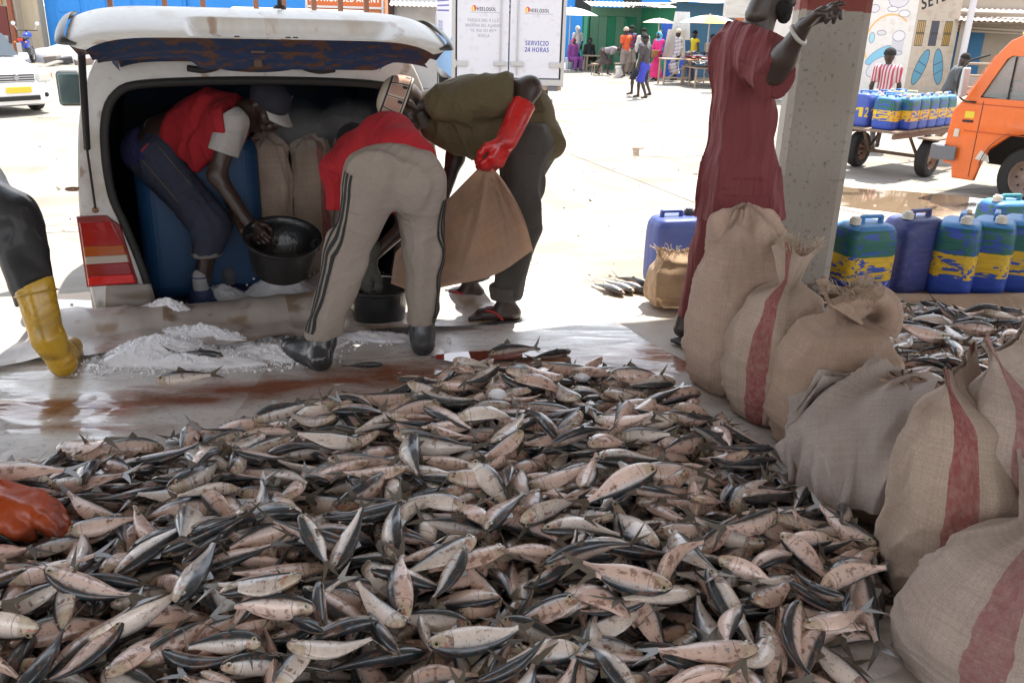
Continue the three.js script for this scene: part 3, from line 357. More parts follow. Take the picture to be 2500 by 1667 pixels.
// --- man in olive shirt lifting the sack
{
  const g = person('person in olive t-shirt and patterned cap stooping to lift a sack with a red glove');
  const J = { hL: [0.045, 1.56, -4.50], hR: [0.075, 1.545, -4.70], kL: [0.02, 1.13, -4.42], kR: [-0.07, 1.09, -4.72], aL: [-0.040, 0.745, -4.42], aR: [-0.245, 0.735, -4.74], wa: [0.0, 1.675, -4.60], ch: [-0.27, 1.715, -4.56], sL: [-0.235, 1.765, -4.41], sR: [-0.32, 1.71, -4.74], nk: [-0.42, 1.735, -4.53], hd: [-0.545, 1.715, -4.50], eL: [0.050, 1.835, -4.36], wL: [-0.055, 1.60, -4.21], eR: [-0.33, 1.44, -4.72], wR: [-0.40, 1.2, -4.6] };
  const HF = frame(J.hd, [-0.34, -0.93, 0.16], [-0.92, 0.36, 0.12]);
  bodyOf(g, [netCaps([...legCaps(J.hL, J.kL, J.aL), ...legCaps(J.hR, J.kR, J.aR), cap(J.hL, J.hR, 0.1), cap(J.wa, J.ch, 0.12, 0.125), cap(J.sL, J.sR, 0.065), cap(J.ch, J.nk, 0.075, 0.062), cap(J.nk, J.hd, 0.062, 0.066), cap(J.sL, J.eL, 0.056, 0.048), cap(J.eL, J.wL, 0.050, 0.036), cap(J.sR, J.eR, 0.055, 0.045), cap(J.eR, J.wR, 0.045, 0.03)], 0.04, 0.011), headGeo(HF, 0.0045), ...[[J.aL, -0.02, -0.2], [J.aR, -0.03, -0.2]].map(([a, dx, dy], i) => { const heel = [a[0] + 0.045, PL + 0.062, a[2]], ball = [a[0] - 0.125, PL + 0.055, a[2] + 0.035]; return netCaps([cap(a, heel, 0.042, 0.038), cap(a, mid3(heel, ball, 0.5), 0.042, 0.036), cap(heel, ball, 0.034, 0.036), ...[0, 1, 2, 3, 4].map(k => { const z = ball[2] - 0.030 + k * 0.016; return cap([ball[0] - 0.01, PL + 0.05, z], [ball[0] - 0.060 + 0.006 * Math.abs(k - 3.4), PL + 0.042, z + 0.004], 0.012, k === 4 ? 0.013 : 0.0095); })], 0.014, 0.005); })]);
  eyes(g, HF);
  part(g, 'grey_beard', netCaps([cap(HF(-0.026, -0.088, 0.045), HF(0.026, -0.088, 0.045), 0.029), cap(HF(-0.05, -0.065, 0.02), HF(-0.03, -0.088, 0.045), 0.022), cap(HF(0.05, -0.065, 0.02), HF(0.03, -0.088, 0.045), 0.022)], 0.02, 0.005, (d, x, y, z) => d - 0.004 * vn(x * 260, y * 260, z * 260)), M([0.09, 0.075, 0.065], 0.95));
  { // embroidered cap
    const ct = canvasTex(512, 128, (x, w, h) => { x.fillStyle = '#cdc0ae'; x.fillRect(0, 0, w, h); x.strokeStyle = '#2c2a33'; x.lineWidth = 5; for (const y of [52, 100, 112]) { x.beginPath(); x.moveTo(0, y); x.lineTo(w, y); x.stroke(); } for (let k = 0; k < 10; k++) { x.fillStyle = '#bb9484'; x.fillRect(k * 51 + 6, 57, 40, 38); x.beginPath(); x.moveTo(k * 51, 52); x.lineTo(k * 51, 100); x.stroke(); x.fillStyle = '#2c2a33'; x.fillRect(k * 51 + 6, 84, 11, 12); } x.strokeStyle = 'rgba(90,70,50,.35)'; x.lineWidth = 1; for (let y = 0; y < h; y += 3) { x.beginPath(); x.moveTo(0, y); x.lineTo(w, y); x.stroke(); } });
    const k = 0.102, pr = [[0.001, 0.155], [0.03, 0.154], [0.06, 0.146], [0.084, 0.128], [0.097, 0.10], [0.103, 0.07], [0.105, 0.04], [0.103, 0.022], [0.096, 0.022]];
    part(g, 'patterned_cap', sheet(48, 16, (u, v) => { const t = v * 8, i = Math.min(7, Math.floor(t)), r = lerp(pr[i][0], pr[i + 1][0], t - i), y = lerp(pr[i][1], pr[i + 1][1], t - i), a = u * 6.283; return HF(Math.cos(a) * r * 1.03, y * 1.04, Math.sin(a) * r * 1.12 - 0.012 - (0.12 - y) * 0.08); }, (u, v) => [u * 1, 1 - v]), M([1, 1, 1], 0.9, { map: ct }));
  }
  const olive = cloth([0.112, 0.086, 0.042]);
  const sc = [cap(add3(J.wa, [0.03, 0.02, 0]), J.ch, 0.142, 0.138), cap([-0.30, 1.67, -4.55], [-0.10, 1.60, -4.54], 0.115, 0.12), cap([-0.25, 1.60, -4.52], [-0.10, 1.53, -4.52], 0.095, 0.095), cap([-0.22, 1.56, -4.50], [-0.16, 1.48, -4.50], 0.085, 0.07), cap([-0.43, 1.61, -4.52], [-0.30, 1.59, -4.5], 0.075, 0.10), cap([-0.37, 1.745, -4.42], [-0.40, 1.72, -4.68], 0.085), cap([0.03, 1.62, -4.6], [0.10, 1.56, -4.60], 0.145, 0.14), cap(J.sL, J.sR, 0.10), cap(add3(J.sL, [-0.02, 0.0, 0]), mid3(J.sL, J.eL, 0.60), 0.098, 0.092), cap(J.sR, mid3(J.sR, J.eR, 0.6), 0.10, 0.09), cap(J.ch, mid3(J.ch, J.nk, 0.45), 0.13, 0.085)];
  const se = mid3(J.sL, J.eL, 0.66), sd = nrm(sub3(J.eL, J.sL)), neckC3 = cap([-0.40, 1.73, -4.55], [-0.75, 1.70, -4.48], 0.082, 0.12);
  part(g, 'shirt', garment(sc, { k: 0.05, h: 0.008, fold: [fold([0.9, -0.35, 0.1], 9, 0.020, 2), fold([0.5, 1, 0.1], 8, 0.020, 6), (x, y, z) => 0.012 * Math.pow(ridge((x + y * 0.5) * 10 + vn(x * 6, y * 6, z * 6), (y - x * 0.4) * 3, 5), 3) - 0.004], cut: [(x, y, z) => x > -0.03 && y > 1.70 && z > -4.47 ? dt(sub3([x, y, z], se), sd) : -1, (x, y, z) => -capD(neckC3, x, y, z), (x, y, z) => 1.415 + 0.45 * Math.max(0, -(x + 0.16)) + (x > 0 ? (x) * 0.3 : 0) - y] }), olive);
  const pm = cloth([0.062, 0.055, 0.048]), pc = [cap(J.hL, J.hR, 0.14), cap(J.hL, J.kL, 0.118, 0.10), cap(J.kL, add3(J.aL, [0, 0.02, 0]), 0.098, 0.078), cap(J.hR, J.kR, 0.118, 0.095), cap(J.kR, add3(J.aR, [0, 0.02, 0]), 0.092, 0.078)];
  part(g, 'trousers', garment(pc, { k: 0.06, h: 0.009, fold: [fold([0.1, 1, 0], 9, 0.020, 12), fold([1, 0.4, 0.3], 12, 0.012, 4)], cut: [(x, y, z) => 0.77 - y, (x, y, z) => y - 1.66] }), pm);
  for (const a of [J.aL, J.aR]) part(g, 'rolled_cuff', garment([cap(add3(a, [0, 0.10, 0]), add3(a, [0, 0.02, 0]), 0.088, 0.084)], { h: 0.008, cut: [(x, y, z) => 0.762 - y, (x, y, z) => y - 0.835], fold: [fold([1, 0, 0], 16, 0.006, 3)] }), cloth([0.085, 0.075, 0.065]));
  const glove = rubber([0.50, 0.012, 0.012], 0.2), d = nrm(sub3(J.wL, J.eL));
  const gd = nrm([-0.45, -0.80, 0.38]);
  part(g, 'red_rubber_glove', merge([netCaps([cap(mid3(J.eL, J.wL, 0.30), J.wL, 0.062, 0.050), ...handCaps(add3(J.wL, gd, 0.01), gd, [-0.7, 0.05, -0.7], -1, [0.75, 0.8, 0.85, 0.85], 1.18, 1.25)], 0.014, 0.005, (q, x, y, z) => Math.max(q - fold(d, 12, 0.003, 2)(x, y, z), dt(sub3(mid3(J.eL, J.wL, 0.30), [x, y, z]), d)))]), glove);
  for (const [a, i] of [[J.aL, 0], [J.aR, 1]]) { // flip-flops
    const b = [a[0] - 0.055, PL + 0.010, a[2] + 0.014], s = new THREE.Shape(); s.absellipse(-0.06, 0.004, 0.085, 0.052, 0, 7); const s2 = new THREE.Shape(new THREE.EllipseCurve(0, 0, 0.142, 0.050, 0, 6.283).getPoints(36).map(p => new THREE.Vector2(p.x, p.y * (p.x < 0 ? 1.08 : 0.86))));
    const ff = new THREE.Group(); ff.name = 'flip_flop'; ff.position.set(...b); g.add(ff); part(ff, 'sole', ext(s2, 0.016, 0.003).rotateX(-Math.PI / 2), M([0.012, 0.012, 0.014], 0.5), [0, 0, 0], [0, 0.10, 0]);
    for (const sg of [-1, 1]) part(ff, 'strap', TB([[-0.085, 0.030, 0.012], [-0.055, 0.068, 0.012 + sg * 0.020], [-0.005, 0.068, sg * 0.040], [0.045, 0.026, sg * 0.042]], 0.0065, 20, 7), M([0.42, 0.015, 0.018], 0.4));
  }
}
// --- worker in the van
{
  const g = person('person in red shirt and dark cap crouching in the van with a black tub');
  const J = { hL: [-2.03, 1.395, -4.86], hR: [-2.06, 1.38, -5.06], kL: [-1.69, 1.02, -4.78], kR: [-1.86, 0.96, -5.12], aL: [-1.755, 0.66, -4.72], aR: [-1.68, 0.61, -4.98], wa: [-1.96, 1.47, -4.95], ch: [-1.66, 1.585, -4.90], sL: [-1.505, 1.575, -4.72], sR: [-1.60, 1.57, -5.08], nk: [-1.46, 1.63, -4.86], hd: [-1.345, 1.655, -4.83], eL: [-1.59, 1.315, -4.66], wL: [-1.42, 1.075, -4.60], eR: [-1.68, 1.22, -5.02], wR: [-1.5, 1.0, -4.75] };
  const HF = frame(J.hd, [0.66, -0.55, 0.42], [0.42, 0.83, 0.20]);
  bodyOf(g, [netCaps([...legCaps(J.hL, J.kL, J.aL, 0.085, 0.056, 0.040), ...legCaps(J.hR, J.kR, J.aR), cap(J.hL, J.hR, 0.105), cap(mid3(J.hL, J.hR), J.wa, 0.112, 0.112), cap(J.wa, J.ch, 0.112, 0.125), cap(J.sL, J.sR, 0.06), cap(J.ch, J.nk, 0.07, 0.055), cap(J.nk, J.hd, 0.055, 0.06), cap(J.sL, J.eL, 0.055, 0.046), cap(J.eL, J.wL, 0.046, 0.032), cap(J.sR, J.eR, 0.05, 0.042), cap(J.eR, J.wR, 0.042, 0.03)], 0.04, 0.011), headGeo(HF, 0.0045), netCaps(handCaps(J.wL, [0.62, -0.62, 0.3], [0.3, -0.5, -0.8], 1, [0.35, 0.5, 0.55, 0.6], 1.05), 0.010, 0.0045)], skinM([0.046, 0.026, 0.019]));
  eyes(g, HF);
  const capM = M([0.016, 0.015, 0.024], 0.85);
  part(g, 'cap', netCaps([cap(HF(0, 0.055, -0.022), HF(0, 0.058, 0.018), 0.099, 0.093)], 0.02, 0.006, (q, x, y, z) => { const n = sub3(HF(0, 1, 0), HF(0, 0, 0)); return Math.max(q, dt(sub3(HF(0, 0.03, 0), [x, y, z]), n)); }), capM);
  const brim = (o, w, l) => sheet(16, 10, (u, v) => { const a = (u - 0.5) * 2.0, r = lerp(0.088, l, v); return HF(Math.sin(a) * Math.min(r, w) * (1 - 0.1 * v), 0.040 + o - 0.05 * a * a * 0.35 * v - 0.02 * v, Math.cos(a) * r * 0.98 + 0.004); });
  part(g, 'cap_brim', brim(0.0, 0.092, 0.185), M([0.36, 0.34, 0.31], 0.8)); part(g, 'brim_underside', brim(-0.006, 0.090, 0.181), M([0.02, 0.02, 0.018], 0.9));
  part(g, 'cap_badge', sheet(2, 4, (u, v) => { const a = 1.15 + (u - 0.5) * 0.16, y = 0.075 + v * 0.036; return HF(Math.sin(a) * 0.1005, y, Math.cos(a) * 0.1025); }), M([0.30, 0.30, 0.32], 0.6));
  const red = cloth([0.34, 0.010, 0.016]), se = mid3(J.sL, J.eL, 0.56), sdr = nrm(sub3(J.eL, J.sL));
  part(g, 'shirt', garment([cap(mid3(J.wa, J.ch, 0.20), J.ch, 0.128, 0.145), cap(mid3(J.wa, J.ch, 0.30), mid3(J.ch, J.nk, 0.4), 0.115, 0.11), cap([-1.80, 1.44, -4.85], [-1.62, 1.48, -4.82], 0.085, 0.10), cap([-1.74, 1.34, -4.82], [-1.66, 1.45, -4.82], 0.035, 0.08), cap(J.sL, J.sR, 0.10), cap(J.ch, J.sL, 0.12, 0.085)], { k: 0.06, h: 0.008, fold: [fold([0.15, 1, 0.2], 12, 0.020, 7)], cut: [half(add3(mid3(J.wa, J.ch, 0.16), [0, 0, 0]), [-0.85, 0.25, -0.2]), half(mid3(J.ch, J.nk, 0.8), [0.9, 0.2, 0.1])] }), red);
  part(g, 'white_sleeve', garment([cap(add3(J.sL, [0.0, 0.015, 0.0]), mid3(J.sL, J.eL, 0.8), 0.086, 0.080)], { h: 0.007, fold: [fold([0.3, 1, 0.1], 11, 0.009, 3)], cut: [half(se, sdr), half(add3(J.sL, [-0.05, 0.045, 0]), [-0.5, 0.8, 0])] }), cloth([0.40, 0.37, 0.35]));
  part(g, 'blue_shorts', garment([cap(J.hL, J.hR, 0.125), cap(mid3(J.hL, J.hR), J.wa, 0.122, 0.116), cap(J.hL, mid3(J.hL, J.kL, 0.2), 0.118, 0.112)], { h: 0.009, fold: [fold([0.5, 1, 0.3], 9, 0.006, 5)], cut: [half(mid3(mid3(J.hL, J.hR), J.wa, 0.62), nrm(sub3(J.wa, mid3(J.hL, J.hR))))] }), cloth([0.022, 0.022, 0.085]));
  const den = cloth([0.032, 0.036, 0.062], 0.85), jc = [cap(mid3(J.hL, J.kL, 0.06), J.kL, 0.124, 0.098), cap(J.kL, mid3(J.kL, J.aL, 0.42), 0.097, 0.080), cap(mid3(J.hR, J.kR, 0.06), J.kR, 0.118, 0.09), cap(J.kR, mid3(J.kR, J.aR, 0.4), 0.09, 0.078), cap(add3(J.hL, [0.07, -0.02, 0]), add3(J.hR, [0.07, -0.02, 0]), 0.112)], kd = nrm(sub3(J.aL, J.kL));
  part(g, 'jeans', garment(jc, { k: 0.05, h: 0.008, fold: [fold([0.75, -0.6, 0.1], 9, 0.012, 9), fold([0.5, 0.9, 0.3], 16, 0.007, 14)], cut: [(x, y, z) => 0.86 - y, half(add3(J.hL, [-0.03, 0.05, 0]), [-0.75, 0.65, 0])] }), den);
  part(g, 'turned_cuff', garment([cap(mid3(J.kL, J.aL, 0.28), mid3(J.kL, J.aL, 0.5), 0.088, 0.083)], { h: 0.007, fold: [fold([1, 0, 0.3], 18, 0.006, 2)], cut: [(x, y, z) => 0.848 - y, (x, y, z) => y - 0.90] }), cloth([0.21, 0.19, 0.18]));
  const lf = capsF(jc, 0.05); for (const o of [-0.05, 0.06]) part(g, 'seam', strip(lf, (t) => mid3(J.hL, J.kL, t), (t) => mid3(J.hL, J.kL, t), () => [0.25, 0.5, 0.9], 0.004, o, 40, 0.12, 0.95), M([0.16, 0.11, 0.06], 0.8));
  for (const [o, c] of [[-0.02, [0.35, 0.02, 0.03]], [0.02, [0.42, 0.4, 0.38]]]) part(g, 'side_band', strip(capsF([cap(J.hL, J.hR, 0.127), cap(mid3(J.hL, J.hR), J.wa, 0.124, 0.118)], 0.03), (t) => add3(mid3(J.hL, J.wa, t), [0.02, -0.02, 0.05]), (t) => add3(mid3(J.hL, J.wa, t), [0.02, -0.02, 0.05]), () => [0.1, 0.2, 1], 0.016, o, 12, 0.0, 0.6), M(c, 0.8));
  part(g, 'waist_cord', new THREE.TorusGeometry(0.121, 0.004, 6, 40).applyQuaternion(new THREE.Quaternion().setFromUnitVectors(V(0, 0, 1), V(0.75, 0.55, 0.2).normalize())).translate(...mid3(mid3(J.hL, J.hR), J.wa, 0.95)), M([0.35, 0.30, 0.26], 0.5));
  for (const [a, toe, i] of [[J.aL, [-1.60, 0.565, -4.60], 0], [J.aR, [-1.46, 0.565, -4.95], 1]]) { const heel = [a[0] - 0.03, 0.575, a[2] + (i ? 0 : 0.0)]; part(g, 'sock', netCaps([cap(add3(a, [0, 0.075, 0]), add3(a, [0, -0.04, 0]), 0.047, 0.043)], 0.02, 0.006), cloth(i ? [0.1, 0.1, 0.12] : [0.33, 0.32, 0.33])); if (!i) part(g, 'sock_band', new THREE.TorusGeometry(0.046, 0.004, 6, 24).rotateX(Math.PI / 2).translate(...add3(a, [0, 0.078, 0])), cloth([0.05, 0.07, 0.32])); part(g, 'rubber_shoe', garment([cap(add3(a, [0, -0.03, 0]), heel, 0.058, 0.048), cap(heel, toe, 0.048, 0.042), cap(add3(a, [0, -0.05, 0]), mid3(heel, toe, 0.7), 0.054, 0.042)], { k: 0.03, h: 0.007, cut: [(x, y, z) => 0.528 - y, (x, y, z) => y - 0.665] }), rubber(i ? [0.02, 0.025, 0.06] : [0.045, 0.065, 0.16], 0.3)); }
}
// --- man in the maroon robe
{
  const g = person('person in long maroon robe with white bracelet and raised arm beside the column');
  const J = { hL: [0.98, 1.52, -4.17], hR: [1.07, 1.52, -4.24], kL: [0.95, 1.08, -4.22], kR: [1.10, 1.08, -4.26], aL: [0.885, 0.72, -4.28], aR: [1.10, 0.72, -4.32], wa: [1.02, 1.75, -4.20], ch: [1.01, 1.98, -4.18], sN: [1.045, 2.05, -4.02], sF: [0.99, 2.06, -4.34], nk: [1.05, 2.13, -4.17], hd: [1.105, 2.315, -4.15], el: [1.065, 1.965, -3.86], wr: [1.122, 2.155, -3.72], e2: [1.03, 1.8, -4.26], w2: [1.05, 1.58, -4.22] };
  const HF = frame(J.hd, [0.92, -0.10, 0.05], [0, 1, 0]);
  bodyOf(g, [netCaps([...legCaps(J.hL, J.kL, J.aL, 0.07, 0.05, 0.036), ...legCaps(J.hR, J.kR, J.aR, 0.07, 0.05, 0.036), ...footCaps(J.aL, [0.87, 0.675, -4.26], [1.0, 0.668, -4.16]), ...footCaps(J.aR, [1.08, 0.675, -4.32], [1.24, 0.668, -4.30]), cap(J.hL, J.hR, 0.075), cap(mid3(J.hL, J.hR), J.ch, 0.075, 0.095), cap(J.sN, J.sF, 0.06), cap(J.ch, J.nk, 0.075, 0.06), cap(J.nk, J.hd, 0.062, 0.064), cap(J.sN, J.el, 0.056, 0.048), cap(J.el, mid3(J.el, J.wr, 0.3), 0.049, 0.050), cap(mid3(J.el, J.wr, 0.3), J.wr, 0.050, 0.031), cap(J.sF, J.e2, 0.055, 0.045), cap(J.e2, J.w2, 0.045, 0.03)], 0.035, 0.009), headGeo(HF, 0.005), netCaps(handCaps(J.wr, [0.55, 0.62, 0.42], [0.6, -0.6, 0.3], 1, [0.25, 0.7, 0.85, 0.95], 0.92, 1.4, 0.03), 0.010, 0.0045)], skinM([0.050, 0.034, 0.028], 0.36));
  eyes(g, HF);
  part(g, 'beard', netCaps([cap(HF(-0.03, -0.09, 0.045), HF(0.03, -0.09, 0.045), 0.035), cap(HF(0, -0.10, 0.06), HF(0, -0.125, 0.065), 0.032, 0.026)], 0.02, 0.006, (d, x, y, z) => d - 0.006 * vn(x * 160, y * 160, z * 160)), M([0.012, 0.011, 0.011], 0.95));
  part(g, 'hair', netCaps([cap(HF(0, 0.045, -0.03), HF(0, 0.05, 0.012), 0.092, 0.083)], 0.02, 0.01), M([0.012, 0.011, 0.011], 0.95));
  const mar = cloth([0.175, 0.036, 0.040], 0.85, { bumpMap: pleatB, bumpScale: 0.009 }), ed = nrm(sub3(J.el, J.sN)), fN0 = fold([0.04, 1, 0.02], 11, 0.024, 3), fN = (x, y, z) => fN0(x, y, z) + 0.018 * Math.pow(ridge((x + z * 0.8) * 10 + 0.8 * vn(x * 3, y * 2, z * 3), y * 0.6, 4), 3) - 0.004, neckC = half(add3(J.nk, [-0.01, 0.0, 0]), [0.35, 0.9, 0]);
  part(g, 'robe', garment([cap(J.sN, J.sF, 0.085), cap(add3(J.ch, [0.0, 0.04, 0]), add3(J.wa, [0.02, 0, 0]), 0.142, 0.138), cap(add3(J.wa, [0.02, 0, 0]), [1.045, 1.50, -4.19], 0.138, 0.155), cap([1.045, 1.52, -4.19], [1.095, 1.28, -4.17], 0.155, 0.188), cap([1.03, 1.48, -4.17], [1.03, 1.27, -4.15], 0.14, 0.15), cap(J.sN, add3(mid3(J.sN, J.el, 0.8), [0, -0.02, 0.02]), 0.098, 0.090), cap(add3(J.sN, [0.0, -0.03, 0]), add3(J.el, [-0.01, -0.045, 0.0]), 0.075, 0.065), cap(J.nk, J.ch, 0.07, 0.1)], { k: 0.06, h: 0.008, fold: [fN, fold([0.3, 1, 0.2], 22, 0.007, 11)], cut: [(x, y, z) => 1.285 + 0.04 * (x - 1.1) - y, neckC, (x, y, z) => z > -4.02 && x > 0.95 ? dt(sub3([x, y, z], add3(J.el, [0, -0.02, 0.03])), ed) : -1] }), mar);
  part(g, 'trousers', garment([cap(J.hL, J.kL, 0.1, 0.075), cap(J.kL, J.aL, 0.075, 0.05), cap(J.hR, J.kR, 0.1, 0.075), cap(J.kR, J.aR, 0.075, 0.05)], { h: 0.01, fold: [fold([0, 1, 0], 12, 0.01, 5), fold([1, 0.2, 0], 14, 0.005, 2)], cut: [(x, y, z) => 0.735 - y] }), mar);
  part(g, 'bracelet', new THREE.TorusGeometry(0.041, 0.0085, 8, 30).applyQuaternion(new THREE.Quaternion().setFromUnitVectors(V(0, 0, 1), VA(nrm(add3(sub3(J.wr, J.el), [0.12, 0, 0]))))).translate(...mid3(J.el, J.wr, 0.80)), M([0.46, 0.44, 0.40], 0.4));
  for (const [x, z, t] of [[0.935, -4.21, 0.6], [1.16, -4.31, 0.1]]) part(g, 'sandal', at(BX(0.27, 0.018, 0.10, 0.008), x, PL + 0.022, z, 0, t, 0), M([0.02, 0.018, 0.018], 0.6));
}
// --- worker in yellow boots at the edge of the picture
{
  const g = person('person in black waterproof trousers and yellow rubber boots stepping onto the tarpaulin');
  const J = { hL: [-2.62, 1.55, -3.98], hR: [-2.58, 1.55, -4.16], kL: [-2.17, 1.28, -3.72], kR: [-2.72, 1.10, -4.10], aL: [-1.995, 0.80, -3.53], aR: [-2.85, 0.74, -4.2], wa: [-2.72, 1.72, -4.08], ch: [-2.62, 1.98, -4.02], sL: [-2.55, 2.02, -3.85], sR: [-2.6, 2.02, -4.22], nk: [-2.6, 2.12, -4.02], hd: [-2.6, 2.25, -4.0], eL: [-2.62, 1.75, -3.75], wL: [-2.75, 1.62, -3.6], eR: [-2.75, 1.76, -4.3], wR: [-2.85, 1.55, -4.25] };
  const HF = frame(J.hd, [0.8, -0.4, 0.2], [0.3, 0.9, 0]);
  bodyOf(g, [netCaps([...legCaps(J.hL, J.kL, J.aL), ...legCaps(J.hR, J.kR, J.aR), cap(J.hL, J.hR, 0.1), cap(J.wa, J.ch, 0.11, 0.12), cap(mid3(J.hL, J.hR), J.wa, 0.11), cap(J.sL, J.sR, 0.06), cap(J.ch, J.hd, 0.06), cap(J.sL, J.eL, 0.05, 0.04), cap(J.eL, J.wL, 0.04, 0.03), cap(J.sR, J.eR, 0.05, 0.04), cap(J.eR, J.wR, 0.04, 0.03)], 0.04, 0.014), headGeo(HF, 0.008), netCaps(handCaps(J.wL, [-0.5, -0.6, 0.4], [0, 0, -1], 1), 0.012, 0.006), netCaps(handCaps(J.wR, [0.6, -0.7, 0], [0, 0, 1], 1), 0.012, 0.006)]);
  part(g, 'shirt', garment([cap(J.wa, J.ch, 0.13, 0.145), cap(J.sL, J.sR, 0.09), cap(J.sL, J.eL, 0.08, 0.07), cap(J.sR, J.eR, 0.08, 0.07)], { h: 0.014 }), cloth([0.05, 0.055, 0.07]));
  const pm = MP([0.014, 0.014, 0.015], 0.55, { map: clothT, clearcoat: 0.15 }); part(g, 'trousers', garment([cap(J.hL, J.hR, 0.13), cap(J.hL, J.kL, 0.125, 0.105), cap(J.kL, mid3(J.kL, J.aL, 0.65), 0.105, 0.080), cap(J.hR, J.kR, 0.12, 0.1), cap(J.kR, J.aR, 0.1, 0.08), cap(J.wa, J.hL, 0.13)], { h: 0.009, fold: [fold([0.45, -0.8, 0.2], 9, 0.022, 3), fold([1, 0.5, 0.2], 11, 0.010, 7)], cut: [half(mid3(J.kL, J.aL, 0.70), [0.25, -1, 0.15])].map(q => (x, y, z) => x > -2.4 ? q(x, y, z) : 0.85 - y) }), pm);
  const yb = rubber([0.56, 0.32, 0.012], 0.3); for (const [a, heel, toe, top] of [[J.aL, [-1.955, PL + 0.062, -3.54], [-2.02, PL + 0.056, -3.75], add3(J.aL, [-0.05, 0.225, -0.045])], [J.aR, [-2.86, PL + 0.062, -4.2], [-2.68, PL + 0.056, -4.12], add3(J.aR, [0.02, 0.2, 0])]]) { const ax = nrm(sub3(top, a)); const b = part(g, 'yellow_boot', garment([cap(add3(top, ax, 0.06), a, 0.083, 0.066), cap(a, heel, 0.062, 0.052), cap(heel, toe, 0.052, 0.047), cap(mid3(a, heel, 0.4), mid3(heel, toe, 0.7), 0.052, 0.046)], { k: 0.03, h: 0.0065, shell: 0.012, fold: [fold([1, 0.2, 0.3], 14, 0.003, 5)], cut: [(x, y, z) => PL + 0.010 - y, half(top, add3(ax, [-0.35, 0, 0]))] }), yb); part(b, 'sole', garment([cap(heel, toe, 0.058, 0.053)], { h: 0.006, cut: [(x, y, z) => y - PL - 0.034, (x, y, z) => PL + 0.008 - y] }), rubber([0.50, 0.26, 0.012], 0.4)); part(b, 'boot_rim', new THREE.TorusGeometry(0.0815, 0.005, 6, 40).applyQuaternion(new THREE.Quaternion().setFromUnitVectors(V(0, 0, 1), VA(ax))).translate(...add3(top, ax, -0.035)), yb); }
}
// --- worker sorting fish: only the orange glove reaches into view
{
  const g = person('person in orange rubber gloves reaching into the fish heap');
  const J = { hL: [-2.25, 1.0, -1.75], hR: [-2.25, 1.0, -2.0], kL: [-1.9, 0.98, -1.62], kR: [-2.05, 0.98, -2.15], aL: [-2.15, 0.72, -1.62], aR: [-2.3, 0.72, -2.15], wa: [-2.25, 1.15, -1.88], ch: [-2.08, 1.42, -1.9], sL: [-1.98, 1.42, -1.72], sR: [-2.0, 1.42, -2.08], hd: [-1.92, 1.66, -1.9], eR: [-1.80, 1.12, -2.14], wR: [-1.47, 0.825, -2.20], eL: [-1.85, 1.15, -1.66], wL: [-1.85, 0.95, -1.60] };
  const HF = frame(J.hd, [0.8, -0.5, -0.1], [0.4, 0.85, 0]);
  bodyOf(g, [netCaps([...legCaps(J.hL, J.kL, J.aL), ...legCaps(J.hR, J.kR, J.aR), cap(J.hL, J.hR, 0.1), cap(mid3(J.hL, J.hR), J.ch, 0.11, 0.12), cap(J.sL, J.sR, 0.06), cap(J.ch, J.hd, 0.06), cap(J.sL, J.eL, 0.05, 0.04), cap(J.eL, J.wL, 0.04, 0.03), cap(J.sR, J.eR, 0.05, 0.04), cap(J.eR, J.wR, 0.04, 0.03)], 0.04, 0.014), headGeo(HF, 0.008)]);
  part(g, 'overalls', garment([cap(J.hL, J.hR, 0.13), cap(J.hL, J.kL, 0.11, 0.09), cap(J.kL, J.aL, 0.09, 0.08), cap(J.hR, J.kR, 0.11, 0.09), cap(J.kR, J.aR, 0.09, 0.08), cap(mid3(J.hL, J.hR), J.ch, 0.13, 0.14), cap(J.sL, J.sR, 0.09), cap(J.sR, J.eR, 0.08, 0.065), cap(J.sL, J.eL, 0.08, 0.065)], { h: 0.014, cut: [(x, y, z) => PL + 0.02 - y] }), cloth([0.04, 0.05, 0.08]));
  const om = rubber([0.42, 0.062, 0.010], 0.25), d = nrm(sub3(J.wR, J.eR));
  part(g, 'orange_rubber_glove', netCaps([cap(mid3(J.eR, J.wR, 0.25), J.wR, 0.052, 0.043), ...handCaps(J.wR, [0.93, -0.22, 0.05], [0.2, -0.95, 0.1], -1, [0.22, 0.3, 0.34, 0.4], 1.28, 1.85, 0.10)], 0.016, 0.005, (q, x, y, z) => q - fold([1, 0, 0.2], 16, 0.003, 2)(x, y, z)), om);
  part(g, 'orange_rubber_glove', netCaps([cap(mid3(J.eL, J.wL, 0.25), J.wL, 0.052, 0.043), ...handCaps(J.wL, [0.2, -0.95, 0], [0, 0, -1], 1, 0.4, 1.2, 1.3)], 0.014, 0.006), om);
}
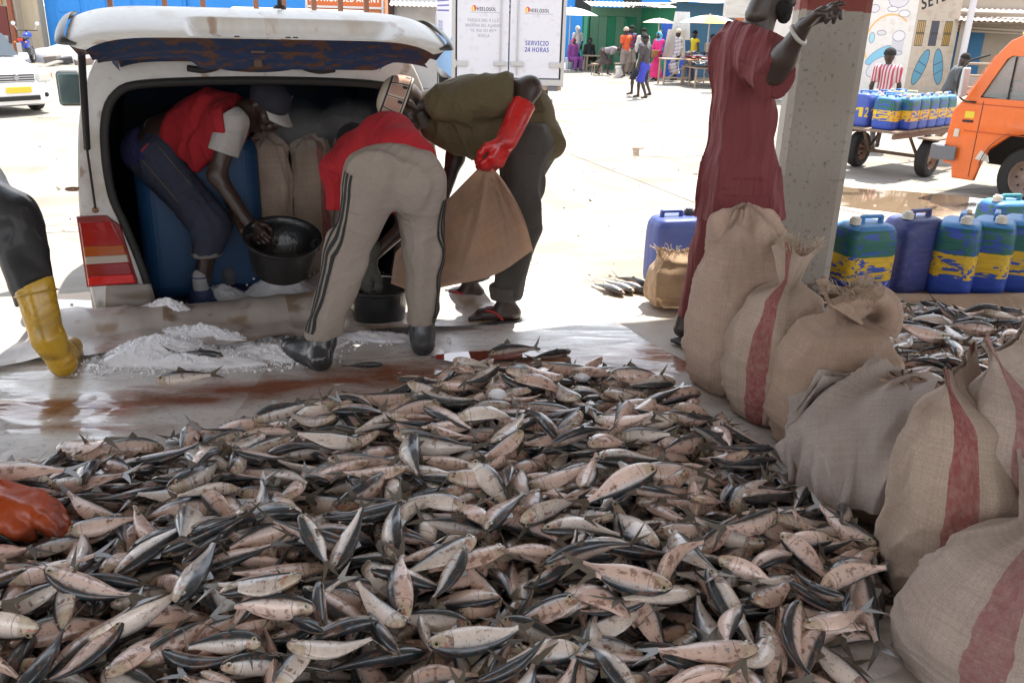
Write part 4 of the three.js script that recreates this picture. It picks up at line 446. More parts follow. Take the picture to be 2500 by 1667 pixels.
// ---------------------------------------------------------------- woven sacks
function sackTex(seed, base, stripes, dirt = 0.35, text) {
  const W = 1024, Hh = 768; let ink = null;
  if (text) { const c = document.createElement('canvas'); c.width = W; c.height = Hh; const x = c.getContext('2d'); x.fillStyle = '#000'; x.fillRect(0, 0, W, Hh); text(x, W, Hh); ink = x.getImageData(0, 0, W, Hh).data; }
  return tex(W, Hh, (u, v) => {
    const i = u * W | 0, j = v * Hh | 0, wv = 0.88 + 0.10 * (((i >> 1) + (j >> 1)) & 1) + 0.10 * (hsh(i >> 1, 5, seed) - 0.5) + 0.12 * (hsh(9, j >> 1, seed) - 0.5) + 0.16 * (hsh(i >> 1, j >> 2, seed + 4) - 0.5), n = fbm(u * 8, v * 7, seed, 4), d = sst(0.48, 0.72, fbm(u * 5 + 3, v * 4, seed + 6, 5)) * dirt; let c = base.map(q => q * (0.84 + 0.34 * n));
    for (const [p, w, col, str] of stripes) { const e = Math.abs(u - p - 0.004 * (vn(1, v * 30, seed) - 0.5)); if (e < w) { const k = str * (0.6 + 0.6 * fbm(u * 120, v * 60, seed + 2, 2)); c = c.map((q, m) => lerp(q, col[m], clamp(k))); } }
    if (ink) { const k = (((Hh - 1 - j) * W) + i) * 4; if (ink[k] > 60) c = [lerp(c[0], 0.28, ink[k] / 300), lerp(c[1], 0.03, ink[k] / 300), lerp(c[2], 0.03, ink[k] / 300)]; if (ink[k + 2] > 90 && ink[k] < 60) c = c.map(q => q * 0.45); }
    return [lerp(c[0], 0.24, d) * wv, lerp(c[1], 0.155, d) * wv, lerp(c[2], 0.105, d) * wv];
  });
}
const weave = tex(256, 256, (u, v) => { const i = u * 128 | 0, j = v * 128 | 0; return 0.5 + 0.22 * (((i + j) & 1) - 0.5) + 0.5 * (fbm(u * 30, v * 30, 3, 3) - 0.5); }, false, [7, 6]);
const RED = [0.30, 0.035, 0.05];
const sackMat = (t) => M([1, 1, 1], 0.92, { map: t, bumpMap: weave, bumpScale: 0.004 });
const mTan = sackMat(sackTex(3, [0.46, 0.325, 0.245], [], 0.25)), mPale = sackMat(sackTex(8, [0.53, 0.385, 0.305], [[0.17, 0.02, RED, 0.15]], 0.25)), mStripe = sackMat(sackTex(12, [0.50, 0.385, 0.305], [[0.455, 0.036, RED, 0.8], [0.955, 0.036, RED, 0.75]], 0.3)), mPink = sackMat(sackTex(21, [0.50, 0.40, 0.34], [[0.45, 0.033, [0.30, 0.07, 0.085], 0.7], [0.945, 0.05, RED, 0.6]], 0.2)), mGrey = sackMat(sackTex(29, [0.46, 0.385, 0.345], [], 0.15));
const threadM = M([0.48, 0.38, 0.28], 0.9);
function threads(seed, n, fn, r = 0.0012) { const q = rng(seed), L = []; for (let i = 0; i < n; i++) { const [p, d] = fn(q), a = VA(p), b = VA(d), c = a.clone().add(b.clone().multiplyScalar(0.5)).add(V(q() - 0.5, q() - 0.5, q() - 0.5).multiplyScalar(0.025)), e = a.clone().add(b).add(V(q() - 0.5, q() - 0.9, q() - 0.5).multiplyScalar(0.035)); L.push(new THREE.TubeGeometry(new THREE.CatmullRomCurve3([a, c, e]), 5, r, 3)); } return merge(L); }
function sackGeo(o) { // o: rx, rz, h, lean [x, z], style, seed, pleat
  const r = rng(o.seed), hf = o.h, neckX = o.neck?.[0] ?? 0, neckZ = o.neck?.[1] ?? 0, up = o.neck?.[2] ?? 0.14, st = o.style, kx = 9 + Math.floor(r() * 5), ph = r() * 6;
  const prof = (v) => { // radius factors x, z and height along the profile
    if (v < 0.07) { const t = v / 0.07; return [0.88 * Math.sin(t * Math.PI / 2), 0.88 * Math.sin(t * Math.PI / 2), 0.012 * t * t]; }
    if (v < 0.68) { const t = (v - 0.07) / 0.61, b = 0.88 + 0.16 * Math.sin(Math.pow(t, 0.8) * Math.PI) + (t > 0.75 ? -0.14 * sst(0.75, 1, t) : 0); return [b, b, 0.012 + t * (hf - 0.012)]; }
    const t = (v - 0.68) / 0.32;
    if (st === 'tied') { const k = t < 0.55 ? lerp(0.74, 0.20, sst(0, 1, t / 0.55)) : lerp(0.20, 0.46, Math.pow((t - 0.55) / 0.45, 1.3)); return [k, k, hf + (t < 0.55 ? 0.075 * Math.pow(t / 0.55, 0.7) : 0.075 + up * (t - 0.55) / 0.45)]; }
    if (st === 'ridge') return [lerp(0.74, 0.80, t) , lerp(0.74, 0.05, sst(0, 0.85, t)), hf + up * Math.pow(t, 0.8)];
    return [0.74 * Math.cos(Math.pow(t, 1.25) * Math.PI / 2) + 0.001, 0.74 * Math.cos(Math.pow(t, 1.25) * Math.PI / 2) + 0.001, hf + up * Math.sin(Math.pow(t, 0.85) * Math.PI / 2)];
  };
  return sheet(o.nu ?? 110, o.nv ?? 80, (u, v) => {
    const a = u * 2 * Math.PI, [kx2, kz, y0] = prof(v), ca = Math.cos(a), sa = Math.sin(a), e = 2 / 2.7, X = Math.sign(ca) * Math.pow(Math.abs(ca), e), Z = Math.sign(sa) * Math.pow(Math.abs(sa), e), t = clamp((v - 0.60) / 0.4), q = o.seed * 3.1, cx = Math.cos(a), cz = Math.sin(a);
    let d = 0.05 * (fbm(cx * 1.1 + q, y0 * 4, cz * 1.1, 3) - 0.5) + 0.016 * (Math.pow(ridge(cx * 1.6 + q, y0 * 8 + cx * 2.5 + 2 * vn(cx * 3, y0 * 6, cz * 3), cz * 1.6), 3) - 0.3) * (1 - t) * (y0 > 0.02 ? 1 : 0) + 0.010 * (Math.pow(ridge(cx * 1.5 + q, y0 * 42 + 3 * fbm(cx, cz, q), cz * 1.5), 4) - 0.3) * sst(0.22, 0.03, y0);
    d += (o.pleat ?? 0.045) * t * t * 0.6 * (Math.pow(ridge(a * kx / 6.283 + 2 * fbm(v * 4, q, 1), v * 3, q), 2) - 0.45) * (kx2 + 0.3);
    if (st === 'crumple') d += 0.15 * t * (Math.pow(ridge(cx * 2.2 + q, cz * 2.2, v * 2), 2) - 0.5) * (1 - 0.6 * t);
    const yy = y0 + (st === 'crumple' ? 0.13 * t * (ridge(cx * kx2 * 2.4 + q, cz * kz * 2.4, 4) - 0.5) : 0) + (st === 'tied' ? 0.025 * t * Math.sin(a * 3 + ph) : st === 'ridge' ? up * 0.4 * t * t * Math.pow(Math.abs(ca), 3) + 0.05 * t * (fbm(cx * 3, q, 1) - 0.5) : 0), tt = y0 / hf;
    return [(kx2 * o.rx) * X + d * X + (o.lean?.[0] ?? 0) * tt * tt + neckX * t * t, Math.max(yy, 0.002), (kz * o.rz) * Z + d * Z * (st === 'ridge' ? 1 - t : 1) + (o.lean?.[1] ?? 0) * tt * tt + neckZ * t * t];
  }, (u, v) => [u * (o.tile ?? 1), v * 0.98]);
}
function sack(name, label, mat, x, z, turn, o, y = PL + 0.012, group = 'sacks along the fish heap') {
  const g = thing(name, label, 'sack', group, [x, y, z], turn); part(g, 'bag', sackGeo(o), mat); return g;
}
const s1 = sack('tall_sack', 'tall pale woven sack with crumpled top beside the white column', mPale, 1.00, -3.66, 0.5, { rx: 0.225, rz: 0.175, h: 0.585, style: 'crumple', neck: [-0.02, 0.0, 0.155], seed: 4, lean: [0.02, -0.04], pleat: 0.03 });
const s2 = sack('striped_sack', 'woven sack with red stripe tied at the top with frayed ends', mStripe, 1.09, -3.36, 0.55, { rx: 0.185, rz: 0.185, h: 0.47, style: 'tied', neck: [0.11, -0.06, 0.13], seed: 9, lean: [0.02, -0.03] });
part(s2, 'frayed_end', threads(4, 90, (q) => { const a = q() * 6.28, rr = 0.05 + 0.03 * q(); return [[0.13 + Math.cos(a) * rr, 0.655 + 0.02 * q(), -0.09 + Math.sin(a) * rr], [Math.cos(a) * 0.03, 0.03 + 0.03 * q(), Math.sin(a) * 0.03]]; }), threadM);
const s3 = sack('tied_sack', 'plain tan woven sack with big twisted knot and frayed tuft', mTan, 1.235, -3.07, 0.3, { rx: 0.225, rz: 0.195, h: 0.45, style: 'tied', neck: [-0.02, 0.04, 0.12], seed: 15, lean: [0.0, -0.02], pleat: 0.075 });
part(s3, 'frayed_end', threads(8, 110, (q) => { const a = q() * 6.28, rr = 0.05 + 0.04 * q(); return [[-0.02 + Math.cos(a) * rr, 0.625 + 0.02 * q(), 0.03 + Math.sin(a) * rr], [Math.cos(a) * 0.03 - 0.01, 0.015 + 0.03 * q(), Math.sin(a) * 0.03]]; }), threadM);
part(s3, 'twisted_neck', sheet(60, 50, (u, v) => { const a = u * 6.283, b = lerp(-0.5, 2.6, v), R = 0.12, w = (0.062 - 0.015 * v) * (1 + 0.25 * Math.sin(a * 3 + v * 7)) * (v > 0.9 ? 1.3 : 1); return [0.055 + Math.cos(b) * R + Math.cos(b) * w * Math.cos(a), 0.50 + Math.sin(b) * R * 0.75 + Math.sin(b) * w * Math.cos(a), -0.03 + 0.05 * v + w * Math.sin(a)]; }, (u, v) => [u * 0.3, v * 0.5]), mTan);
const s4 = sack('slumped_sack', 'low slumped brown sack half covered by a loose grey cloth', mTan, 1.29, -2.66, 0.1, { rx: 0.24, rz: 0.215, h: 0.33, style: 'crumple', neck: [0, 0, 0.08], seed: 22 });
const s5 = sack('striped_sack', 'upright woven sack with one wide bright red stripe', mStripe, 1.27, -2.18, 0.85, { rx: 0.16, rz: 0.165, h: 0.50, style: 'ridge', neck: [0.03, -0.03, 0.13], seed: 31, lean: [0.03, -0.04] });
const s6 = sack('pink_sack', 'tall open-mouthed woven sack with faded pink stripe', mPink, 1.49, -2.22, 0.75, { rx: 0.21, rz: 0.17, h: 0.58, style: 'ridge', neck: [-0.04, -0.04, 0.16], seed: 40, lean: [-0.04, -0.05], pleat: 0.06 });
part(s6, 'frayed_end', threads(6, 70, (q) => { const t = q(); return [[-0.16 + 0.27 * t, 0.74 + 0.06 * Math.abs(t - 0.5), -0.08 + 0.03 * q()], [0.015, 0.03 * q(), 0.02]]; }), threadM);
const s7 = sack('leaning_sack', 'leaning woven sack with twisted neck and pink stripe across its belly', mPink, 1.255, -1.80, 0.5, { rx: 0.245, rz: 0.215, h: 0.30, style: 'tied', neck: [0.10, -0.03, 0.13], seed: 47, lean: [0.06, -0.03], pleat: 0.06 });
const s8 = sack('pink_sack', 'bright pink striped sack standing against the leaning sack', mStripe, 1.50, -1.66, 0.9, { rx: 0.16, rz: 0.16, h: 0.45, style: 'ridge', neck: [0, 0, 0.1], seed: 53 });
{ // loose cloth thrown over the slumped sack: a small cloth simulation over ellipsoids and the floor
  const n = 46, W = 0.62, L = 0.74, P = [], O = [], idx = (i, j) => j * n + i, B = [[1.29, PL + 0.19, -2.66, 0.30, 0.275, 0.27], [1.235, PL + 0.24, -3.07, 0.26, 0.27, 0.225], [1.27, PL + 0.28, -2.18, 0.19, 0.34, 0.19]], r = rng(2);
  for (let j = 0; j < n; j++) for (let i = 0; i < n; i++) { const a = (i / (n - 1) - 0.5) * W, b = (j / (n - 1) - 0.5) * L, t = 0.55, x = 1.19 + a * Math.cos(t) - b * Math.sin(t), z = -2.70 + a * Math.sin(t) + b * Math.cos(t), p = V(x, PL + 0.62 + 0.02 * Math.sin(a * 40) + 0.03 * Math.sin(b * 22 + a * 9) + 0.01 * r(), z); P.push(p); O.push(p.clone()); }
  const S = []; for (let j = 0; j < n; j++) for (let i = 0; i < n; i++) for (const [di, dj] of [[1, 0], [0, 1], [1, 1], [-1, 1], [2, 0], [0, 2]]) { const a = i + di, b = j + dj; if (a >= 0 && a < n && b < n) S.push([idx(i, j), idx(a, b), Math.hypot(di * W / (n - 1), dj * L / (n - 1)) * 1.0, di * di + dj * dj === 4 ? 0.25 : 1]); }
  const d = V(0, 0, 0);
  for (let it = 0; it < 260; it++) {
    for (let k = 0; k < P.length; k++) { const p = P[k], o = O[k], vx = (p.x - o.x) * 0.965, vy = (p.y - o.y) * 0.965, vz = (p.z - o.z) * 0.965; o.copy(p); p.x += vx; p.y += vy - 0.0007; p.z += vz; }
    for (let q = 0; q < 5; q++) { for (const [a, b, l, w] of S) { d.subVectors(P[b], P[a]); const m = d.length() + 1e-9; d.multiplyScalar((m - l) / m * 0.5 * w); P[a].add(d); P[b].sub(d); } }
    for (let k = 0; k < P.length; k++) { const p = P[k]; for (const [x, y, z, a, b, c] of B) { const X = (p.x - x) / a, Y = (p.y - y) / b, Z = (p.z - z) / c, m = Math.sqrt(X * X + Y * Y + Z * Z); if (m < 1) { p.set(x + X / m * a, y + Y / m * b, z + Z / m * c); O[k].lerp(p, 0.75); } } if (p.y < PL + 0.07) { p.y = PL + 0.07; O[k].lerp(p, 0.5); } }
  }
  const wr = (u, v) => 0.050 * (Math.pow(ridge(u * 4.5 + v * 2.2 + 1.8 * vn(u * 3, v * 3, 5), v * 1.3 - u * 0.9, 3), 2.5) - 0.25) + 0.022 * (Math.pow(ridge(u * 9 + v * 5, v * 3, 7), 2) - 0.4), bil = (u, v) => { const a = u * (n - 1), b = v * (n - 1), i = Math.min(n - 2, Math.floor(a)), j = Math.min(n - 2, Math.floor(b)); return P[idx(i, j)].clone().lerp(P[idx(i + 1, j)], a - i).lerp(P[idx(i, j + 1)].clone().lerp(P[idx(i + 1, j + 1)], a - i), b - j); };
  const g = sheet(110, 110, (u, v) => { const p = bil(u, v), e = p.clone().sub(V(1.27, PL + 0.12, -2.7)).normalize(), w = wr(u, v) + 0.012; return [p.x + e.x * w, p.y + e.y * w, p.z + e.z * w]; });
  solo('empty_sack', g, mGrey, 'limp empty grey sack thrown over the low slumped sack', 'sack', 'sacks along the fish heap');
}
const strawM = MP([0.45, 0.32, 0.20], 0.9, { map: sackTex(61, [1.0, 0.95, 0.9], [], 0.3), transmission: 0.22, thickness: 0 });
{
  const g = sack('straw_sack', 'short open straw-coloured sack with ragged edge beside the blue jerrycan', strawM, 0.925, -4.80, 0.25, { rx: 0.165, rz: 0.13, h: 0.26, style: 'ridge', neck: [0, 0, 0.06], seed: 66 }, PL + 0.012, null);
  part(g, 'straw_fringe', threads(12, 70, (q) => { const t = q(); return [[-0.15 + 0.30 * t, 0.30 + 0.04 * Math.abs(t - 0.5) + 0.02 * q(), 0.01], [(t - 0.6) * 0.06, 0.05 * q(), 0.03 * q()]]; }), threadM);
}
{ // sack being emptied into the bucket, held up by one corner
  const A = [-0.145, 1.515, -4.19], R = [0.088, 1.095, -4.15], L = [-0.60, 1.02, -4.30], Bq = [-0.625, 0.86, -4.30], bot = [-0.30, 0.80, -4.2], m = MP([1, 1, 1], 0.9, { map: sackTex(72, [0.68, 0.42, 0.26], [], 0.3), bumpMap: weave, bumpScale: 0.008, transmission: 0.4, thickness: 0 });
  const face = (s) => sheet(60, 50, (u, v) => { // u: right edge to mouth, v: upper edge to lower edge
    const top = A.map((q, i) => lerp(q, L[i], u)), low = R.map((q, i) => (1 - u) * (1 - u) * q + 2 * u * (1 - u) * bot[i] + u * u * Bq[i]), p = top.map((q, i) => lerp(q, low[i], v));
    const bulge = 0.15 * Math.sin(Math.PI * clamp(u * 0.9 + 0.05)) * Math.pow(Math.sin(Math.PI * clamp(v * 0.97)), 0.7) * (0.35 + 0.65 * v), an = Math.atan2(p[1] - A[1], p[0] - A[0]), rr = Math.hypot(p[0] - A[0], p[1] - A[1]), pl = 0.085 * (Math.pow(ridge(an * 4.2, rr * 0.8, s), 2) - 0.4) * sst(0, 0.15, rr) * sst(0.75, 0.2, rr) * (1 - Math.pow(2 * v - 1, 6));
    return [p[0] + 0.035 * Math.sin(Math.PI * v) * (1 - u) * (1 - u), p[1] - 0.02 * bulge - 0.012 * Math.sin(u * 9) * v * sst(0, 0.2, u) * sst(1, 0.8, u), p[2] + s * (bulge + pl + 0.004)];
  }, (u, v) => [u * 0.8, v * 0.7]);
  const g = thing('held_sack', 'orange-brown sack held up by a red glove and emptied into a bucket', 'sack', null, [0, 0, 0]); part(g, 'bag', merge([face(1), face(-1)]), m); part(g, 'loose_thread', rod([0.086, 1.09, -4.14], [0.082, 1.04, -4.13], 0.0015, 5), threadM);
}
// three upright sacks in the van, printed
const printA = (x, w, h) => { x.translate(560, 0); x.scale(-1, 1); x.fillStyle = '#f00'; x.font = 'bold 62px sans-serif'; x.fillText('ECO', 190, 200); x.font = 'bold 44px sans-serif'; x.fillText('TIFIED', 200, 520); x.fillStyle = '#00f'; x.font = '30px sans-serif'; x.fillText('E B', 235, 255); x.fillText('TY', 245, 295); x.fillText('Folic ac', 200, 610); x.fillText('Su', 225, 680); x.fillStyle = '#f00'; for (let k = 0; k < 12; k++) { x.save(); x.translate(300, 385); x.rotate(k * 0.5236); x.beginPath(); x.moveTo(0, -52); x.lineTo(14, 0); x.lineTo(-14, 0); x.fill(); x.restore(); } x.beginPath(); x.arc(300, 385, 26, 0, 7); x.fill(); };
const printB = (x) => { x.translate(560, 0); x.scale(-1, 1); x.fillStyle = '#f00'; x.font = '36px sans-serif'; x.fillText('FORT', 215, 540); };
[[0.04, mStripe, 'woven sack with faded red stripe inside the van behind the black tub', 71], [0.285, sackMat(sackTex(76, [0.40, 0.31, 0.24], [[0.19, 0.03, RED, 0.7]], 0.3, printB)), 'middle upright woven sack inside the van with red side stripe', 72], [0.53, sackMat(sackTex(78, [0.42, 0.34, 0.27], [], 0.3, printA)), 'upright woven sack inside the van printed with red lettering', 73]].forEach(([x, m, l, s], k) => sack('cargo_sack', l, m, ...(([a, , c]) => [a, c])(inVan(x, 0, -0.62)), YAW, { rx: 0.135, rz: 0.12, h: 0.84 - 0.02 * k, style: 'crumple', neck: [0, 0, 0.05], seed: s, pleat: 0.02 }, 0.53, 'sacks standing in the van'));
// ---------------------------------------------------------------- crushed ice
const iceM = MP([0.90, 0.90, 0.93], 0.4, { clearcoat: 0.3 });
function iceHeap(label, spots, floor, seed, n) {
  const g = new THREE.Group(); g.name = numbered('ice_heap'); g.userData = { kind: 'stuff', label }; scene.add(g); const q = rng(seed), hAt = (x, z) => { let h = 0; for (const [cx, cz, rx, rz, hh, t] of spots) { const c = Math.cos(t), s = Math.sin(t), X = ((x - cx) * c + (z - cz) * s) / rx, Z = (-(x - cx) * s + (z - cz) * c) / rz, d = X * X + Z * Z; h = Math.max(h, hh * (1 - d)); } return h; };
  for (const [cx, cz, rx, rz, hh, t] of spots) part(g, 'crushed_ice', sheet(70, 24, (u, v) => { const a = u * 6.283, k = v * (1 + 0.45 * (fbm(Math.cos(a) * 2.5 + seed, Math.sin(a) * 2.5, 3, 3) - 0.5)), X = Math.cos(a) * rx * k, Z = Math.sin(a) * rz * k, x = cx + X * Math.cos(t) - Z * Math.sin(t), z = cz + X * Math.sin(t) + Z * Math.cos(t); return [x, floor(x, z) + 0.004 + (hh * Math.pow(1 - v, 0.9) + 0.02 * (v < 0.97 ? fbm(x * 40, z * 40, seed, 2) * (1 - v * 0.6) + 0.5 * vn(x * 110, z * 110, 2) - 0.2 : -0.5)) , z]; }), iceM);
  const im = new THREE.InstancedMesh(new THREE.IcosahedronGeometry(1, 0), iceM, n); im.name = 'ice_crystals'; const m = new THREE.Matrix4();
  for (let i = 0; i < n; i++) { const [cx, cz, rx, rz, hh, t] = spots[Math.floor(q() * spots.length)], a = q() * 6.283, k = Math.pow(q(), 0.5) * 1.75, X = Math.cos(a) * rx * k, Z = Math.sin(a) * rz * k, x = cx + X * Math.cos(t) - Z * Math.sin(t), z = cz + X * Math.sin(t) + Z * Math.cos(t), s = 0.002 + 0.008 * Math.pow(q(), 3); m.compose(V(x, floor(x, z) + Math.max(0, hAt(x, z)) * 0.95 + 0.004, z), new THREE.Quaternion().setFromEuler(new THREE.Euler(q() * 6, q() * 6, q() * 6)), V(s, s * (0.6 + 0.6 * q()), s * (0.6 + 0.8 * q()))); im.setMatrixAt(i, m); }
  g.add(im);
}
iceHeap('crushed ice spilled on the tarpaulin by the yellow boot', [[-1.62, -3.78, 0.26, 0.15, 0.10, -0.3], [-1.42, -3.72, 0.30, 0.10, 0.055, -0.1], [-1.50, -4.03, 0.26, 0.07, 0.06, 0.2], [-1.12, -3.86, 0.20, 0.10, 0.03, 0.2]], tarpY, 3, 2600);
iceHeap('crushed ice caught in the sheet edge behind the van', [[-1.78, -4.30, 0.20, 0.09, 0.085, 0.3], [-1.25, -4.50, 0.16, 0.05, 0.04, 0.3], [-0.98, -4.52, 0.14, 0.06, 0.05, 0.2]], (x, z) => PL + 0.03, 7, 700);
iceHeap('thin scatter of crushed ice around the black bucket', [[-0.72, -4.12, 0.26, 0.07, 0.018, 0.1], [-0.95, -4.0, 0.15, 0.08, 0.016, 0]], tarpY, 11, 420);
{ const [a, , b] = inVan(0.05, 0, -0.25), [c, , d] = inVan(-0.30, 0, -0.30), [e, , f] = inVan(0.42, 0, -0.38), [h, , k] = inVan(0.1, 0, -0.9); iceHeap('heap of frosty ice on the van floor under the tub', [[a, b, 0.34, 0.20, 0.2, YAW], [c, d, 0.22, 0.2, 0.12, YAW], [e, f, 0.34, 0.26, 0.17, YAW], [h, k, 0.7, 0.3, 0.1, YAW]], () => 0.525, 19, 500); }
const chunkG = (s) => { const g = new THREE.IcosahedronGeometry(1, 3), p = g.attributes.position; for (let i = 0; i < p.count; i++) { const v = V(p.getX(i), p.getY(i), p.getZ(i)), k = 0.8 + 0.45 * fbm(v.x * 1.6 + s, v.y * 1.6, v.z * 1.6, 3); p.setXYZ(i, v.x * k, v.y * k * 0.8, v.z * k); } g.computeVertexNormals(); return g; };
for (const [x, y, z, s, l] of [[0.30, 0.745, -3.43, 0.036, 'round lump of clear ice lying on the far edge of the fish'], [-0.05, 0.765, -3.15, 0.034, 'angular ice lump lying among the sardines'], [-0.47, PL + 0.03, -3.98, 0.018, 'small white ice lump on the wet sheet behind the grey boots'], [-0.60, PL + 0.03, -4.02, 0.014, 'tiny white ice crumb on the wet sheet near the bucket']]) { const m = solo('ice_lump', chunkG(s * 90), iceM, l, 'ice', null, [x, y, z]); m.scale.setScalar(s); }
// ---------------------------------------------------------------- tubs and jerrycans
const tubM = MP([0.012, 0.013, 0.014], 0.35, { bumpMap: slabBump, bumpScale: 0.002, clearcoat: 0.3 });
function tub(label, pos, rot, R, h) { const g = thing('black_tub', label, 'tub', null, pos); g.rotation.set(...rot); part(g, 'bowl', lathe([[0, 0], [R * 0.74, 0], [R * 0.80, 0.012], [R * 0.97, h - 0.03], [R * 1.0, h - 0.012], [R * 1.07, h - 0.006], [R * 1.07, h + 0.004], [R * 0.97, h + 0.002], [R * 0.93, h - 0.03], [R * 0.77, 0.016], [0, 0.012]], 48), tubM); for (const s of [-1, 1]) part(g, 'handle', new THREE.TorusGeometry(0.045, 0.008, 8, 16, Math.PI).rotateX(Math.PI / 2).rotateY(s > 0 ? -Math.PI / 2 : Math.PI / 2).translate(s * R * 1.05, h - 0.008, 0), tubM); return g; }
tub('black rubber tub held out over the ice by the worker in the van', [-1.255, 0.83, -4.57], [0.30, 0.0, -0.16], 0.19, 0.215);
tub('black rubber bucket on the floor behind the grey boots', [-0.70, PL + 0.02, -4.36], [0, 0.3, 0], 0.165, 0.185);
function canTex(seed, kind) {
  return tex(512, 512, (u, v) => {
    const n = fbm(u * 7, v * 7, seed, 5), f = fbm(u * 26, v * 26, seed + 3, 4), e = 0.05 * (fbm(u * 8, 2, seed, 3) - 0.5), wear = sst(0.55, 0.60, 0.6 * f + 0.4 * fbm(u * 60, v * 60, seed, 3) + 0.25 * (n - 0.5)), blue = [0.022, 0.065, 0.36], k = 0.75 + 0.5 * fbm(u * 40, v * 40, 2, 2); let c = blue;
    if (kind === 'plain') c = [0.035, 0.045, 0.17].map(q => q * (0.8 + 0.5 * n) + 0.02 * wear);
    else if (kind === 'number') c = [0.05, 0.085, 0.36];
    else { if (v > 0.60 + e && v < 0.93) c = wear > 0.5 ? blue : [0.012, 0.11, 0.085]; else if (v > 0.27 + e && v <= 0.60 + e) c = wear * (kind === 'worn' ? 0.62 : 0) + (kind === 'worn' ? 0 : sst(0.60, 0.63, f)) > 0.55 ? blue : [0.60, 0.38, 0.018]; else if (v >= 0.93) c = [0.06, 0.22, 0.48]; }
    return c.map(q => q * k);
  });
}
const canMs = { worn: M([1, 1, 1], 0.5, { map: canTex(3, 'worn') }), band: M([1, 1, 1], 0.5, { map: canTex(9, 'band') }), band2: M([1, 1, 1], 0.5, { map: canTex(15, 'band') }), plain: M([1, 1, 1], 0.5, { map: canTex(5, 'plain') }), number: M([1, 1, 1], 0.5, { map: canvasTex(1024, 512, (x, w, h) => { x.fillStyle = '#3f53a4'; x.fillRect(0, 0, w, h); for (let k = 0; k < 300; k++) { x.fillStyle = `rgba(${30 + 60 * hsh(k, 1, 8)},${40 + 60 * hsh(k, 2, 8)},${110 + 60 * hsh(k, 3, 8)},.25)`; x.fillRect(hsh(k, 4, 8) * w, hsh(k, 5, 8) * h, 40 * hsh(k, 6, 8), 20 * hsh(k, 7, 8)); } x.fillStyle = '#d3b21c'; x.font = 'bold 210px sans-serif'; x.textAlign = 'center'; x.translate(w, 0); x.scale(-1, 1); for (let k = 0; k < 5; k++) x.fillText('12', k * w / 4 + 30, 360, 190); }) }), blue: M([0.055, 0.085, 0.30], 0.45, { map: clothT }) }, capW = M([0.62, 0.58, 0.5], 0.6), capB = M([0.03, 0.03, 0.035], 0.5), lipM = M([0.05, 0.20, 0.46], 0.45), yelTop = M([0.62, 0.55, 0.30], 0.5);
const canBody = sheet(56, 30, (u, v) => { const a = u * 6.283, p = [[0, 0.001], [0.9, 0.001], [0.97, 0.014], [1, 0.05], [1, 0.36], [0.97, 0.41], [0.86, 0.448], [0.70, 0.462], [0.001, 0.464]], t = v * 8, i = Math.min(7, Math.floor(t)), f = t - i, k = lerp(p[i][0], p[i + 1][0], f), y = lerp(p[i][1], p[i + 1][1], f), e = 2 / 4.5, X = Math.sign(Math.cos(a)) * Math.pow(Math.abs(Math.cos(a)), e), Z = Math.sign(Math.sin(a)) * Math.pow(Math.abs(Math.sin(a)), e), b = 1 + 0.02 * Math.sin(clamp(y / 0.44) * Math.PI) - 0.008 * Math.exp(-Math.pow((y - 0.30) / 0.006, 2)); return [X * 0.172 * k * b, y, Z * 0.132 * k * b]; }, (u, v) => { const p = [0, 0.02, 0.04, 0.11, 0.78, 0.89, 0.95, 0.98, 1], t = v * 8, i = Math.min(7, Math.floor(t)); return [(u + 0.03) % 1.0001, lerp(p[i], p[i + 1], t - i)]; });
function jerrycan(label, kind, x, y, z, turn, group, sc = 1, top = lipM, cm = capW) {
  const g = thing('jerrycan', label, 'jerrycan', group, [x, y, z], turn); g.scale.setScalar(sc); part(g, 'body', canBody, canMs[kind]);
  part(g, 'handle', merge([at(BX(0.15, 0.022, 0.034, 0.009, 2), 0.035, 0.497, 0), at(BX(0.026, 0.05, 0.034, 0.008), -0.035, 0.478, 0), at(BX(0.026, 0.05, 0.034, 0.008), 0.10, 0.478, 0)]), top); part(g, 'screw_cap', merge([at(CY(0.034, 0.034, 0.034, 18), -0.105, 0.478, 0.03), at(CY(0.024, 0.024, 0.012, 18), -0.105, 0.50, 0.03)]), cm); return g;
}
const rowG = 'jerrycans standing in a row on the brown tarpaulin', jy = PL + 0.016;
jerrycan('worn green and yellow jerrycan at the end of the row by the column', 'worn', 2.05, jy, -5.08, 0.30, rowG, 0.96);
jerrycan('plain dull blue jerrycan between two painted jerrycans', 'plain', 2.42, jy, -5.27, 0.42, rowG, 0.97, M([0.05, 0.05, 0.16], 0.5));
jerrycan('chipped green and yellow jerrycan next to the plain dull blue one', 'band', 2.68, jy, -5.23, 1.05, rowG, 0.96);
jerrycan('green and yellow jerrycan, fourth in the row from the column', 'band2', 2.91, jy, -5.28, 1.05, rowG, 0.96);
jerrycan('green and yellow jerrycan, fifth in the row from the column', 'worn', 3.13, jy, -5.35, 1.1, rowG, 0.96);
jerrycan('teal-topped jerrycan standing behind the row near the truck wheel', 'band', 3.60, 0.52, -6.45, 0.2, null, 1.0, M([0.05, 0.28, 0.30], 0.5));
jerrycan('lone blue jerrycan with black cap behind the straw-coloured sack', 'blue', 0.965, PL + 0.012, -5.24, 0.25 + Math.PI, null, 0.90, M([0.04, 0.07, 0.30], 0.4), capB);
jerrycan('blue jerrycan half hidden behind the man in the maroon robe', 'plain', 1.20, PL + 0.012, -5.40, 0.3, null, 0.9);
solo('crate', BX(0.5, 0.5, 0.4, 0.02), M([0.28, 0.2, 0.13], 0.8), 'wooden crate carrying the teal-topped jerrycan', 'crate', null, [3.60, 0.255, -6.45], [0, 0.2, 0]);
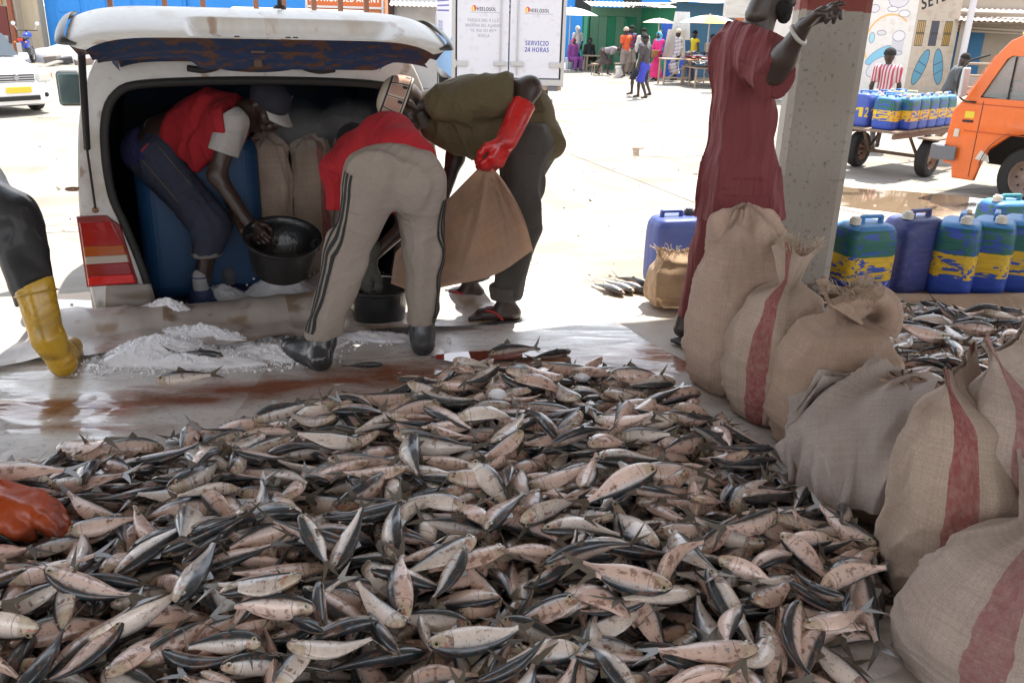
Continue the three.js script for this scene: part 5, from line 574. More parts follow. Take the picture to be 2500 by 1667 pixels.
// ---------------------------------------------------------------- fish
const fishTex = (seed, tint, blood, dark) => tex(512, 256, (u, v) => {
  if (u > 0.9) { // eye patch (v > .5) and fin patch (v < .5)
    if (v > 0.5) { const r = Math.hypot((u - 0.95) / 0.05, (v - 0.75) / 0.25); return r < 0.42 ? [0.012, 0.012, 0.015] : r < 0.62 ? [0.50, 0.42, 0.24] : r < 0.72 ? [0.10, 0.06, 0.04] : [0.42, 0.34, 0.27]; }
    const k = 0.6 + 0.5 * ridge(v * 40, u * 8, 1); return [0.115 * k, 0.095 * k, 0.07 * k];
  }
  const s = u / 0.9, a = Math.abs(v - 0.5) * 2;             // a: 0 along the back, 1 along the belly
  const n = fbm(s * 9, v * 7, seed, 4), n2 = fbm(s * 50, v * 30, seed + 3, 2), sc = 0.5 + 0.5 * Math.sin(s * 260 + (Math.round(v * 46) & 1) * Math.PI) * Math.sin(v * 290), edge = 0.34 + dark + 0.07 * (n - 0.5) - 0.10 * sst(0.75, 1, s) * 0;
  const bk = 1 - sst(edge - 0.05, edge + 0.07, a), band = sst(edge - 0.02, edge + 0.04, a) * (1 - sst(edge + 0.04, edge + 0.2, a));
  let c = [tint[0], tint[1], tint[2]].map(q => q * (0.86 + 0.3 * n + 0.07 * (sc - 0.5) + 0.1 * (n2 - 0.5)));
  c[0] = lerp(c[0], 0.44, band * 0.5); c[1] = lerp(c[1], 0.47, band * 0.5); c[2] = lerp(c[2], 0.50, band * 0.5);
  const kk = 0.7 + 0.6 * n + 0.25 * (sc - 0.5); c = c.map((q, i) => lerp(q, [0.018, 0.026, 0.033][i] * kk, bk));
  const head = 1 - sst(0.20, 0.235, s + 0.025 * Math.cos((a - 0.6) * 3)), gill = Math.max(0, 1 - Math.abs(s - 0.225 - 0.03 * Math.cos((a - 0.62) * 3.2)) / 0.008) * sst(0.2, 0.4, a);
  if (head > 0) { const y = fbm(s * 30, v * 14, seed + 8, 3), hd = [0.46 * (0.7 + 0.6 * y), 0.37 * (0.7 + 0.6 * y), 0.25 * (0.7 + 0.6 * y)]; c = c.map((q, i) => lerp(q, hd[i], head * (1 - bk) * 0.75)); c[1] *= 1 - 0.5 * head * sst(0.55, 0.75, fbm(s * 12, v * 9, seed + 2, 3)); c[2] *= 1 - 0.5 * head * sst(0.55, 0.75, fbm(s * 12, v * 9, seed + 2, 3)); c = c.map(q => q * (1 - 0.5 * head * (1 - sst(0.0, 0.05, s)))); }
  c = c.map(q => q * (1 - 0.7 * gill));
  const bl = sst(0.66 - blood, 0.80 - blood, fbm(s * 13, v * 14, seed + 5, 5)) * 0.75 + sst(0.69, 0.78, fbm(s * 40, v * 34, seed + 9, 3)) * 0.5;
  c = [lerp(c[0], 0.17, clamp(bl)), lerp(c[1], 0.075, clamp(bl)), lerp(c[2], 0.045, clamp(bl))];
  return c;
});
const fishBump = tex(512, 256, (u, v) => u > 0.2 && u < 0.88 ? 0.5 + 0.35 * Math.sin(u * 300 + (Math.round(v * 52) & 1) * Math.PI) * Math.sin(v * 327) + 0.2 * fbm(u * 10, v * 6, 2) : 0.5 + 0.5 * fbm(u * 40, v * 20, 4, 3), false);
const fishMat = [[3, [0.74, 0.52, 0.43], 0.07, -0.03], [11, [0.78, 0.67, 0.59], 0.02, 0.0], [23, [0.66, 0.45, 0.365], 0.09, 0.02], [37, [0.80, 0.59, 0.50], 0.05, -0.06], [51, [0.62, 0.53, 0.46], 0.04, 0.08]].map(a =>
  MP([1, 1, 1], 0.38, { map: fishTex(...a), bumpMap: fishBump, bumpScale: 0.0006, metalness: 0.04, clearcoat: 1, clearcoatRoughness: 0.10 }));
const FB = [[0, 0.003, 0.002, 0.001], [0.03, 0.0115, 0.0075, 0.001], [0.08, 0.018, 0.0125, 0], [0.15, 0.024, 0.016, -0.001], [0.23, 0.0285, 0.0185, -0.002], [0.33, 0.0315, 0.020, -0.003], [0.44, 0.032, 0.020, -0.0035], [0.56, 0.0295, 0.018, -0.003], [0.68, 0.0235, 0.0128, -0.001], [0.8, 0.016, 0.0085, 0.0015], [0.91, 0.0095, 0.005, 0.003], [1, 0.0078, 0.003, 0.0035]];
const FL = 0.215;
// bends: lateral and dorsal curvature, then tail twist
const fishBend = [[0.25, 0.1], [0.7, -0.15], [-0.45, 0.4], [0.15, -0.45], [-0.85, 0.2], [0.4, 0.6], [1.25, 0.3], [0.05, 0.02]];
function centre(s, [bl, bd]) { // point, tangent angles for a body bent in both planes
  const q = s - 0.45, x = -FL * (q - (bl * bl + bd * bd) * q * q * q * 0.16), z = FL * bl * q * q * 0.5, y = -FL * bd * q * q * 0.5; return [x, y, z, bl * q, -bd * q];
}
const fishGeo = fishBend.map((b, vi) => {
  const P = [], UV = [], I = [], N = 12, R = FB.length;
  for (let i = 0; i < R; i++) { const [s, D0, W, off] = FB[i], D = D0 * 1.03, [cx, cy, cz, ty, tz] = centre(s, b);
    for (let j = 0; j <= N; j++) { const a = j / N * 2 * Math.PI, c = -Math.cos(a), sy = Math.sin(a); let y = D * c + off, z = W * sy * (1 - 0.25 * Math.max(0, -c) * Math.abs(c)); if (c < 0) y *= 1.08;
      P.push(cx + Math.sin(ty) * z * 1 + Math.sin(tz) * y * -1, cy + y * Math.cos(tz), cz + z * Math.cos(ty)); UV.push(s * 0.895, j / N); } }
  for (let i = 0; i < R - 1; i++) for (let j = 0; j < N; j++) { const q = i * (N + 1) + j, r = q + N + 1; I.push(q, r, q + 1, q + 1, r, r + 1); }
  const ey = (sg) => { const [cx, cy, cz] = centre(0.092, b), o = P.length / 3; P.push(cx, cy + 0.0055, cz + sg * 0.0162); UV.push(0.95, 0.75); for (let k = 0; k < 10; k++) { const a = k / 10 * 2 * Math.PI; P.push(cx + 0.0086 * Math.cos(a), cy + 0.0055 + 0.0086 * Math.sin(a), cz + sg * 0.0130); UV.push(0.95 + 0.045 * Math.cos(a), 0.75 + 0.22 * Math.sin(a)); } for (let k = 0; k < 10; k++) I.push(o, o + 1 + k, o + 1 + (k + 1) % 10); };
  ey(1); ey(-1);
  const g = new THREE.BufferGeometry(); g.setAttribute('position', new THREE.Float32BufferAttribute(P, 3)); g.setAttribute('uv', new THREE.Float32BufferAttribute(UV, 2)); g.setIndex(I); g.computeVertexNormals();
  const fin = (pts, th = 0.0007) => { const f = ext(poly(pts), th * 2).translate(0, 0, -th), p = f.attributes.position, uv = f.attributes.uv; for (let i = 0; i < p.count; i++) uv.setXY(i, 0.91 + 0.08 * clamp(Math.abs(p.getX(i)) * 14), 0.1 + 0.3 * clamp(0.5 + p.getY(i) * 12)); return f; };
  const [tx, ty0, tz0, ta, tb] = centre(1, b), sp = 0.7 + 0.12 * (vi % 4);
  const tail = fin([[0.004, 0.0075], [0.004, -0.0075], [-0.014, -0.014], [-0.060, -0.040 * sp], [-0.034, -0.010], [-0.020, 0], [-0.034, 0.010], [-0.060, 0.040 * sp], [-0.014, 0.014]]);
  at(tail, 0, 0, 0, 0, -ta * 1.1 + 0.15 * (vi % 3 - 1), tb); tail.translate(tx, ty0 + 0.0035, tz0);
  const [px, py, pz] = centre(0.26, b), pec = at(fin([[0, 0.004], [-0.034, -0.002], [-0.028, -0.009], [0, -0.005]]), 0, 0, 0, 0, -0.22, -0.25).translate(px, py - 0.012, pz + 0.0155), pec2 = at(fin([[0, 0.004], [-0.034, -0.002], [-0.028, -0.009], [0, -0.005]]), 0, 0, 0, 0, 0.22, -0.25).translate(px, py - 0.012, pz - 0.0155);
  const [dx, dy, dz] = centre(0.45, b), dor = at(fin([[0.014, 0], [0.004, 0.021], [-0.01, 0.012], [-0.024, 0]]), 0, 0, 0, 0, 0, 0.2 * (vi % 3)).translate(dx, dy + 0.026, dz), [ax, ay, az] = centre(0.78, b), an = fin([[0.012, 0.004], [-0.004, -0.010], [-0.018, 0.002]]).translate(ax, ay - 0.017, az);
  const all = merge([g.clone(), tail.clone(), pec.clone(), pec2.clone(), dor.clone(), an.clone()]);
  return { body: g, tail, fins: merge([pec, pec2]), dorsal: dor, all, b };
});
function makeFish(v, m, label, group, noGroup) {
  const o = new THREE.Group(); o.name = numbered('fish'); o.userData = { label, category: 'fish' }; if (group) o.userData.group = group; scene.add(o);
  const G = fishGeo[v]; part(o, 'body', G.body, fishMat[m]); part(o, 'tail_fin', G.tail, fishMat[m]); part(o, 'pectoral_fin', G.fins, fishMat[m]); part(o, 'dorsal_fin', G.dorsal, fishMat[m]); return o;
}
const qYPR = (yaw, pitch, roll) => new THREE.Quaternion().setFromEuler(new THREE.Euler(roll, yaw, pitch, 'YZX'));
// heaps are laid fish by fish on a height map
function heap(seed, x0, x1, z0, z1, floorY, target, count, headOf, block) {
  const r = rng(seed), c = 0.011, nx = Math.ceil((x1 - x0) / c), nz = Math.ceil((z1 - z0) / c), H = new Float32Array(nx * nz), own = new Int32Array(nx * nz).fill(-1), out = [];
  for (let j = 0; j < nz; j++) for (let i = 0; i < nx; i++) H[j * nx + i] = floorY(x0 + i * c, z0 + j * c);
  const hAt = (x, z) => { const i = Math.round((x - x0) / c), j = Math.round((z - z0) / c); return i < 0 || j < 0 || i >= nx || j >= nz ? floorY(x, z) : H[j * nx + i]; };
  const gauss = () => (r() + r() + r() - 1.5) * 1.15;
  for (let n = 0, miss = 0; n < count && miss < 4000;) {
    let bx = 0, bz = 0, best = -9; for (let k = 0; k < 7; k++) { const x = lerp(x0, x1, r()), z = lerp(z0, z1, r()), d = target(x, z) - hAt(x, z); if (d > best) { best = d; bx = x; bz = z; } }
    if (best < 0.012) { miss++; continue; }
    const v = Math.floor(r() * 8), sc = 0.80 + 0.36 * r(), yaw = headOf(bx, bz, r, gauss), t = r(), sg = r() < 0.5 ? 1 : -1, roll = t < 0.60 ? sg * (Math.PI / 2 - 0.15 + 0.38 * gauss()) : t < 0.84 ? sg * (0.65 + 0.35 * gauss()) : t < 0.92 ? Math.PI + 0.6 * gauss() : sg * (2.2 + 0.3 * gauss());
    const S = []; for (let k = 0; k < 10; k++) { const q = k / 9 * 1.12; let D, W; if (q > 1) { D = 0.012; W = 0.001; } else { let i = 0; while (i < FB.length - 2 && FB[i + 1][0] < q) i++; const f = (q - FB[i][0]) / (FB[i + 1][0] - FB[i][0]); D = lerp(FB[i][1], FB[i + 1][1], f); W = lerp(FB[i][2], FB[i + 1][2], f); } const p = centre(q, fishGeo[v].b); S.push([V(p[0] * sc, p[1] * sc, p[2] * sc), D * sc, W * sc]); }
    const place = (pitch) => { const Q = qYPR(yaw, pitch, roll), dy = V(0, 1, 0).applyQuaternion(Q), dz = V(0, 0, 1).applyQuaternion(Q); return { Q, s: S.map(([p, D, W]) => { const w = p.clone().applyQuaternion(Q); return { x: bx + w.x, y: w.y, z: bz + w.z, e: Math.hypot(D * dy.y, W * dz.y), h: Math.hypot(D * Math.hypot(dy.x, dy.z), W * Math.hypot(dz.x, dz.z)) }; }) }; };
    const lat = V(-Math.sin(yaw), 0, -Math.cos(yaw)); // horizontal, across the fish
    const sup = (p) => Math.max(hAt(p.x, p.z), hAt(p.x + lat.x * p.h * 0.55, p.z + lat.z * p.h * 0.55) - 0.004, hAt(p.x - lat.x * p.h * 0.55, p.z - lat.z * p.h * 0.55) - 0.004);
    let P = place(0); const f0 = P.s.map(sup), front = (f0[1] + f0[2] + f0[3]) / 3, back = (f0[6] + f0[7] + f0[8]) / 3, pitch = clamp(Math.atan2(front - back, 0.12 * sc) * 0.85, -0.32, 0.32) + 0.06 * gauss();
    P = place(pitch); const need = P.s.slice(0, 9).map(p => sup(p) + p.e - p.y).sort((a, b) => b - a); let y = 0.35 * need[0] + 0.65 * need[2] - 0.013;
    if (block && P.s.some(p => block(p.x, p.z))) { miss++; continue; }
    for (let k = 0; k < 28; k++) { const q = k / 27 * 9, i = Math.min(8, Math.floor(q)), f = q - i, a = P.s[i], b = P.s[i + 1], x = lerp(a.x, b.x, f), z = lerp(a.z, b.z, f), yy = y + lerp(a.y, b.y, f), e = lerp(a.e, b.e, f), h = lerp(a.h, b.h, f);
      for (let w = -1; w <= 1; w += 0.25) { const X = x + lat.x * h * w, Z = z + lat.z * h * w, ii = Math.round((X - x0) / c), jj = Math.round((Z - z0) / c); if (ii < 0 || jj < 0 || ii >= nx || jj >= nz) continue; const t2 = yy + e * Math.sqrt(1 - w * w * 0.98), id = jj * nx + ii; if (t2 > H[id]) { H[id] = t2; own[id] = n; } } }
    out.push({ v, m: Math.floor(r() * 5), sc, pos: V(bx, y, bz), Q: P.Q, vis: 0 }); n++; miss = 0;
  }
  for (let j = 0; j < nz; j++) for (let i = 0; i < nx; i++) { const o = own[j * nx + i]; if (o >= 0) { const z = z0 + j * c, x = x0 + i * c, ax = -z * 0.937 + 0.5; if (Math.abs(x) < 0.60 * ax && z < -1.62) out[o].vis += 1 / (ax * ax); } }
  out.hAt = hAt; return out;
}
const heapPoly = [[-2.75, -2.42], [-1.9, -2.66], [-1.41, -2.90], [-0.95, -3.26], [-0.46, -3.56], [0.1, -3.74], [0.45, -3.78], [0.75, -3.58], [0.95, -3.2], [1.10, -2.85], [1.22, -2.3], [1.12, -1.95], [0.98, -1.72], [0.92, -1.25], [-2.75, -1.25]];
function inside(P, x, z) { // signed distance to a polygon, positive inside
  let s = 1e9, c = false; for (let i = 0, j = P.length - 1; i < P.length; j = i++) { const [ax, az] = P[i], [bx, bz] = P[j], ex = bx - ax, ez = bz - az, t = clamp(((x - ax) * ex + (z - az) * ez) / (ex * ex + ez * ez)), d = Math.hypot(x - ax - ex * t, z - az - ez * t); s = Math.min(s, d); if ((az > z) !== (bz > z) && x < (bx - ax) * (z - az) / (bz - az) + ax) c = !c; } return c ? s : -s;
}
const sackSpots = [[0.99, -3.42, 0.16], [1.17, -3.12, 0.2], [1.32, -2.86, 0.22], [1.32, -2.42, 0.26], [1.31, -2.0, 0.2], [1.62, -2.1, 0.24], [1.3, -1.62, 0.26]];
const onSack = (x, z) => sackSpots.some(([a, b, q]) => Math.hypot(x - a, z - b) < q);
const heapA = heap(5, -2.75, 1.3, -3.95, -1.25, tarpY, (x, z) => { const d = inside(heapPoly, x, z) + 0.05 * (fbm(x * 3, z * 3, 3, 2) - 0.5); if (Math.hypot(x + 1.34, z + 2.2) < 0.22) return PL + 0.05; return d < 0 || onSack(x, z) ? 0 : PL + 0.020 + 0.060 * sst(0.05, 0.8, d) + 0.04 * (fbm(x * 2.2, z * 2.2, 7, 3) - 0.4) * sst(0.05, 0.5, d) ; }, 3200,
  (x, z, r, gauss) => (r() < 0.45 + 0.2 * sst(-3.2, -2.2, z) ? r() * 6.283 : (r() < 0.5 ? 0 : Math.PI) + 0.28 + 0.5 * gauss()), (x, z) => onSack(x, z));
const heapB = heap(9, 1.5, 4.0, -4.95, -2.7, (x, z) => PL + 0.02, (x, z) => { const d = Math.min(-(z + 4.80 - 0.30 * (x - 2.1)) < 0 ? z + 4.80 - 0.30 * (x - 2.1) : -1, x - 1.55, -2.8 - z); return d < 0 || onSack(x, z) ? 0 : PL + 0.030 + 0.03 * sst(0, 0.5, d) + 0.03 * (fbm(x * 3, z * 3, 2, 2) - 0.4); }, 900,
  (x, z, r, gauss) => (r() < 0.3 ? r() * 6.283 : (r() < 0.5 ? 0 : Math.PI) - 0.2 + 0.45 * gauss()), (x, z) => onSack(x, z));
const apply = (o, f) => { o.position.copy(f.pos); o.quaternion.copy(f.Q); o.scale.setScalar(f.sc); };
{
  const all = [...heapA.map(f => ({ f, h: 0 })), ...heapB.map(f => ({ f, h: 1 }))].sort((a, b) => b.f.vis - a.f.vis), near = all.slice(0, 290), rest = all.slice(290);
  for (const { f, h } of near) apply(makeFish(f.v, f.m, h ? 'silvery sardine in the fish pile in front of the jerrycans' : 'wet sardine with dark back lying in the large fish heap', h ? 'sardines in the smaller pile' : 'sardines in the large heap'), f);
  for (const h of [0, 1]) {
    const g = new THREE.Group(); g.name = h ? 'fish_pile' : 'fish_heap'; g.userData = { kind: 'stuff', label: h ? 'smaller pile of silvery sardines before the jerrycans' : 'large heap of wet sardines covering the tarpaulin' }; scene.add(g);
    for (let v = 0; v < 8; v++) for (let m = 0; m < 5; m++) { const L = rest.filter(q => q.h === h && q.f.v === v && q.f.m === m); if (!L.length) continue; const im = new THREE.InstancedMesh(fishGeo[v].all, fishMat[m], L.length); im.name = 'sardines'; L.forEach(({ f }, i) => im.setMatrixAt(i, new THREE.Matrix4().compose(f.pos, f.Q, V(f.sc, f.sc, f.sc)))); g.add(im); }
  }
  const hs = heapA.map(f => f.pos.y).sort((a, b) => a - b); console.log('fish', heapA.length, heapB.length, rest.length, 'heap heights', hs[hs.length >> 1], hs[hs.length - 1]);
  [[-2.12, 0.052, -4.10, 0.12, 0.25, 7, 1, 1.05, 'dark-backed sardine lying on the sheet edge behind the yellow boot'], [-1.40, 0.055, -3.70, -0.05, 0.3, 7, 4, 1.0, 'frosted sardine half sunk in the spilled ice'], [-1.43, 0.030, -3.50, 3.5, 0.6, 0, 1, 1.05, 'single sardine on the wet sheet below the spilled ice'], [-0.66, 0.022, -3.72, 0.2, 0.9, 3, 4, 0.75, 'small dark fish lying alone between the grey boots and the heap'], [-0.02, 0.030, -3.95, 3.6, 0.35, 2, 4, 1.15, 'dark curved fish stretched out beyond the far rim of the heap'], [0.20, 0.030, -3.92, 0.5, 0.7, 0, 1, 1.0, 'sardine lying just beyond the heap near the flip-flops'], [0.58, 0.03, -5.02, -0.9, 1.3, 0, 1, 1.15, 'sunlit sardine lowest in the small group by the straw-coloured sack'], [0.645, 0.03, -5.06, -0.95, 1.4, 7, 1, 1.15, 'sunlit sardine second in the small group by the straw-coloured sack'], [0.715, 0.03, -5.08, -0.9, 1.3, 7, 3, 1.15, 'sunlit sardine third in the small group by the straw-coloured sack'], [0.745, 0.03, -5.17, -0.8, 0.6, 0, 4, 1.1, 'shaded sardine at the back of the group by the straw-coloured sack'], [-1.50, 0.20, -2.36, 3.2, 1.4, 7, 0, 1.2, 'pinkish sardine lying over the back of the orange glove']].forEach(([x, y, z, yaw, roll, v, m, sc, l]) => apply(makeFish(v, m, l), { pos: V(x, PL + y, z), Q: qYPR(yaw, 0, roll), sc }));
}
// ---------------------------------------------------------------- refrigerated truck
const whiteP = M([0.5, 0.5, 0.52], 0.4), steel = M([0.42, 0.41, 0.40], 0.4, { metalness: 0.6 }), tyreM = M([0.022, 0.021, 0.02], 0.85), dark = M([0.02, 0.02, 0.02], 0.8);
function wheel(parent, x, y, z, r, w, rimM, nm = 'wheel') { // axle along local x
  const g = new THREE.Group(); g.name = nm; g.position.set(x, y, z); parent.add(g);
  part(g, 'tyre', lathe([[r * 0.60, -w / 2], [r * 0.86, -w / 2], [r * 0.97, -w * 0.40], [r, -w * 0.22], [r, w * 0.22], [r * 0.97, w * 0.40], [r * 0.86, w / 2], [r * 0.60, w / 2]], 36).rotateZ(Math.PI / 2), tyreM);
  part(g, 'rim', merge([lathe([[0.001, w * 0.18], [r * 0.2, w * 0.18], [r * 0.24, w * 0.05], [r * 0.48, w * 0.10], [r * 0.54, w * 0.42], [r * 0.62, w * 0.46], [r * 0.62, -w * 0.46], [r * 0.54, -w * 0.42], [r * 0.48, -w * 0.1], [r * 0.24, -w * 0.05], [r * 0.2, -w * 0.18], [0.001, -w * 0.18]], 28).rotateZ(Math.PI / 2)]), rimM);
  part(g, 'wheel_nuts', merge([...Array(8).keys()].map(k => { const a = k * Math.PI / 4; return [1, -1].map(s => CY(0.014, 0.014, 0.03, 6).rotateZ(Math.PI / 2).translate(s * w * 0.12, Math.cos(a) * r * 0.36, Math.sin(a) * r * 0.36)); }).flat()), dark); return g;
}
{
  const g = thing('refrigerated_truck', 'white refrigerated box truck with lettering on its closed rear doors', 'truck', null, [-0.24, 0, -18.6], 0.16);
  const logo = (x, ox, oy, s) => { x.fillStyle = '#e0a326'; x.beginPath(); x.arc(ox + 24 * s, oy - 14 * s, 19 * s, 1.2, 4.4); x.fill(); x.fillStyle = '#b8452e'; x.beginPath(); x.arc(ox + 24 * s, oy - 14 * s, 19 * s, 4.4, 7.4); x.fill(); x.fillStyle = '#e8d8c8'; x.fillRect(ox + 20 * s, oy - 24 * s, 5 * s, 20 * s); x.fillStyle = '#2b2a2c'; x.font = `bold ${30 * s}px sans-serif`; x.fillText('HIELOSOL', ox + 44 * s, oy); x.fillStyle = '#8a8a90'; x.fillRect(ox, oy + 8 * s, 215 * s, 3 * s); };
  const door = (left) => canvasTex(512, 1024, (x, w, h) => { x.fillStyle = '#c4c1c6'; x.fillRect(0, 0, w, h); for (let k = 0; k < 160; k++) { x.fillStyle = `rgba(120,105,95,${0.02 + 0.05 * hsh(k, 3, 1)})`; x.fillRect(hsh(k, 1, 1) * w, hsh(k, 2, 1) * h, 3 + 60 * hsh(k, 4, 1), 1 + 40 * hsh(k, 5, 2)); } x.textAlign = 'left'; logo(x, left ? 130 : 135, 470, 1.35); x.textAlign = 'center'; x.fillStyle = '#6b6a70'; if (left) { x.font = '34px sans-serif'; ['PARQUE IND. P.I.S.A.', 'MAIRENA DEL ALJARAFE', 'Tlf. 954 181 897*', 'SEVILLA'].forEach((t, i) => x.fillText(t, 260, 560 + i * 42)); } else { x.fillStyle = '#3a3f8c'; x.font = 'bold 54px sans-serif'; x.fillText('SERVICIO', 275, 745); x.fillText('24 HORAS', 275, 800); } });
  const side = canvasTex(1024, 512, (x, w, h) => { x.fillStyle = '#d6d6da'; x.fillRect(0, 0, w, h); x.fillStyle = '#7fa9cf'; x.beginPath(); x.moveTo(0, 380); x.bezierCurveTo(300, 250, 600, 460, w, 300); x.lineTo(w, h); x.lineTo(0, h); x.fill(); x.fillStyle = '#3d4a9a'; for (let k = 0; k < 9; k++) x.fillRect(40, 60 + k * 22, 700, 7); x.font = 'bold 60px sans-serif'; x.fillText('HIELOSOL', 120, 330); });
  part(g, 'box', at(BX(2.16, 2.5, 5.2, 0.03), 0, 2.08, -2.66), M([1, 1, 1], 0.45, { map: side }));
  for (const s of [-1, 1]) {
    const d = part(g, 'door', at(BX(1.03, 2.32, 0.06, 0.012), s * 0.528, 2.08, 0.0), M([1, 1, 1], 0.42, { map: door(s < 0) }));
    { const p = d.geometry.attributes.position, uv = d.geometry.attributes.uv; for (let i = 0; i < p.count; i++) uv.setXY(i, (p.getX(i) - s * 0.528) / 1.03 + 0.5, (p.getY(i) - 0.92) / 2.32); }
    part(d, 'seal', merge([at(BX(0.03, 2.36, 0.05, 0.005), s * 1.058, 2.08, 0.0), at(BX(1.05, 0.03, 0.05, 0.005), s * 0.528, 0.905, 0.0)]), dark);
    for (const y of [1.18, 2.7]) part(d, 'hinge', merge([at(BX(0.30, 0.10, 0.03, 0.008), s * 0.98, y, 0.045), at(CY(0.03, 0.03, 0.16, 10), s * 1.09, y, 0.04)]), steel);
    part(d, 'lock_bar', merge([at(CY(0.014, 0.014, 2.2, 8), s * 0.17, 2.08, 0.05), at(BX(0.27, 0.09, 0.03, 0.008), s * 0.17, 1.19, 0.05), at(BX(0.20, 0.03, 0.03, 0.006), s * 0.20, 1.17, 0.075)]), steel);
    part(g, 'corner_post', at(BX(0.07, 2.62, 0.09, 0.012), s * 1.11, 2.06, -0.01), steel);
    part(g, 'marker_lamp', at(BX(0.22, 0.09, 0.06, 0.015), s * 0.92, 0.72, 0.04), M([0.10, 0.10, 0.11], 0.4));
    const lm = part(g, 'tail_lamp_unit', at(BX(0.36, 0.13, 0.07, 0.02), s * 0.78, 0.44, -0.1), M([0.30, 0.28, 0.27], 0.5)); for (const k of [-1, 0, 1]) part(lm, 'lens', at(CY(0.05, 0.05, 0.03, 14), s * 0.78 + k * 0.11, 0.44, -0.065, Math.PI / 2), M(k ? [0.30, 0.03, 0.02] : [0.45, 0.25, 0.08], 0.25));
    wheel(g, s * 0.82, 0.43, -1.3, 0.43, 0.25, steel); wheel(g, s * 0.86, 0.43, -6.1, 0.43, 0.25, steel); part(g, 'mudguard', at(BX(0.32, 0.36, 0.02, 0.004), s * 0.82, 0.46, -0.75), dark);
  }
  part(g, 'rear_sill', at(BX(2.24, 0.13, 0.10, 0.015), 0, 0.835, -0.01), steel); part(g, 'sill_board', at(BX(2.2, 0.08, 0.12, 0.01), 0, 0.725, -0.02), M([0.30, 0.19, 0.12], 0.7)); part(g, 'underrun_bar', at(BX(1.9, 0.10, 0.08, 0.015), 0, 0.32, -0.12), M([0.25, 0.22, 0.2], 0.6)); part(g, 'chassis', merge([at(BX(0.1, 0.2, 6.3, 0.01), -0.4, 0.68, -3.3), at(BX(0.1, 0.2, 6.3, 0.01), 0.4, 0.68, -3.3)]), dark);
  part(g, 'cab', merge([at(BX(2.0, 1.7, 1.7, 0.18, 3), 0, 1.35, -6.3)]), whiteP);
}
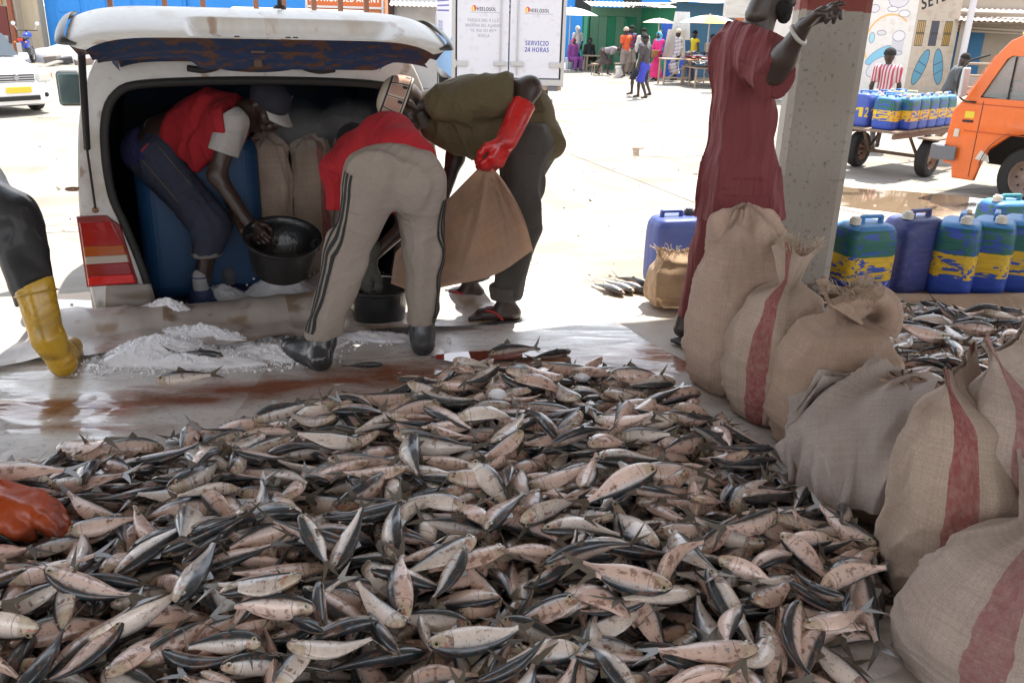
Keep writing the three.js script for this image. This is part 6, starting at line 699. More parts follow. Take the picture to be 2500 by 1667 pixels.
// ---------------------------------------------------------------- orange truck
{
  const g = thing('orange_truck', 'bright orange small truck with grey front bumper and dusty wheels', 'truck', null, [5.74, 0, -11.76], -0.80); g.scale.x = 0.90;   // local +x runs from nose to tail, +z towards the road edge
  const om = MP([0.72, 0.135, 0.010], 0.35, { clearcoat: 0.5, map: clothT }), gl = MP([0.75, 0.8, 0.8], 0.05, { transmission: 0.85, thickness: 0 }), greyB = M([0.12, 0.125, 0.14], 0.55);
  const prof = [[-0.12, 0.48], [-0.14, 0.75], [-0.12, 1.12], [0.02, 1.30], [0.34, 1.86], [0.46, 2.0], [0.62, 2.075], [0.9, 2.10], [2.2, 2.10], [2.24, 2.0], [2.24, 0.48], [1.62, 0.48], [1.55, 0.75], [1.34, 0.93], [1.02, 0.97], [0.68, 0.90], [0.44, 0.70], [0.36, 0.48], [0.32, 0.30], [0.04, 0.30], [0.0, 0.48]];
  const win = [[0.20, 1.32], [0.45, 1.80], [0.51, 1.84], [1.40, 1.84], [1.44, 1.80], [1.44, 1.32]], s = poly(prof), hole = new THREE.Path(win.map(p => new THREE.Vector2(...p))); s.holes.push(hole);
  for (const z of [0, -1.75]) part(g, 'cab_side', ext(s, 0.05, 0.018).translate(0, 0, z - 0.05), om);
  part(g, 'cab_front', sheet(8, 20, (u, v) => { const P = prof.slice(0, 9), t = v * 8, i = Math.min(7, Math.floor(t)), x = lerp(P[i][0], P[i + 1][0], t - i), y = lerp(P[i][1], P[i + 1][1], t - i); return [x - 0.05 * Math.sin(u * Math.PI), y, lerp(0.0, -1.78, u)]; }), om);
  part(g, 'windscreen', sheet(8, 4, (u, v) => [lerp(0.035, 0.335, v) - 0.075 - 0.05 * Math.sin(lerp(0.05, 0.95, u) * Math.PI), lerp(1.34, 1.84, v), lerp(-0.07, -1.70, u)]), gl);
  for (const z of [-0.02, -1.76]) part(g, 'side_window', ext(poly(win), 0.006).translate(0, 0, z), gl);
  part(g, 'window_seal', TB(win.map(([x, y]) => [x, y, 0.005]).concat([[win[0][0], win[0][1], 0.005]]), 0.012, 80, 6), dark); part(g, 'quarter_bar', rod([0.56, 1.32, 0.004], [0.56, 1.83, 0.004], 0.012), dark);
  part(g, 'cab_floor', at(BX(2.2, 0.06, 1.7, 0.01), 1.05, 1.0, -0.89), dark); part(g, 'seat', merge([at(BX(0.5, 0.14, 0.55, 0.05), 1.4, 1.15, -0.45), at(BX(0.14, 0.6, 0.55, 0.05), 1.66, 1.45, -0.45)]), M([0.05, 0.045, 0.04], 0.8)); part(g, 'dashboard', at(BX(0.35, 0.22, 1.6, 0.06), 0.25, 1.22, -0.89), dark);
  part(g, 'steering_wheel', merge([new THREE.TorusGeometry(0.205, 0.013, 8, 40), rod([0, 0, 0], [-0.19, -0.06, 0], 0.012), rod([0, 0, 0], [0.19, -0.06, 0], 0.012)]).applyMatrix4(new THREE.Matrix4().makeRotationFromEuler(new THREE.Euler(-1.0, 1.2, 0, 'YXZ'))).translate(0.62, 1.42, -0.42), M([0.03, 0.03, 0.03], 0.4));
  part(g, 'bumper', merge([at(BX(0.20, 0.20, 1.9, 0.02), -0.22, 0.60, -0.86), at(BX(0.30, 0.18, 0.05, 0.015), -0.10, 0.60, 0.075)]), greyB); part(g, 'step', at(BX(0.24, 0.04, 0.12, 0.01), 0.18, 0.32, -0.05), om);
  part(g, 'wheel_arch', sheet(24, 2, (u, v) => { const a = lerp(0.1, Math.PI - 0.1, u); return [0.98 - Math.cos(a) * 0.60, 0.44 + Math.sin(a) * 0.55, 0.03 + 0.05 * v]; }), greyB); part(g, 'arch_liner', at(BX(1.35, 0.5, 1.1, 0.05), 0.98, 0.72, -0.88), dark);
  part(g, 'body_crease', merge([at(BX(2.1, 0.012, 0.012, 0.004), 1.12, 0.90, 0.02), at(BX(2.2, 0.012, 0.012, 0.004), 1.05, 1.24, 0.02)]), M([0.42, 0.07, 0.008], 0.5)); part(g, 'door_gap', at(BX(0.010, 0.95, 0.006, 0.002), 0.26, 0.80, 0.019), dark);
  part(g, 'side_indicator', merge([at(BX(0.075, 0.11, 0.03, 0.02), -0.02, 0.86, 0.022)]), M([0.55, 0.5, 0.42], 0.3)); part(g, 'yellow_sticker', at(BX(0.13, 0.085, 0.006, 0.002), 0.11, 1.10, 0.022), M([0.65, 0.5, 0.03], 0.5)); part(g, 'badge', at(BX(0.15, 0.03, 0.006, 0.002), 0.10, 1.02, 0.022), dark); part(g, 'white_sticker', ext(poly([[0.30, 0.56], [0.50, 0.54], [0.47, 0.62], [0.36, 0.68]]), 0.004).translate(0, 0, 0.019), M([0.6, 0.55, 0.5], 0.6)); part(g, 'door_handle', at(BX(0.16, 0.035, 0.03, 0.01), 1.30, 1.10, 0.03), dark); part(g, 'roof_lamp', at(new THREE.SphereGeometry(0.07, 14, 10).scale(1.5, 0.6, 1), 0.58, 2.10, -0.25), M([0.60, 0.48, 0.16], 0.35));
  { const m = new THREE.Group(); m.name = 'wing_mirror'; g.add(m); part(m, 'bracket', TB([[0.22, 1.84, 0.02], [-0.02, 1.72, 0.16], [-0.06, 1.40, 0.20], [0.02, 1.28, 0.12], [0.16, 1.26, 0.03]], 0.012, 30, 6), dark); part(m, 'mirror', at(BX(0.05, 0.36, 0.20, 0.02), 0.02, 1.50, 0.20), M([0.5, 0.5, 0.5], 0.3)); }
  const rim = M([0.24, 0.17, 0.14], 0.7); for (const z of [-0.17, -1.62]) { const w = wheel(g, 0.98, 0.385, z, 0.385, 0.22, rim); w.rotation.y = Math.PI / 2; const w2 = wheel(g, 4.1, 0.385, z, 0.385, 0.22, rim); w2.rotation.y = Math.PI / 2; }
  part(g, 'cargo_bed', merge([at(BX(3.4, 0.12, 1.9, 0.02), 4.05, 0.95, -0.89), at(BX(3.4, 0.4, 0.05, 0.01), 4.05, 1.2, 0.04), at(BX(3.4, 0.4, 0.05, 0.01), 4.05, 1.2, -1.82)]), om); part(g, 'chassis', at(BX(5.2, 0.16, 0.7, 0.02), 2.8, 0.62, -0.89), dark);
}
// ---------------------------------------------------------------- cart with jerrycans, donkey
const woodG = M([0.24, 0.175, 0.13], 0.85, { map: tex(256, 64, (u, v) => { const k = 0.7 + 0.5 * ridge(v * 14, u * 3, 2) * fbm(u * 6, v * 20, 1, 3); return [k, k, k]; }) });
{
  const ct = thing('hand_cart', 'flat wooden cart on two car wheels loaded with jerrycans', 'cart', null, [5.87, 0, -13.97], -0.85);
  for (let k = 0; k < 6; k++) part(ct, 'plank', at(BX(0.95, 0.035, 0.345, 0.006), 0, 0.685 + 0.004 * (k % 2), -0.95 + k * 0.352), woodG);
  const fr = M([0.15, 0.095, 0.065], 0.75); for (const s of [-1, 1]) { part(ct, 'side_beam', beam([s * 0.43, 0.63, -1.1], [s * 0.43, 0.63, 0.98], 0.05, 0.07), fr); part(ct, 'strut', merge([beam([s * 0.36, 0.62, 0.35], [s * 0.40, 0.28, 0.05], 0.04, 0.03), beam([s * 0.36, 0.62, -0.25], [s * 0.40, 0.28, 0.05], 0.04, 0.03)]), fr); part(ct, 'wheel_board', at(BX(0.30, 0.025, 0.42, 0.005), s * 0.60, 0.575, 0.05), woodG); wheel(ct, s * 0.56, 0.275, 0.05, 0.275, 0.17, M([0.28, 0.17, 0.11], 0.75)); part(ct, 'shaft', beam([s * 0.38, 0.62, -1.0], [s * 0.32, 0.80, -2.7], 0.05, 0.05), fr); }
  part(ct, 'axle', rod([-0.56, 0.28, 0.05], [0.56, 0.28, 0.05], 0.026), fr);
  const q = rng(8); [[-0.27, 0.72, 'number'], [0.17, 0.78, 'band'], [0.33, 0.48, 'band2'], [0.33, 0.18, 'band'], [0.33, -0.12, 'band2'], [0.33, -0.42, 'band'], [0.33, -0.72, 'worn'], [-0.05, 0.42, 'band2'], [-0.08, 0.08, 'plain'], [-0.30, 0.38, 'band'], [-0.32, 0.02, 'plain'], [-0.05, -0.3, 'worn'], [-0.3, -0.45, 'band']].forEach(([x, z, k], i) => { const c = Math.cos(-0.85), s = Math.sin(-0.85); jerrycan(k === 'number' ? 'blue jerrycan with painted yellow number twelve on the cart' : k === 'plain' ? 'plain dull blue jerrycan among the banded ones on the cart' : 'green, yellow and blue banded jerrycan standing on the wooden cart', k, 5.87 + x * c + z * s, 0.712, -13.97 - x * s + z * c, -0.85 + (k === 'number' ? 0.1 : x > 0.3 ? Math.PI / 2 : 0.2 * q()), k === 'number' ? null : 'jerrycans loaded on the cart', k === 'number' ? 1.02 : 0.98, i % 3 === 2 ? yelTop : lipM); });
  const dk = thing('donkey', 'pale sandy donkey harnessed to the cart behind the orange truck', 'donkey', null, [7.55, 0, -15.45], -0.85), B = (x, y, z) => [x, y, z];
  part(dk, 'body', netCaps([cap([0, 0.82, 0.5], [0, 0.84, -0.4], 0.235, 0.225), cap([0, 0.80, 0.1], [0, 0.76, -0.1], 0.25), cap([0, 0.95, -0.5], [0, 1.22, -0.78], 0.14, 0.10), cap([0, 1.26, -0.80], [0, 1.08, -1.12], 0.095, 0.06), cap([0.06, 1.33, -0.78], [0.09, 1.52, -0.74], 0.03, 0.015), cap([-0.06, 1.33, -0.78], [-0.09, 1.52, -0.74], 0.03, 0.015), cap([0, 0.95, 0.68], [0, 0.55, 0.76], 0.025, 0.03), ...[-0.12, 0.12].flatMap(x => [cap([x, 0.72, 0.5], [x, 0.50, 0.42], 0.13, 0.075), cap([x, 0.50, 0.42], [x, 0.36, 0.56], 0.07, 0.045), cap([x, 0.36, 0.56], [x, 0.05, 0.52], 0.042, 0.04), cap([x, 0.70, -0.42], [x, 0.38, -0.45], 0.10, 0.055), cap([x, 0.38, -0.45], [x, 0.05, -0.43], 0.048, 0.04)])], 0.06, 0.025), M([0.40, 0.30, 0.22], 0.9));
}
// ---------------------------------------------------------------- white car, motorbike, covered heap
{
  const g = thing('white_car', 'white family car with yellow number plate parked by the road', 'car', null, [-9.75, 0, -17.55], 0.95), wm = MP([0.74, 0.74, 0.75], 0.3, { clearcoat: 0.6 });   // nose along local +z
  const st = [[0, 0.62, 0.20, 0.72], [0.05, 0.78, 0.18, 0.80], [0.25, 0.84, 0.18, 0.86], [0.9, 0.87, 0.2, 0.98], [1.15, 0.87, 0.2, 1.04], [1.75, 0.85, 0.2, 1.5], [2.4, 0.85, 0.2, 1.56], [3.6, 0.85, 0.2, 1.54], [4.2, 0.82, 0.22, 1.2], [4.35, 0.74, 0.3, 0.9]];
  part(g, 'body', sheet(40, 27, (u, v) => { const t = v * 9, i = Math.min(8, Math.floor(t)), f = t - i, [z0, w0, b0, h0] = st[i], [z1, w1, b1, h1] = st[i + 1], z = lerp(z0, z1, f), w = lerp(w0, w1, f), b = lerp(b0, b1, f), h = lerp(h0, h1, f), a = u * 6.283, e = 2 / 5, X = Math.sign(Math.cos(a)) * Math.pow(Math.abs(Math.cos(a)), e), Y = Math.sign(Math.sin(a)) * Math.pow(Math.abs(Math.sin(a)), e), y = (b + h) / 2 + (h - b) / 2 * Y; return [X * w * (y > 0.95 ? 1 - 0.25 * (y - 0.95) : 1), y, -z]; }), wm);
  part(g, 'nose', sheet(24, 10, (u, v) => { const x = lerp(-0.80, 0.80, u), y = lerp(0.22, 0.74, v); return [x, y, 0.12 - 0.30 * Math.pow(Math.abs(x) / 0.8, 4) - 0.10 * Math.pow(Math.abs(v - 0.4) * 1.8, 3)]; }), wm);
  const gr = part(g, 'grille', at(BX(0.72, 0.17, 0.03, 0.01), 0, 0.72, 0.07), M([0.05, 0.05, 0.05], 0.5)); for (let k = 0; k < 4; k++) part(gr, 'bar', at(BX(0.74, 0.018, 0.03, 0.005), 0, 0.655 + k * 0.043, 0.09), M([0.55, 0.55, 0.56], 0.25, { metalness: 0.5 })); part(gr, 'badge', at(CY(0.05, 0.05, 0.02, 16), 0, 0.72, 0.11, Math.PI / 2), M([0.4, 0.4, 0.45], 0.2, { metalness: 0.8 }));
  for (const s of [-1, 1]) { const h = part(g, 'headlamp', at(BX(0.34, 0.17, 0.12, 0.03), s * 0.57, 0.71, -0.02, 0, s * 0.35), MP([0.55, 0.54, 0.5], 0.1, { clearcoat: 1 })); part(h, 'indicator', at(BX(0.09, 0.15, 0.10, 0.02), s * 0.755, 0.71, -0.12, 0, s * 0.6), M([0.65, 0.18, 0.03], 0.3)); part(g, 'fog_lamp', at(CY(0.045, 0.045, 0.03, 14), s * 0.56, 0.38, 0.05, Math.PI / 2), dark); part(g, 'wing_mirror', at(BX(0.2, 0.14, 0.1, 0.04), s * 0.96, 1.02, -1.45), wm); part(g, 'side_window', at(BX(0.02, 0.36, 1.8, 0.01), s * 0.80, 1.24, -2.5), M([0.03, 0.04, 0.05], 0.1)); for (const z of [-0.85, -3.45]) wheel(g, s * 0.76, 0.31, z, 0.31, 0.2, steel); }
  part(g, 'windscreen', sheet(6, 4, (u, v) => [lerp(-0.70, 0.70, u), lerp(1.06, 1.47, v), lerp(-1.12, -1.70, v) + 0.02]), M([0.04, 0.05, 0.06], 0.08)); part(g, 'number_plate', at(BX(0.48, 0.11, 0.02, 0.004), 0.0, 0.50, 0.145), M([0.70, 0.50, 0.03], 0.5)); part(g, 'air_intake', at(BX(0.8, 0.09, 0.03, 0.01), 0, 0.34, 0.12), dark);
}
{
  const g = thing('motorbike', 'blue motorbike with red tail lamp parked by the brown shutters', 'motorbike', null, [-17.15, 0, -32.0], 0.25), bl = M([0.03, 0.06, 0.35], 0.35), ch = M([0.35, 0.34, 0.33], 0.35, { metalness: 0.5 });
  for (const [z, n] of [[0.62, 0], [-0.62, 1]]) wheel(g, 0, 0.29, z, 0.29, 0.10, ch);
  part(g, 'fuel_tank', netCaps([cap([0, 0.92, -0.12], [0, 0.94, -0.38], 0.11, 0.13)], 0.03, 0.025), bl); part(g, 'side_panel', at(BX(0.22, 0.28, 0.4, 0.05), 0, 0.66, 0.12), bl); part(g, 'saddle', at(BX(0.24, 0.09, 0.66, 0.04), 0, 0.86, 0.28), dark); part(g, 'engine', at(BX(0.26, 0.28, 0.34, 0.05), 0, 0.42, -0.1), M([0.07, 0.07, 0.07], 0.5)); part(g, 'fork', merge([rod([-0.09, 0.29, -0.62], [-0.08, 1.0, -0.42], 0.022), rod([0.09, 0.29, -0.62], [0.08, 1.0, -0.42], 0.022)]), ch); part(g, 'handlebar', merge([rod([-0.36, 1.10, -0.30], [0.36, 1.10, -0.30], 0.014), rod([0, 1.10, -0.3], [0, 0.98, -0.42], 0.03)]), dark); for (const s of [-1, 1]) part(g, 'mirror', merge([rod([s * 0.28, 1.1, -0.3], [s * 0.36, 1.30, -0.3], 0.008), at(CY(0.07, 0.07, 0.02, 16), s * 0.38, 1.33, -0.29, Math.PI / 2)]), M([0.6, 0.62, 0.62], 0.2)); part(g, 'mudguard', at(BX(0.16, 0.34, 0.04, 0.02), 0, 0.56, 0.90), ch); part(g, 'tail_lamp', at(BX(0.17, 0.09, 0.06, 0.02), 0, 0.82, 0.68), M([0.6, 0.03, 0.02], 0.25)); part(g, 'indicator', merge([at(new THREE.SphereGeometry(0.035, 8, 6), -0.17, 0.74, 0.68), at(new THREE.SphereGeometry(0.035, 8, 6), 0.17, 0.74, 0.68)]), M([0.6, 0.16, 0.02], 0.3));
  solo('covered_heap', sheet(50, 40, (u, v) => { const x = (u - 0.5) * 2.9, z = (v - 0.5) * 1.6, e = clamp(1 - Math.max(Math.abs(x) / 1.4, Math.abs(z) / 0.78)), h = Math.pow(e, 0.5) * (0.62 - 0.16 * x) + 0.14 * (ridge(x * 1.5, z * 2, 3) - 0.5) * Math.sqrt(e); return [-16.4 + x, Math.max(0.01, h), -33.6 + z]; }), cloth([0.42, 0.42, 0.46]), 'grey sheet thrown over a heap in front of the blue gate', 'covered heap');
  [[-16.6, 0.14, -32.6, 0.5, 0.26, 0.35, 'brown block lying beside the sheeted heap'], [-16.0, 0.13, -32.2, 0.55, 0.24, 0.3, 'dark block among the rubble by the sheeted heap'], [-15.4, 0.12, -32.4, 0.6, 0.22, 0.3, 'reddish block at the end of the rubble'], [-16.0, 0.06, -31.2, 0.9, 0.08, 0.3, 'flat slab of broken concrete before the rubble']].forEach(([x, y, z, a, b, c, l], i) => solo('rubble_block', BX(a, b, c, 0.04, 2), M([[0.2, 0.17, 0.15], [0.06, 0.055, 0.055], [0.26, 0.20, 0.17], [0.2, 0.18, 0.16]][i], 0.9), l, 'rubble', null, [x, y, z], [0.1, 0.4 * i, 0.1]));
}
// ---------------------------------------------------------------- buildings
const plaster = (seed, c, d) => M([1, 1, 1], 0.9, { map: tex(256, 256, (u, v) => { const k = 0.85 + 0.3 * fbm(u * 7, v * 7, seed, 4), s = sst(0.5, 0.75, fbm(u * 4, v * 9, seed + 4, 4)) * d; return [lerp(c[0], 0.3, s) * k, lerp(c[1], 0.25, s) * k, lerp(c[2], 0.2, s) * k]; }) });
const corr = (w, d, n = 60) => sheet(n * 2, 2, (u, v) => [(u - 0.5) * w, 0.02 * Math.cos(u * n * Math.PI * 2 / 2), v * d]);
const tin = M([0.50, 0.46, 0.42], 0.5, { map: clothT }), rustTin = M([0.34, 0.27, 0.23], 0.7, { map: clothT }), blueW = M([0.025, 0.23, 0.62], 0.7, { map: clothT });
{ // compound with the blue gate
  const g = thing('blue_gate_wall', 'bright blue wall with panelled metal gate beyond the road', 'building', null, [-12.9, 0, -37.2], 0.0);
  part(g, 'wall', at(BX(16, 7, 0.3, 0.02), 1.9, 3.5, -0.2), blueW); const gate = part(g, 'gate', at(BX(5.2, 3.2, 0.08, 0.01), -3.0, 1.62, 0.02), blueW);
  for (let i = 0; i < 5; i++) for (let j = 0; j < 2; j++) part(gate, 'panel', at(BX(0.88, 1.4, 0.03, 0.01), -5.05 + i * 1.02, 0.82 + j * 1.55, 0.075), blueW);
  part(g, 'gate_pillar', at(BX(0.75, 6.5, 0.5, 0.03), -6.5, 3.25, 0.15), plaster(3, [0.44, 0.36, 0.25], 0.3));
  const h = thing('shuttered_shop', 'shop front with dark red shutters behind the motorbike', 'building', null, [-21.8, 0, -36.6], 0.0); part(h, 'wall', at(BX(4.2, 6.5, 0.4, 0.02), 0, 3.25, 0), plaster(5, [0.40, 0.33, 0.24], 0.4)); for (let k = 0; k < 7; k++) part(h, 'shutter_board', at(BX(0.40, 1.35, 0.05, 0.008), -0.9 + k * 0.41, 1.15, 0.24), M([0.14, 0.025, 0.02], 0.7)); for (let k = 0; k < 3; k++) part(h, 'wooden_panel', at(BX(0.85, 1.2, 0.05, 0.01), -0.7 + k * 0.95, 2.5, 0.24), M([0.42, 0.19, 0.06], 0.7)); part(h, 'post', at(BX(0.16, 5, 0.12, 0.01), 1.95, 2.5, 0.3), M([0.25, 0.07, 0.03], 0.7));
}
{ // agent's kiosk, plain shop with tin awning
  const g = thing('agent_kiosk', 'orange kiosk with a white AUTHORISED AGENT lettered board', 'kiosk', null, [-4.98, 0, -26.4], 0.05); const sign = canvasTex(1024, 256, (x, w, h) => { x.fillStyle = '#c8622a'; x.fillRect(0, 0, w, h); x.fillStyle = '#efe6dc'; x.font = 'bold 104px sans-serif'; x.textAlign = 'center'; x.fillText('AUTHORISED', w / 2 - 0, 110); x.clearRect; x.fillStyle = '#c8622a'; x.fillRect(0, 0, w, h); x.fillStyle = '#efe6dc'; x.font = 'bold 100px sans-serif'; x.fillText('AUTHORISED AGENT', w / 2, 200, 960); });
  part(g, 'body', at(BX(2.15, 3.2, 1.5, 0.02), 0, 1.6, -0.8), M([0.55, 0.17, 0.045], 0.6)); const sb = part(g, 'sign_board', new THREE.PlaneGeometry(2.1, 0.55), M([1, 1, 1], 0.6, { map: sign }), [0, 2.46, -0.03]); for (const [x, y, w, h2] of [[0, 2.16, 2.2, 0.06], [-1.06, 1.6, 0.06, 3.2], [1.06, 1.6, 0.06, 3.2], [0, 1.1, 2.2, 0.06]]) part(g, 'frame', at(BX(w, h2, 0.06, 0.008), x, y, 0.0), M([0.62, 0.58, 0.54], 0.5)); part(g, 'window', at(BX(1.9, 0.9, 0.03, 0.004), 0, 1.62, -0.04), M([0.5, 0.22, 0.1], 0.3));
  const h = thing('plain_shop', 'plain off-white shop wall under a corrugated tin awning', 'building', null, [-2.75, 0, -26.6], 0.03); part(h, 'wall', at(BX(2.2, 4, 0.3, 0.02), 0.05, 2, -0.3), plaster(9, [0.58, 0.55, 0.52], 0.3)); part(h, 'awning', corr(2.1, 1.1, 34).rotateX(0.28).translate(0.15, 2.55, -0.2), tin); part(h, 'post', at(BX(0.16, 2.6, 0.16, 0.01), -0.95, 1.3, 0.0), M([0.06, 0.03, 0.025], 0.8)); part(h, 'door_frame', at(BX(0.12, 2.1, 0.06, 0.01), 0.78, 1.05, -0.11), M([0.42, 0.40, 0.36], 0.7));
  const c = thing('white_minibus', 'white minibus roof parked behind the roof rack of the van', 'van', null, [-5.6, 0, -23.4], -1.3); part(c, 'body', at(BX(1.7, 1.4, 3.9, 0.25, 4), 0, 1.28, 0), whiteP); part(c, 'roof', at(BX(1.6, 0.2, 3.2, 0.09, 3), 0, 2.0, 0), whiteP); part(c, 'window_band', at(BX(1.72, 0.4, 2.9, 0.05), 0, 1.62, 0.1), M([0.10, 0.12, 0.13], 0.15)); for (const x of [-0.72, 0.72]) for (const z of [-1.25, 1.25]) wheel(c, x, 0.31, z, 0.31, 0.2, steel);
}
const greenD = M([0.014, 0.20, 0.095], 0.75, { map: clothT }), greenL = M([0.11, 0.25, 0.16], 0.8, { map: clothT });
{ // green kiosk and neighbours
  const g = thing('green_kiosk', 'dark green kiosk with open doorway and pale tin roof across the square', 'kiosk', null, [4.3, 0, -39.2], 0);
  for (let k = 0; k < 4; k++) part(g, 'board_panel', at(BX(0.345, 2.1, 0.05, 0.01), -1.24 + k * 0.355, 1.06, 0.02 * (k % 2)), k === 2 ? greenD : greenL);
  part(g, 'lintel', at(BX(2.2, 0.34, 0.07, 0.01), -0.32, 2.29, 0), greenL); part(g, 'open_door', at(BX(0.05, 2.0, 0.5, 0.01), 0.02, 1.0, 0.3), greenD); part(g, 'door_post', at(BX(0.22, 2.1, 0.06, 0.01), 0.62, 1.06, 0.0), greenL);
  part(g, 'side_wall', beam([0.72, 1.25, 0.05], [1.72, 1.25, 2.9], 0.08, 2.5), greenD); part(g, 'back_wall', at(BX(3.6, 2.3, 0.08, 0.01), 0.2, 1.15, -2.4), greenD); part(g, 'left_wall', at(BX(0.08, 2.3, 2.4, 0.01), -1.5, 1.15, -1.2), greenD);
  part(g, 'roof', corr(3.6, 4.6, 40).rotateX(0.05).translate(0.2, 2.72, -2.9), tin); part(g, 'side_roof', corr(3.2, 1.0, 30).rotateX(0.12).rotateY(-1.23).translate(1.25, 2.68, 1.5), tin);
  const b = thing('blue_stall', 'blue painted market stall with thatched edge roof', 'stall', null, [8.1, 0, -36.3], 0.1); part(b, 'wall', at(BX(5.0, 2.7, 0.1, 0.01), 0.3, 1.35, 0), M([0.06, 0.16, 0.26], 0.8, { map: clothT })); part(b, 'blue_sheet', at(BX(1.0, 2.0, 0.06, 0.01), -2.35, 1.0, 0.5), M([0.03, 0.12, 0.55], 0.7, { map: clothT })); part(b, 'roof', sheet(40, 8, (u, v) => [lerp(-2.8, 3.2, u), 3.0 - 0.35 * v + 0.08 * fbm(u * 14, v * 3, 2, 3), lerp(-0.3, 1.6, v)]), M([0.52, 0.45, 0.36], 0.9, { map: clothT }));
  const u = thing('upper_block', 'blue upper storey with white parapet behind the green kiosk', 'building', null, [5.5, 0, -46], 0.2); part(u, 'wall', at(BX(12, 3.1, 0.4, 0.02), -1.0, 1.55, 0), blueW); part(u, 'parapet', at(BX(12, 0.2, 0.5, 0.02), -1.0, 3.2, 0), whiteP); for (let k = 0; k < 4; k++) part(u, 'window', at(BX(0.9, 0.6, 0.06, 0.01), -5 + k * 2.4, 2.6, 0.22), dark);
  const s = thing('white_shelter', 'market shelter with white fascia board on an orange pillar', 'shelter', null, [7.0, 0, -29.2], 0.1); part(s, 'fascia', at(BX(2.6, 0.75, 0.25, 0.02), 0.55, 2.56, 0), plaster(12, [0.56, 0.53, 0.48], 0.2)); part(s, 'pillar', at(BX(0.26, 2.2, 0.26, 0.02), -0.25, 1.1, 0.0), M([0.38, 0.125, 0.045], 0.7)); part(s, 'pillar', at(BX(0.26, 2.2, 0.26, 0.02), 1.7, 1.1, 0.0), M([0.38, 0.125, 0.045], 0.7));
}
{ // painted shop at the corner, porch
  const paint = canvasTex(512, 1024, (x, w, h) => { x.fillStyle = '#d2ccc6'; x.fillRect(0, 0, w, h); for (let k = 0; k < 260; k++) { x.fillStyle = `rgba(${150 + 60 * hsh(k, 1, 2)},${130 + 50 * hsh(k, 2, 2)},${110 + 40 * hsh(k, 7, 2)},.10)`; x.fillRect(hsh(k, 3, 3) * w, hsh(k, 4, 3) * h, 70 * hsh(k, 5, 1), 50 * hsh(k, 6, 1)); } x.strokeStyle = '#d8a868'; x.lineWidth = 14; x.beginPath(); x.ellipse(300, 560, 210, 220, 0, 2.6, 5.4); x.stroke(); const ov = (cx, cy, a, b, r, f) => { x.save(); x.translate(cx, cy); x.rotate(r); x.fillStyle = f; x.strokeStyle = '#7e7f92'; x.lineWidth = 5; x.beginPath(); x.ellipse(0, 0, a, b, 0, 0, 7); x.fill(); x.stroke(); x.restore(); }; ov(330, 225, 90, 62, 0, '#c9c3c6'); ov(130, 300, 40, 30, 0, '#cbc6c6'); ov(400, 330, 50, 26, 0, '#d4cfcd'); ov(290, 300, 46, 20, 0, '#d4cfcd'); ov(230, 650, 125, 42, -0.55, '#7fb4c9'); ov(240, 740, 110, 60, -0.6, '#cbc8c8'); ov(145, 520, 24, 40, 0, '#9cc2cc'); ov(225, 480, 40, 18, 0, '#c7c2c0'); x.fillStyle = '#bdb9bd'; x.fillRect(330, 500, 110, 130); ov(385, 500, 55, 40, 0, '#d2cdcd'); ov(385, 630, 55, 18, 0, '#bdb9bd'); ov(390, 780, 40, 26, 0, '#9cc7d6'); ov(385, 860, 36, 36, 0, '#8fc0d4'); x.fillStyle = '#4b484d'; x.font = 'bold 90px sans-serif'; x.fillText('A', 30, 130); x.font = 'bold 50px sans-serif'; x.fillText('A', 70, 60); });
  const sey = canvasTex(512, 1024, (x, w, h) => { x.fillStyle = '#b3a595'; x.fillRect(0, 0, w, h); for (let k = 0; k < 260; k++) { x.fillStyle = `rgba(${110 + 60 * hsh(k, 1, 5)},${95 + 50 * hsh(k, 2, 5)},${80 + 40 * hsh(k, 7, 5)},.12)`; x.fillRect(hsh(k, 3, 6) * w, hsh(k, 4, 6) * h, 80 * hsh(k, 5, 1), 60 * hsh(k, 6, 1)); } x.save(); x.translate(40, 300); x.rotate(-0.30); x.fillStyle = '#2a2829'; x.font = 'bold 130px sans-serif'; x.fillText('SEYDOU', 0, 0, 560); x.restore(); for (const [cx, c] of [[70, '#a98a5a'], [230, '#4d4c58'], [390, '#9a7a3c']]) { x.fillStyle = c; x.fillRect(cx - 40, 380, 90, 190); x.strokeStyle = '#37322f'; x.lineWidth = 6; for (let k = 0; k < 4; k++) x.strokeRect(cx - 40 + k * 22, 380, 22, 190); x.strokeRect(cx - 40, 470, 90, 10); } for (const [cx, r] of [[150, 0.42], [360, -0.3]]) { x.save(); x.translate(cx, 740); x.rotate(r); x.fillStyle = '#5d8fa5'; x.strokeStyle = '#33424c'; x.lineWidth = 6; x.beginPath(); x.ellipse(0, 0, 56, 150, 0, 0, 7); x.fill(); x.stroke(); x.beginPath(); x.moveTo(-50, -30); x.lineTo(50, -30); x.moveTo(-50, 50); x.lineTo(50, 40); x.stroke(); x.restore(); } });
  const g = thing('painted_shop', 'white corner shop with painted sandals and household goods on its walls', 'building', null, [11.15, 0, -26.4], -0.05);
  const quad = (ax, az, bx, bz, y0, y1) => sheet(1, 1, (u, v) => [lerp(ax, bx, u), lerp(y0, y1, v), lerp(az, bz, u)]);
  part(g, 'painted_wall', quad(-1.75, 0.25, 0.0, -0.25, 0, 3.6), M([1, 1, 1], 0.9, { map: paint })); part(g, 'lettered_wall', quad(0.0, -0.25, 1.75, -1.6, 0, 3.6), M([1, 1, 1], 0.9, { map: sey })); part(g, 'core', at(BX(3.0, 3.6, 2.2, 0.02), 0.2, 1.8, -2.75), plaster(2, [0.5, 0.46, 0.42], 0.3)); part(g, 'end_wall', at(BX(2.6, 3.6, 0.3, 0.02), -3.0, 1.8, 0.2), plaster(2, [0.55, 0.5, 0.46], 0.3));
